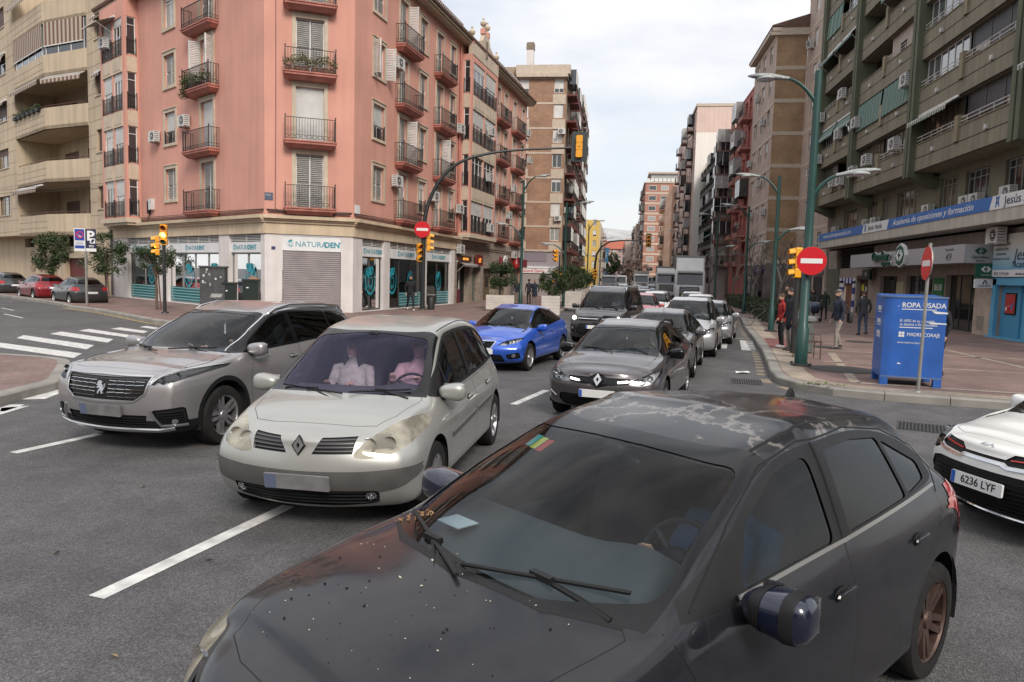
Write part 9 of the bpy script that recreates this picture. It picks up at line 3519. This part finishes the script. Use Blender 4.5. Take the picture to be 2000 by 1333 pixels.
 sp['extra']=extra
 return sp
# the cars, each at its place
QG='cars queueing in the street'
CARS,CARSPEC={},{}
def car(key,sp,*a,**k):
 o=make_car(sp,*a,**k)
 CARS[key]=o
 CARSPEC[o]=sp
 return o
def put(o,X,Y,h):
 o.location=(X,Y,0)
 o.rotation_euler=(0,0,R_(90-h))
 return o
put(car('dark',spec_dark(),'near dark hatchback with sun-bleached patches on its roof and petals on its bonnet',QG),-1.17,1.85,39.4)
put(car('mpv',spec_mpv(),'pale champagne minivan with yellowed headlights and a violet windscreen',QG),-2.42,5.27,1.2)
put(car('suv',spec_suv(),'warm grey suv with chrome grille, roof rails and silver front lip',QG),-5.61,7.21,8.4)
put(car('blue',spec_blue(),'bright blue three-door hatchback behind the pale minivan',QG,level=3),-2.86,15.34,12.6)
put(car('wagon',spec_wagon(),'brown-grey estate car with lit day lamps and a big diamond badge',QG),-.24,10.31,12.2)
put(car('kia',spec_kia(),'white city car with red grille trim and plate 6236 LYF',QG),3.08,6.55,70)
put(car('van',spec_van(),'dark passenger van with lit headlamps behind the blue hatchback',QG),-.70,22.94,11.3)
# the rest of the traffic
QF='cars queueing in the street'
put(car('grey',spec_plain('hatchback_car',paint('graphite_paint',(.13,.125,.13),metal=.6),L=4.15,lights='on',ant=True),'graphite hatchback with roof aerial and lit lamps right behind the estate car',QF,level=2),.74,15.43,9.8)
put(car('mpv2',spec_plain('compact_minivan',paint('silver_paint',(.48,.48,.485),metal=.6),L=4.05,tall=.18),'silver compact minivan behind the graphite hatchback',QF,level=2),1.77,20.1,10.9)
put(make_car(spec_plain('saloon_car',paint('silver_blue_paint',(.36,.365,.38),metal=.6),L=4.6,sedan=True),'silver saloon beside the right kerb, ahead of the white cars',QF,level=2),2.88,24.64,11.2)
far_w=make_car(spec_plain('estate_car',paint('plain_white_paint',(.70,.70,.70),metal=0),L=4.2,cab=False,tall=.05),'white car behind the silver saloon, nearest to the right kerb',QF,near=False,level=2)
put(far_w,3.75,33.0,3)
far_r=make_car(spec_plain('hatchback_car',paint('faded_red_paint',(.42,.10,.11),metal=.1),L=3.8,cab=True,tall=.05),'small faded red hatchback just behind the dark passenger van',QF,near=False,level=2)
put(far_r,.95,31.5,4)
far_d=make_car(spec_plain('saloon_car',paint('dark_plum_paint',(.07,.045,.055),metal=.4),L=4.4,cab=False),'dark plum saloon two cars behind the faded red hatchback',QF,near=False,level=2)
put(far_d,2.45,43,2)
def again(src,X,Y,h,label):
 c=copy_tree(src)
 c['label']=label
 return put(c,X,Y,h)
again(far_w,1.85,37.2,3,'white car partly hidden by the faded red hatchback')
again(far_w,4.15,40.5,3,'white car in front of the white truck')
again(far_d,1.7,50,2,'dark car behind the plum saloon, left of the white truck')
g_=make_car(spec_plain('hatchback_car',paint('slate_blue_paint',(.09,.12,.19),metal=.5),L=4.1,cab=False),'slate blue hatchback left of the second truck',QF,near=False,level=2)
put(g_,1.2,58,1)
again(g_,2.3,67,1,'slate blue car farther back, left of the second truck')
again(far_w,.5,78,1,'small white car far back in the left lane')
again(far_d,2.2,86,1,'tiny dark car far back between the vans')
again(g_,4.5,98,1,'tiny blue car far back in the right lane')
PG='cars parked along the left kerb'
dk=make_car(spec_plain('hatchback_car',paint('charcoal_paint',(.045,.048,.05),metal=.4),L=3.98,tall=.02,rear=.66),'charcoal hatchback parked at the left kerb, its tail to the junction',PG,level=2)
put(dk,-29.6,35.6,0)
rd=make_car(spec_plain('estate_car',paint('crimson_paint',(.22,.008,.015),metal=.3),L=4.3,tall=.02,rear=.72),'crimson hatchback parked at the left kerb behind the charcoal one',PG,level=2)
put(rd,-34.9,39.2,0)
ft=again(dk,-40.9,43.2,0,'dark car at the left edge, only its tail showing behind the crimson hatchback')
PARK=math.atan2(-.557,.83)
for o in (dk,rd,ft):
 o.rotation_euler=(0,0,PARK)
def truck(label,X,Y,h,col,cabcol,trailer=True,s=1.0,Hc=3.75,name='truck',box_h=4.0,L=11.0):
 t=thing(name,label,'truck',group='lorries and vans in the queue')
 mt=mat('truck_'+name+'_cab_%d'%int(cabcol[0]*100),cabcol,rough=.35,coat=.5,var=.06,vscale=2)
 hw=1.25
 b=MB()
 prof=[(.10,.45),(.0,.60),(.0,1.35),(.06,1.60),(.26,2.75),(.45,3.05),(1.0,Hc-.05),(1.9,Hc),(2.1,Hc),(2.1,.45)]
 n=len(prof)
 rows=[]
 for y,ins in ((-hw,.12),(-hw+.10,.02),(-.5,0),(.5,0),(hw-.10,.02),(hw,.12)):
  rows.append([(x+(ins if x<1.5 else 0),y*(1 if z<2.8 else .93),z)for x,z in prof])
 pts=[p for r in rows for p in r]
 fs=[]
 for i in range(len(rows)-1):
  for k in range(n-1):
   fs.append((i*n+k,i*n+k+1,(i+1)*n+k+1,(i+1)*n+k))
 fs+=[tuple(range(n)),tuple((len(rows)-1)*n+k for k in reversed(range(n)))]
 b.grid(pts,fs)
 b.build('cab',mt,t,smooth=True,angle=30)
 xz=lambda z:.06+(z-1.6)*(.20/1.15)
 g=MB()
 g.face([(xz(1.72)-.015,-1.08,1.72),(xz(1.72)-.015,1.08,1.72),(xz(2.66)-.015,1.02,2.66),(xz(2.66)-.015,-1.02,2.66)])
 g.build('windscreen',mat('truck_screen',(.02,.024,.03),rough=.05,coat=.8),t)
 v=MB()
 v.hexa([(-.12,-1.05,2.72),(-.12,1.05,2.72),(.25,1.05,2.78),(.25,-1.05,2.78),(-.10,-1.05,2.86),(-.10,1.05,2.86),(.30,1.05,2.94),(.30,-1.05,2.94)])
 v.build('sun_visor',mat('visor_grey',(.35,.35,.35),rough=.4),t)
 g=MB()
 for k in range(6):
  z=.78+k*.13
  w_=.78-.03*abs(k-3)
  g.hexa([(-.03,-w_,z),(-.03,w_,z),(.02,w_,z),(.02,-w_,z),(-.015,-w_,z+.055),(-.015,w_,z+.055),(.02,w_,z+.055),(.02,-w_,z+.055)],0)
 g.box(-.004,.02,-.82,.82,.74,1.56,1)
 g.build('grille',[mat('visor_grey'),M_BLACK],t)
 for sg in (-1,1):
  l_=MB()
  l_.hexa([(.02,sg*.82,.62),(.08,sg*1.16,.62),(.2,sg*1.16,.62),(.2,sg*.82,.62),(.02,sg*.82,.86),(.08,sg*1.16,.90),(.2,sg*1.16,.90),(.2,sg*.82,.86)])
  l_.build('headlight',mat('lamp_cluster',(.45,.46,.48),rough=.15,metal=.6,coat=.5),t)
  m_=MB()
  sball(m_,(.18,sg*1.42,2.2),(.08,.12,.28),.5)
  m_.tube([(.3,sg*1.2,2.5),(.2,sg*1.42,2.45)],.02,5)
  m_.build('mirror',M_BLACK,t,smooth=True)
 bm_=MB()
 bm_.hexa([(-.02,-1.2,.32),(-.02,1.2,.32),(.3,1.2,.32),(.3,-1.2,.32),(-.04,-1.2,.60),(-.04,1.2,.60),(.3,1.2,.60),(.3,-1.2,.60)])
 bm_.build('bumper',mt,t)
 w=MB()
 w.box(2.1,L,-.9,.9,.6,.95,0)
 w.build('chassis',M_BLACK,t)
 if trailer:
  c=MB()
  c.box(2.55,L,-1.27,1.27,1.0,box_h,0)
  c.box(2.53,2.56,-1.28,1.28,.98,box_h+.02,1)
  c.build('cargo_box',[mat('trailer_grey',col,rough=.5,var=.08),M_GALV],t)
 for x in (1.35,L*.66,L*.82):
  for sg in (-1,1):
   q=MB()
   q.lathe([(.28,-.15),(.48,-.15),(.5,-.08),(.5,.08),(.48,.15),(.28,.15),(.15,.05),(.001,.05)],c=(0,0,0),axis='y',n=18)
   o=q.build('wheel',M_RUBBER,t,smooth=True)
   o.location=(x,sg*1.08,.5)
 put(t,X,Y,h)
 t.scale=(s,s,s)
 return t
truck('big white articulated lorry with pale grey trailer',5.95,63,5,(.52,.52,.53),(.68,.68,.67),Hc=4.05,box_h=4.25,L=15)
truck('second lorry, white cab with a slanted roof deflector, left of the big white one',5.6,88,3,(.40,.40,.40),(.60,.60,.58),Hc=3.5,box_h=3.7)
truck('far dark-screened lorry with an open framed body in the middle of the queue',3.6,118,1,(.42,.40,.38),(.55,.54,.53),Hc=3.1,box_h=3.6,s=.95)
truck('small white delivery van far back, left of the framed lorry',.2,112,1,(.60,.60,.60),(.66,.66,.66),Hc=2.6,box_h=2.7,s=.85,name='delivery_van',L=6)
truck('grey delivery van at the left of the far queue',-1.3,104,1,(.22,.22,.24),(.20,.20,.22),Hc=2.7,box_h=2.8,s=.85,name='delivery_van',L=6)
truck('tiny white van farthest back to the right of the framed lorry',5.6,128,1,(.6,.6,.6),(.66,.66,.66),Hc=2.6,box_h=2.7,s=.85,name='delivery_van',L=6)
# people
SKIN=mat('skin',(.46,.27,.19),rough=.55,var=.08,vscale=14)
SKIN2=mat('tanned_skin',(.36,.20,.135),rough=.55,var=.08,vscale=14)
M_SHOE=mat('dark_shoe',(.02,.019,.018),rough=.5)
M_SHOEW=mat('white_shoe',(.55,.53,.50),rough=.6)
M_EYE=mat('eye_dark',(.02,.016,.014),rough=.2)
M_LIP=mat('lips',(.34,.11,.10),rough=.5)
M_TEETH=mat('teeth',(.65,.62,.56),rough=.3)
HAIRS={'black':mat('black_hair',(.012,.010,.009),rough=.55),'brown':mat('brown_hair',(.055,.028,.016),rough=.6),'grey':mat('grey_hair2',(.22,.21,.20),rough=.7),'bald':None}
def cloth(name,col=(.1,.1,.1),rough=.9):
 return mat(name,col,rough=rough,var=.22,vscale=16,bump=.25,bscale=35)
def ell(b,path,radii,n=12,m=0):
 pts,fs=[],[]
 for (x,y,z),(rx,ry)in zip(path,radii):
  for k in range(n):
   t=2*math.pi*k/n
   pts.append((x+rx*math.cos(t),y+ry*math.sin(t),z))
 for i in range(len(path)-1):
  for k in range(n):
   fs.append((i*n+k,i*n+(k+1)%n,(i+1)*n+(k+1)%n,(i+1)*n+k))
 fs+=[tuple(reversed(range(n))),tuple((len(path)-1)*n+k for k in range(n))]
 b.grid(pts,fs,m)
def person(label,loc,face,top,legs,skin=SKIN,hair='brown',h=1.72,pose='stand',shoes=None,long_hair=False,coat=0.0,arms=None,build=1.0,turn=0.0,hairm=None,beard=None,glasses=False,smile=False,stride=.0,cap=None,voxel=.013,group=None,bag=None,tilt=0.0):
 t=thing('person',label,'person',loc,rotz=R_(face+90),group=group)
 k=h/1.72
 B=build
 body=MB()
 seg=[]
 sit=pose=='sit'
 hip=Vector((0,0,.92 if not sit else .10))
 lean=.05 if not sit else -.12
 P=lambda x,y,z:Vector((x,y,z))
 zb=hip.z
 sh=zb+.50
 ell(body,[(0,0,zb-.10),(0,.0,zb),(0,-.005,zb+.14),(0,-.01-lean*.3,zb+.32),(0,-lean*.5,zb+.45),(0,-lean*.5+.01,zb+.53),(0,-lean*.5,zb+.57)],
[(.145*B,.10*B),(.168*B,.118*B),(.148*B,.108*B),(.168*B,.12*B),(.172*B,.108*B),(.10*B,.07),(.055,.055)],14)
 cx=-lean*.5
 seg.append((P(0,0,zb-.02),P(0,cx,zb+.50),.17*B,1))
 seg.append((P(0,0,zb-.14),P(0,0,zb-.04),.16*B,2))
 head=P(0,cx-.025,zb+.715)
 body.tube([(0,cx+.01,zb+.50),(0,cx-.005,zb+.58),(0,cx-.012,zb+.66)],[.062,.054,.055],10)
 seg.append((P(0,cx,zb+.575),P(0,cx-.01,zb+.64),.055,0))
 tq=Euler((R_(tilt),0,R_(turn))).to_matrix()
 hp=lambda v:head+tq @ v
 def hb(c,r):
  body.ball(hp(Vector(c)),r,14,10,rot=tq)
 hb((0,.012,.035),(.074,.094,.090))
 hb((0,-.018,-.035),(.060,.068,.075))
 hb((0,-.045,-.085),(.036,.034,.030))
 body.hexa([hp(Vector(p))for p in ((-.016,-.075,-.035),(.016,-.075,-.035),(.016,-.108,-.030),(-.016,-.108,-.030),(-.008,-.075,.02),(.008,-.075,.02),(.007,-.088,.018),(-.007,-.088,.018))])
 for s_ in (-1,1):
  hb((s_*.077,.015,-.01),(.010,.020,.032))
 seg.append((hp(Vector((0,0,-.05))),hp(Vector((0,.01,.05))),.085,0))
 for s_ in (-1,1):
  if sit:
   kn,an=P(s_*.12,-.44,zb+.02),P(s_*.12,-.52,zb-.38)
   hp_=P(s_*.09,-.02,zb)
  else:
   f=stride*s_
   kn=P(s_*.095,-.03-f*.22-abs(stride)*.05,.50+(.02 if f<0 else 0))
   an=P(s_*.09,.02-f*.42,.09+(.05 if f<0 and stride else 0))
   hp_=P(s_*.088,0,.90)
  body.tube([hp_,hp_.lerp(kn,.5),kn,kn.lerp(an,.35),an],[.090*B,.080*B,.058,.056,.042],10)
  seg.append((hp_,kn,.085,2))
  seg.append((kn,an+Vector((0,0,.02)),.055,2))
  if not sit:
   body.hexa([(an.x-.042,an.y+.06,an.z-.085),(an.x+.042,an.y+.06,an.z-.085),(an.x+.045,an.y-.18,an.z-.085),(an.x-.045,an.y-.18,an.z-.085),
(an.x-.038,an.y+.05,an.z+.02),(an.x+.038,an.y+.05,an.z+.02),(an.x+.035,an.y-.15,an.z-.03),(an.x-.035,an.y-.15,an.z-.03)])
   seg.append((P(an.x,an.y+.03,an.z-.05),P(an.x,an.y-.15,an.z-.05),.045,3))
 dflt={-1:((-.27,.03,-.29),(-.26,-.06,-.53)),1:((.27,.03,-.29),(.26,-.06,-.53))}
 if sit:
  dflt={-1:((-.24,-.10,-.24),(-.15,-.36,-.16)),1:((.24,-.10,-.24),(.15,-.36,-.16))}
 if arms:
  dflt.update(arms)
 for s_ in (-1,1):
  S=P(s_*.185*B,cx,sh-.03)
  e,w_=(Vector(q)+P(0,cx,sh)for q in dflt[s_])
  body.tube([P(s_*.11,cx,sh-.02),S,S.lerp(e,.5),e,e.lerp(w_,.45),w_],[.06,.062*B,.052*B,.044,.040,.027],9)
  seg.append((S,e,.05,1))
  seg.append((e,w_,.04,1))
  d=(w_-e).normalized()
  u=d.cross(Vector((0,0,1)))
  u=u.normalized()if u.length>.1 else Vector((0,1,0))
  nrm=u.cross(d)
  pc=w_+d*.045
  body.ball(pc,(.034,.034,.040),8,6)
  seg.append((w_+d*.01,w_+d*.14,.035,0))
  for q,(off,ln)in enumerate(((-.027,.062),(-.009,.074),(.009,.07),(.027,.056))):
   a=pc+d*.03+u*off
   m1=a+d*ln*.5+nrm*.008
   body.tube([a,m1,m1+d*ln*.4-nrm*.022*s_],[.0095,.009,.0075],6)
  th=pc+u*.03*s_
  body.tube([pc-d*.01,th,th+d*.04+u*.012*s_],[.012,.011,.008],6)
 if coat:
  ell(body,[(0,.005,zb-coat),(0,0,zb-.05),(0,-.005,zb+.2)],[(.185*B,.135*B),(.178*B,.126*B),(.16*B,.115*B)],14)
  seg.append((P(0,0,zb-coat),P(0,0,zb),.18,1))
 me=bpy.data.meshes.new('body')
 me.from_pydata(body.v,[],body.f)
 tmp=bpy.data.objects.new('tmp',me)
 COL.objects.link(tmp)
 rm=tmp.modifiers.new('r','REMESH')
 rm.mode='VOXEL'
 rm.voxel_size=voxel
 sm=tmp.modifiers.new('s','SMOOTH')
 sm.iterations=2
 sm.factor=.4
 dg=bpy.context.evaluated_depsgraph_get()
 dg.update()
 ev=tmp.evaluated_get(dg)
 nm=bpy.data.meshes.new_from_object(ev)
 bpy.data.objects.remove(tmp)
 for m in (skin,top,legs,shoes or M_SHOE,M_EYE,M_LIP,M_TEETH):
  nm.materials.append(m)
 def dist(p,a,b_):
  ab=b_-a
  q=max(0,min(1,(p-a).dot(ab)/max(ab.length_squared,1e-9)))
  return (p-a-ab*q).length
 inv=tq.transposed()
 for p in nm.polygons:
  c=p.center
  best=min(seg,key=lambda s__:dist(c,s__[0],s__[1])-s__[2])
  mi=best[3]
  if mi==0 and (c-head).length<.16:
   l_=inv @(c-head)
   if l_.y<-.045:
    if abs(abs(l_.x)-.030)<.016 and abs(l_.z-.012)<.008:
     mi=4
    elif abs(l_.x)<.028 and abs(l_.z+.068)<(.012 if smile else .007):
     mi=6 if smile and abs(l_.z+.066)<.007 else 5
  p.material_index=mi
  p.use_smooth=True
 o=bpy.data.objects.new('body',nm)
 link(o,t)
 hm=hairm or HAIRS.get(hair)
 if hm is not None:
  b=MB()
  pts,fs=[],[]
  n,rg=18,9
  for i in range(rg+1):
   ph=math.pi*.62*i/rg
   for q in range(n):
    a=2*math.pi*q/n
    fr=max(0,-math.sin(a))
    php=ph*(1-.42*fr ** 1.5)*(1.12 if fr==0 else 1)
    r_=1+.035*math.sin(q*2.7+i)
    pts.append(hp(Vector((.083*r_*math.sin(php)*math.cos(a),.014+.104*r_*math.sin(php)*math.sin(a),.036+.100*math.cos(php)))))
  for i in range(rg):
   for q in range(n):
    fs.append((i*n+q,(i+1)*n+q,(i+1)*n+(q+1)%n,i*n+(q+1)%n))
  b.grid(pts,fs)
  if long_hair:
   for q in range(11):
    a=math.pi*(-.10+1.2*q/10)
    p0=hp(Vector((.078*math.cos(a),.02+.085*math.sin(a),.02)))
    b.tube([p0,p0+Vector((.012*math.cos(a),.014*math.sin(a),-.10)),p0+Vector((.02*math.cos(a),.03*math.sin(a),-.22-.03*(q%3)))],[.024,.026,.012],6)
  b.build('hair',hm,t,smooth=True,angle=80)
 if beard:
  b=MB()
  sball(b,hp(Vector((0,-.036,-.078))),(.054,.052,.042),.9)
  b.build('beard',beard,t,smooth=True)
 if cap is not None:
  b=MB()
  b.ball(hp(Vector((0,.012,.065))),(.088,.104,.062),14,9)
  sball(b,hp(Vector((0,-.10,.058))),(.062,.06,.010),.8)
  b.build('cap',cap,t,smooth=True)
 if glasses:
  b=MB()
  for s_ in (-1,1):
   sball(b,hp(Vector((s_*.034,-.086,.012))),(.028,.008,.020),.7)
  b.box(*(0,0,0,0,0,0))if False else None
  b.tube([hp(Vector((-.075,.0,.02))),hp(Vector((-.062,-.078,.016))),hp(Vector((.062,-.078,.016))),hp(Vector((.075,0,.02)))],.005,5)
  b.build('glasses',M_GLOSSBLACK,t,smooth=True)
 t.scale=(k,k,k)
 return t
def seated(car,label,side,row='front',dx=0.0,dz=0.0,**kw):
 sp=CARSPEC[car]
 xd,xf,xr,zf,zd,hw=sp['cab']
 x=(xf if row=='front' else xr)-.14+dx
 y,z=side*hw*.5,zf+.10+dz
 M=Matrix.Translation(car.location)@ car.rotation_euler.to_matrix().to_4x4()
 p=M @ Vector((x,y,z))
 fwd=math.degrees(math.atan2(-math.sin(car.rotation_euler.z),-math.cos(car.rotation_euler.z)))
 return person(label,tuple(p),fwd,pose='sit',voxel=.011,**kw)
K=.15
navy,black,grey=cloth('navy_cloth',(.020,.026,.045)),cloth('black_cloth',(.012,.012,.014)),cloth('grey_trousers',(.26,.24,.21))
denim=cloth('denim',(.035,.05,.085))
person('man in a black jacket and dark trousers striding past the dental shop window',(-10.75,37.0,K),-62,black,cloth('black_jeans',(.016,.016,.02)),hair='black',h=1.78,stride=.8,shoes=M_SHOEW,build=1.08,beard=HAIRS['black'],turn=-8)
person('woman in a red jacket and black trousers waiting at the right kerb',(4.97,23.0,K),188,cloth('red_jacket',(.30,.02,.018)),black,hair='brown',h=1.60,shoes=M_SHOEW,arms={1:((.24,.02,-.27),(.16,-.14,-.46))},build=1.05,turn=6)
person('dark-bearded man in a long dark coat behind the woman in red',(5.0,22.0,K),196,cloth('dark_coat',(.016,.016,.022)),grey,hair='black',h=1.78,coat=.22,beard=HAIRS['black'],build=1.08)
mb=person('older man in a cap, navy jacket and pale trousers standing beside the blue container',(6.65,23.2,K),192,navy,cloth('pale_trousers',(.27,.25,.22)),hair='grey',h=1.76,cap=cloth('brown_cap',(.10,.075,.06)),build=1.12,stride=.25,tilt=-8)
t=thing('shoulder_bag','black shoulder bag at the hip of the man in the navy jacket','bag',(6.95,23.15,1.0))
b=MB()
sball(b,(0,0,.12),(.07,.13,.17),.5)
b.tube([(0,-.06,.26),(-.12,.0,.52),(-.02,.08,.26)],.012,5)
b.build('bag_body',mat('bag_black',(.015,.015,.016),rough=.6),t,smooth=True)
person('man almost wholly hidden behind the blue container, only his back and leg showing',(7.05,17.2,K),205,black,black,hair='black',h=1.72,build=1.1,arms={-1:((-.30,.10,-.26),(-.20,-.08,-.42))})
person('woman with long dark hair pushing a pram on the plaza',(10.25,40.6,K),262,cloth('dark_grey_coat',(.05,.05,.055)),black,hair='black',h=1.65,long_hair=True,arms={-1:((-.24,-.10,-.26),(-.16,-.34,-.38)),1:((.24,-.10,-.26),(.16,-.34,-.38))})
t=thing('pram','dark blue pram with a white lower frame in front of the long-haired woman','pram',(10.18,39.7,K),rotz=R_(-8))
b=MB()
sball(b,(0,.05,.62),(.22,.36,.20),.6)
b.build('carrycot',cloth('pram_navy',(.014,.018,.035)),t,smooth=True)
b=MB()
b.ball((0,.16,.74),(.24,.26,.26),12,8)
b.build('hood',cloth('pram_hood',(.09,.11,.17)),t,smooth=True)
b=MB()
for s_ in (-1,1):
 b.tube([(s_*.24,-.32,.15),(s_*.22,.1,.42),(s_*.22,.42,.98)],.014,6)
 b.tube([(s_*.24,.34,.17),(s_*.22,-.1,.45)],.014,6)
b.tube([(-.22,.42,.98),(.22,.42,.98)],.016,6)
b.tube([(-.24,-.32,.2),(.24,-.32,.2)],.014,6)
b.box(-.2,.2,-.25,.25,.24,.30)
b.build('pram_frame',mat('pram_white',(.5,.5,.5),rough=.4),t)
for x,y,r in ((-.26,-.32,.13),(.26,-.32,.13),(-.27,.34,.17),(.27,.34,.17)):
 b=MB()
 b.lathe([(r*.6,-.02),(r,-.02),(r,.02),(r*.6,.02)],axis='y',n=16)
 o=b.build('wheel',M_RUBBER,t,smooth=True)
 o.location=(x,y,r)
 o.rotation_euler=(0,0,R_(90))
person('person in a dark green coat walking away beside the pram',(11.1,41.5,K),84,cloth('bottle_green_coat',(.02,.032,.028)),black,hair='grey',h=1.66,coat=.2,stride=.5)
person('person in dark clothes with a tan bag walking by the striped doorway',(9.5,30.0,K),95,cloth('charcoal_jacket',(.03,.03,.034)),denim,hair='brown',h=1.70,stride=.3)
person('bald man in black walking away beyond the second lamp post',(7.3,33.2,K),78,black,black,skin=SKIN2,hair='bald',h=1.76,build=1.15,stride=.3)
for lab,x,y,f,tp,hr,hh in (('man in a navy jacket and cap behind the longest planter',-6.9,50,250,navy,'grey',1.70),('person in dark clothes next to the capped man behind the first orange tree',-6.2,51,120,cloth('charcoal_jacket'),'black',1.72),('grey-haired man in a navy coat just right of the left lamp post',-5.4,47.5,260,navy,'grey',1.74),
('tall man in a long black coat between the orange trees',-4.55,52.5,265,black,'black',1.86),('young woman in a grey scarf beside the tall man in black',-5.0,54,275,cloth('grey_scarf',(.12,.12,.12)),'black',1.64),('person in a patterned pale top under the middle orange tree',-3.9,54.5,280,cloth('pale_pattern',(.24,.24,.22)),'brown',1.62),('person in black half hidden under the middle orange tree',-3.6,52.0,90,black,'black',1.70)):
 person(lab,(x,y,K),f,tp,black if 'navy' not in lab else cloth('beige_trousers',(.24,.20,.16)),hair=hr,h=hh,coat=.25 if 'coat' in lab else 0,voxel=.02)
C=CARS
wheelarms={-1:((-.25,-.16,-.24),(-.15,-.42,-.10)),1:((.25,-.16,-.24),(.15,-.42,-.10))}
seated(C['mpv'],'smiling woman in a pink patterned top at the wheel of the pale minivan',-1,top=cloth('pink_top',(.52,.34,.34)),legs=denim,hair='brown',h=1.70,smile=True,arms=wheelarms,turn=14,skin=mat('fair_skin',(.60,.38,.29),rough=.5),tilt=4,dx=-.14,dz=.15)
seated(C['mpv'],'passenger of the pale minivan wearing a white striped scarf',1,top=cloth('white_scarf',(.42,.39,.34)),legs=black,hair='black',h=1.64,long_hair=True,turn=-12,skin=SKIN,tilt=6,dx=-.12,dz=.13)
seated(C['suv'],'driver of the grey suv seen through the side window',-1,top=black,legs=black,hair='black',h=1.68,arms=wheelarms,turn=-28,long_hair=True,dz=.10)
seated(C['suv'],'dark-haired passenger just visible over the dashboard of the grey suv',1,top=black,legs=black,hair='black',h=1.55,turn=10,dz=.12)
seated(C['wagon'],'driver of the estate car in dark glasses and a pale shirt',-1,top=cloth('beige_shirt',(.32,.27,.22)),legs=black,hair='black',h=1.76,glasses=True,arms=wheelarms,skin=SKIN2)
seated(C['blue'],'driver of the blue hatchback in a dark top',-1,top=cloth('maroon_top',(.10,.03,.03)),legs=black,hair='brown',h=1.66,arms=wheelarms)
seated(C['dark'],'driver of the near dark hatchback in a blue shirt',-1,top=cloth('blue_shirt',(.03,.06,.13)),legs=black,hair='black',h=1.74,arms=wheelarms,skin=SKIN2)
seated(C['van'],'driver of the dark passenger van in a light shirt',-1,top=cloth('light_shirt',(.40,.38,.36)),legs=black,hair='grey',h=1.76,arms=wheelarms,dz=.16)
seated(C['van'],'front passenger of the dark passenger van',1,top=black,legs=black,hair='black',h=1.70,dz=.14)
seated(C['grey'],'driver of the graphite hatchback with long hair',-1,top=cloth('grey_jumper',(.14,.14,.15)),legs=black,hair='brown',long_hair=True,h=1.66,arms=wheelarms)
seated(C['mpv2'],'driver of the silver compact minivan in a white top',-1,top=cloth('white_top',(.5,.5,.5)),legs=black,hair='brown',h=1.68,arms=wheelarms,dz=.08)
# lettering becomes plain mesh
bpy.context.view_layer.update()
_dg=bpy.context.evaluated_depsgraph_get()
for o in [o for o in COL.objects if o.type=='FONT']:
 if o.data.body:
  me=bpy.data.meshes.new_from_object(o.evaluated_get(_dg))
  me.name='lettering'
  n=bpy.data.objects.new('lettering',me)
  link(n,o.parent)
  n.matrix_local=o.matrix_local.copy()
 bpy.data.objects.remove(o)
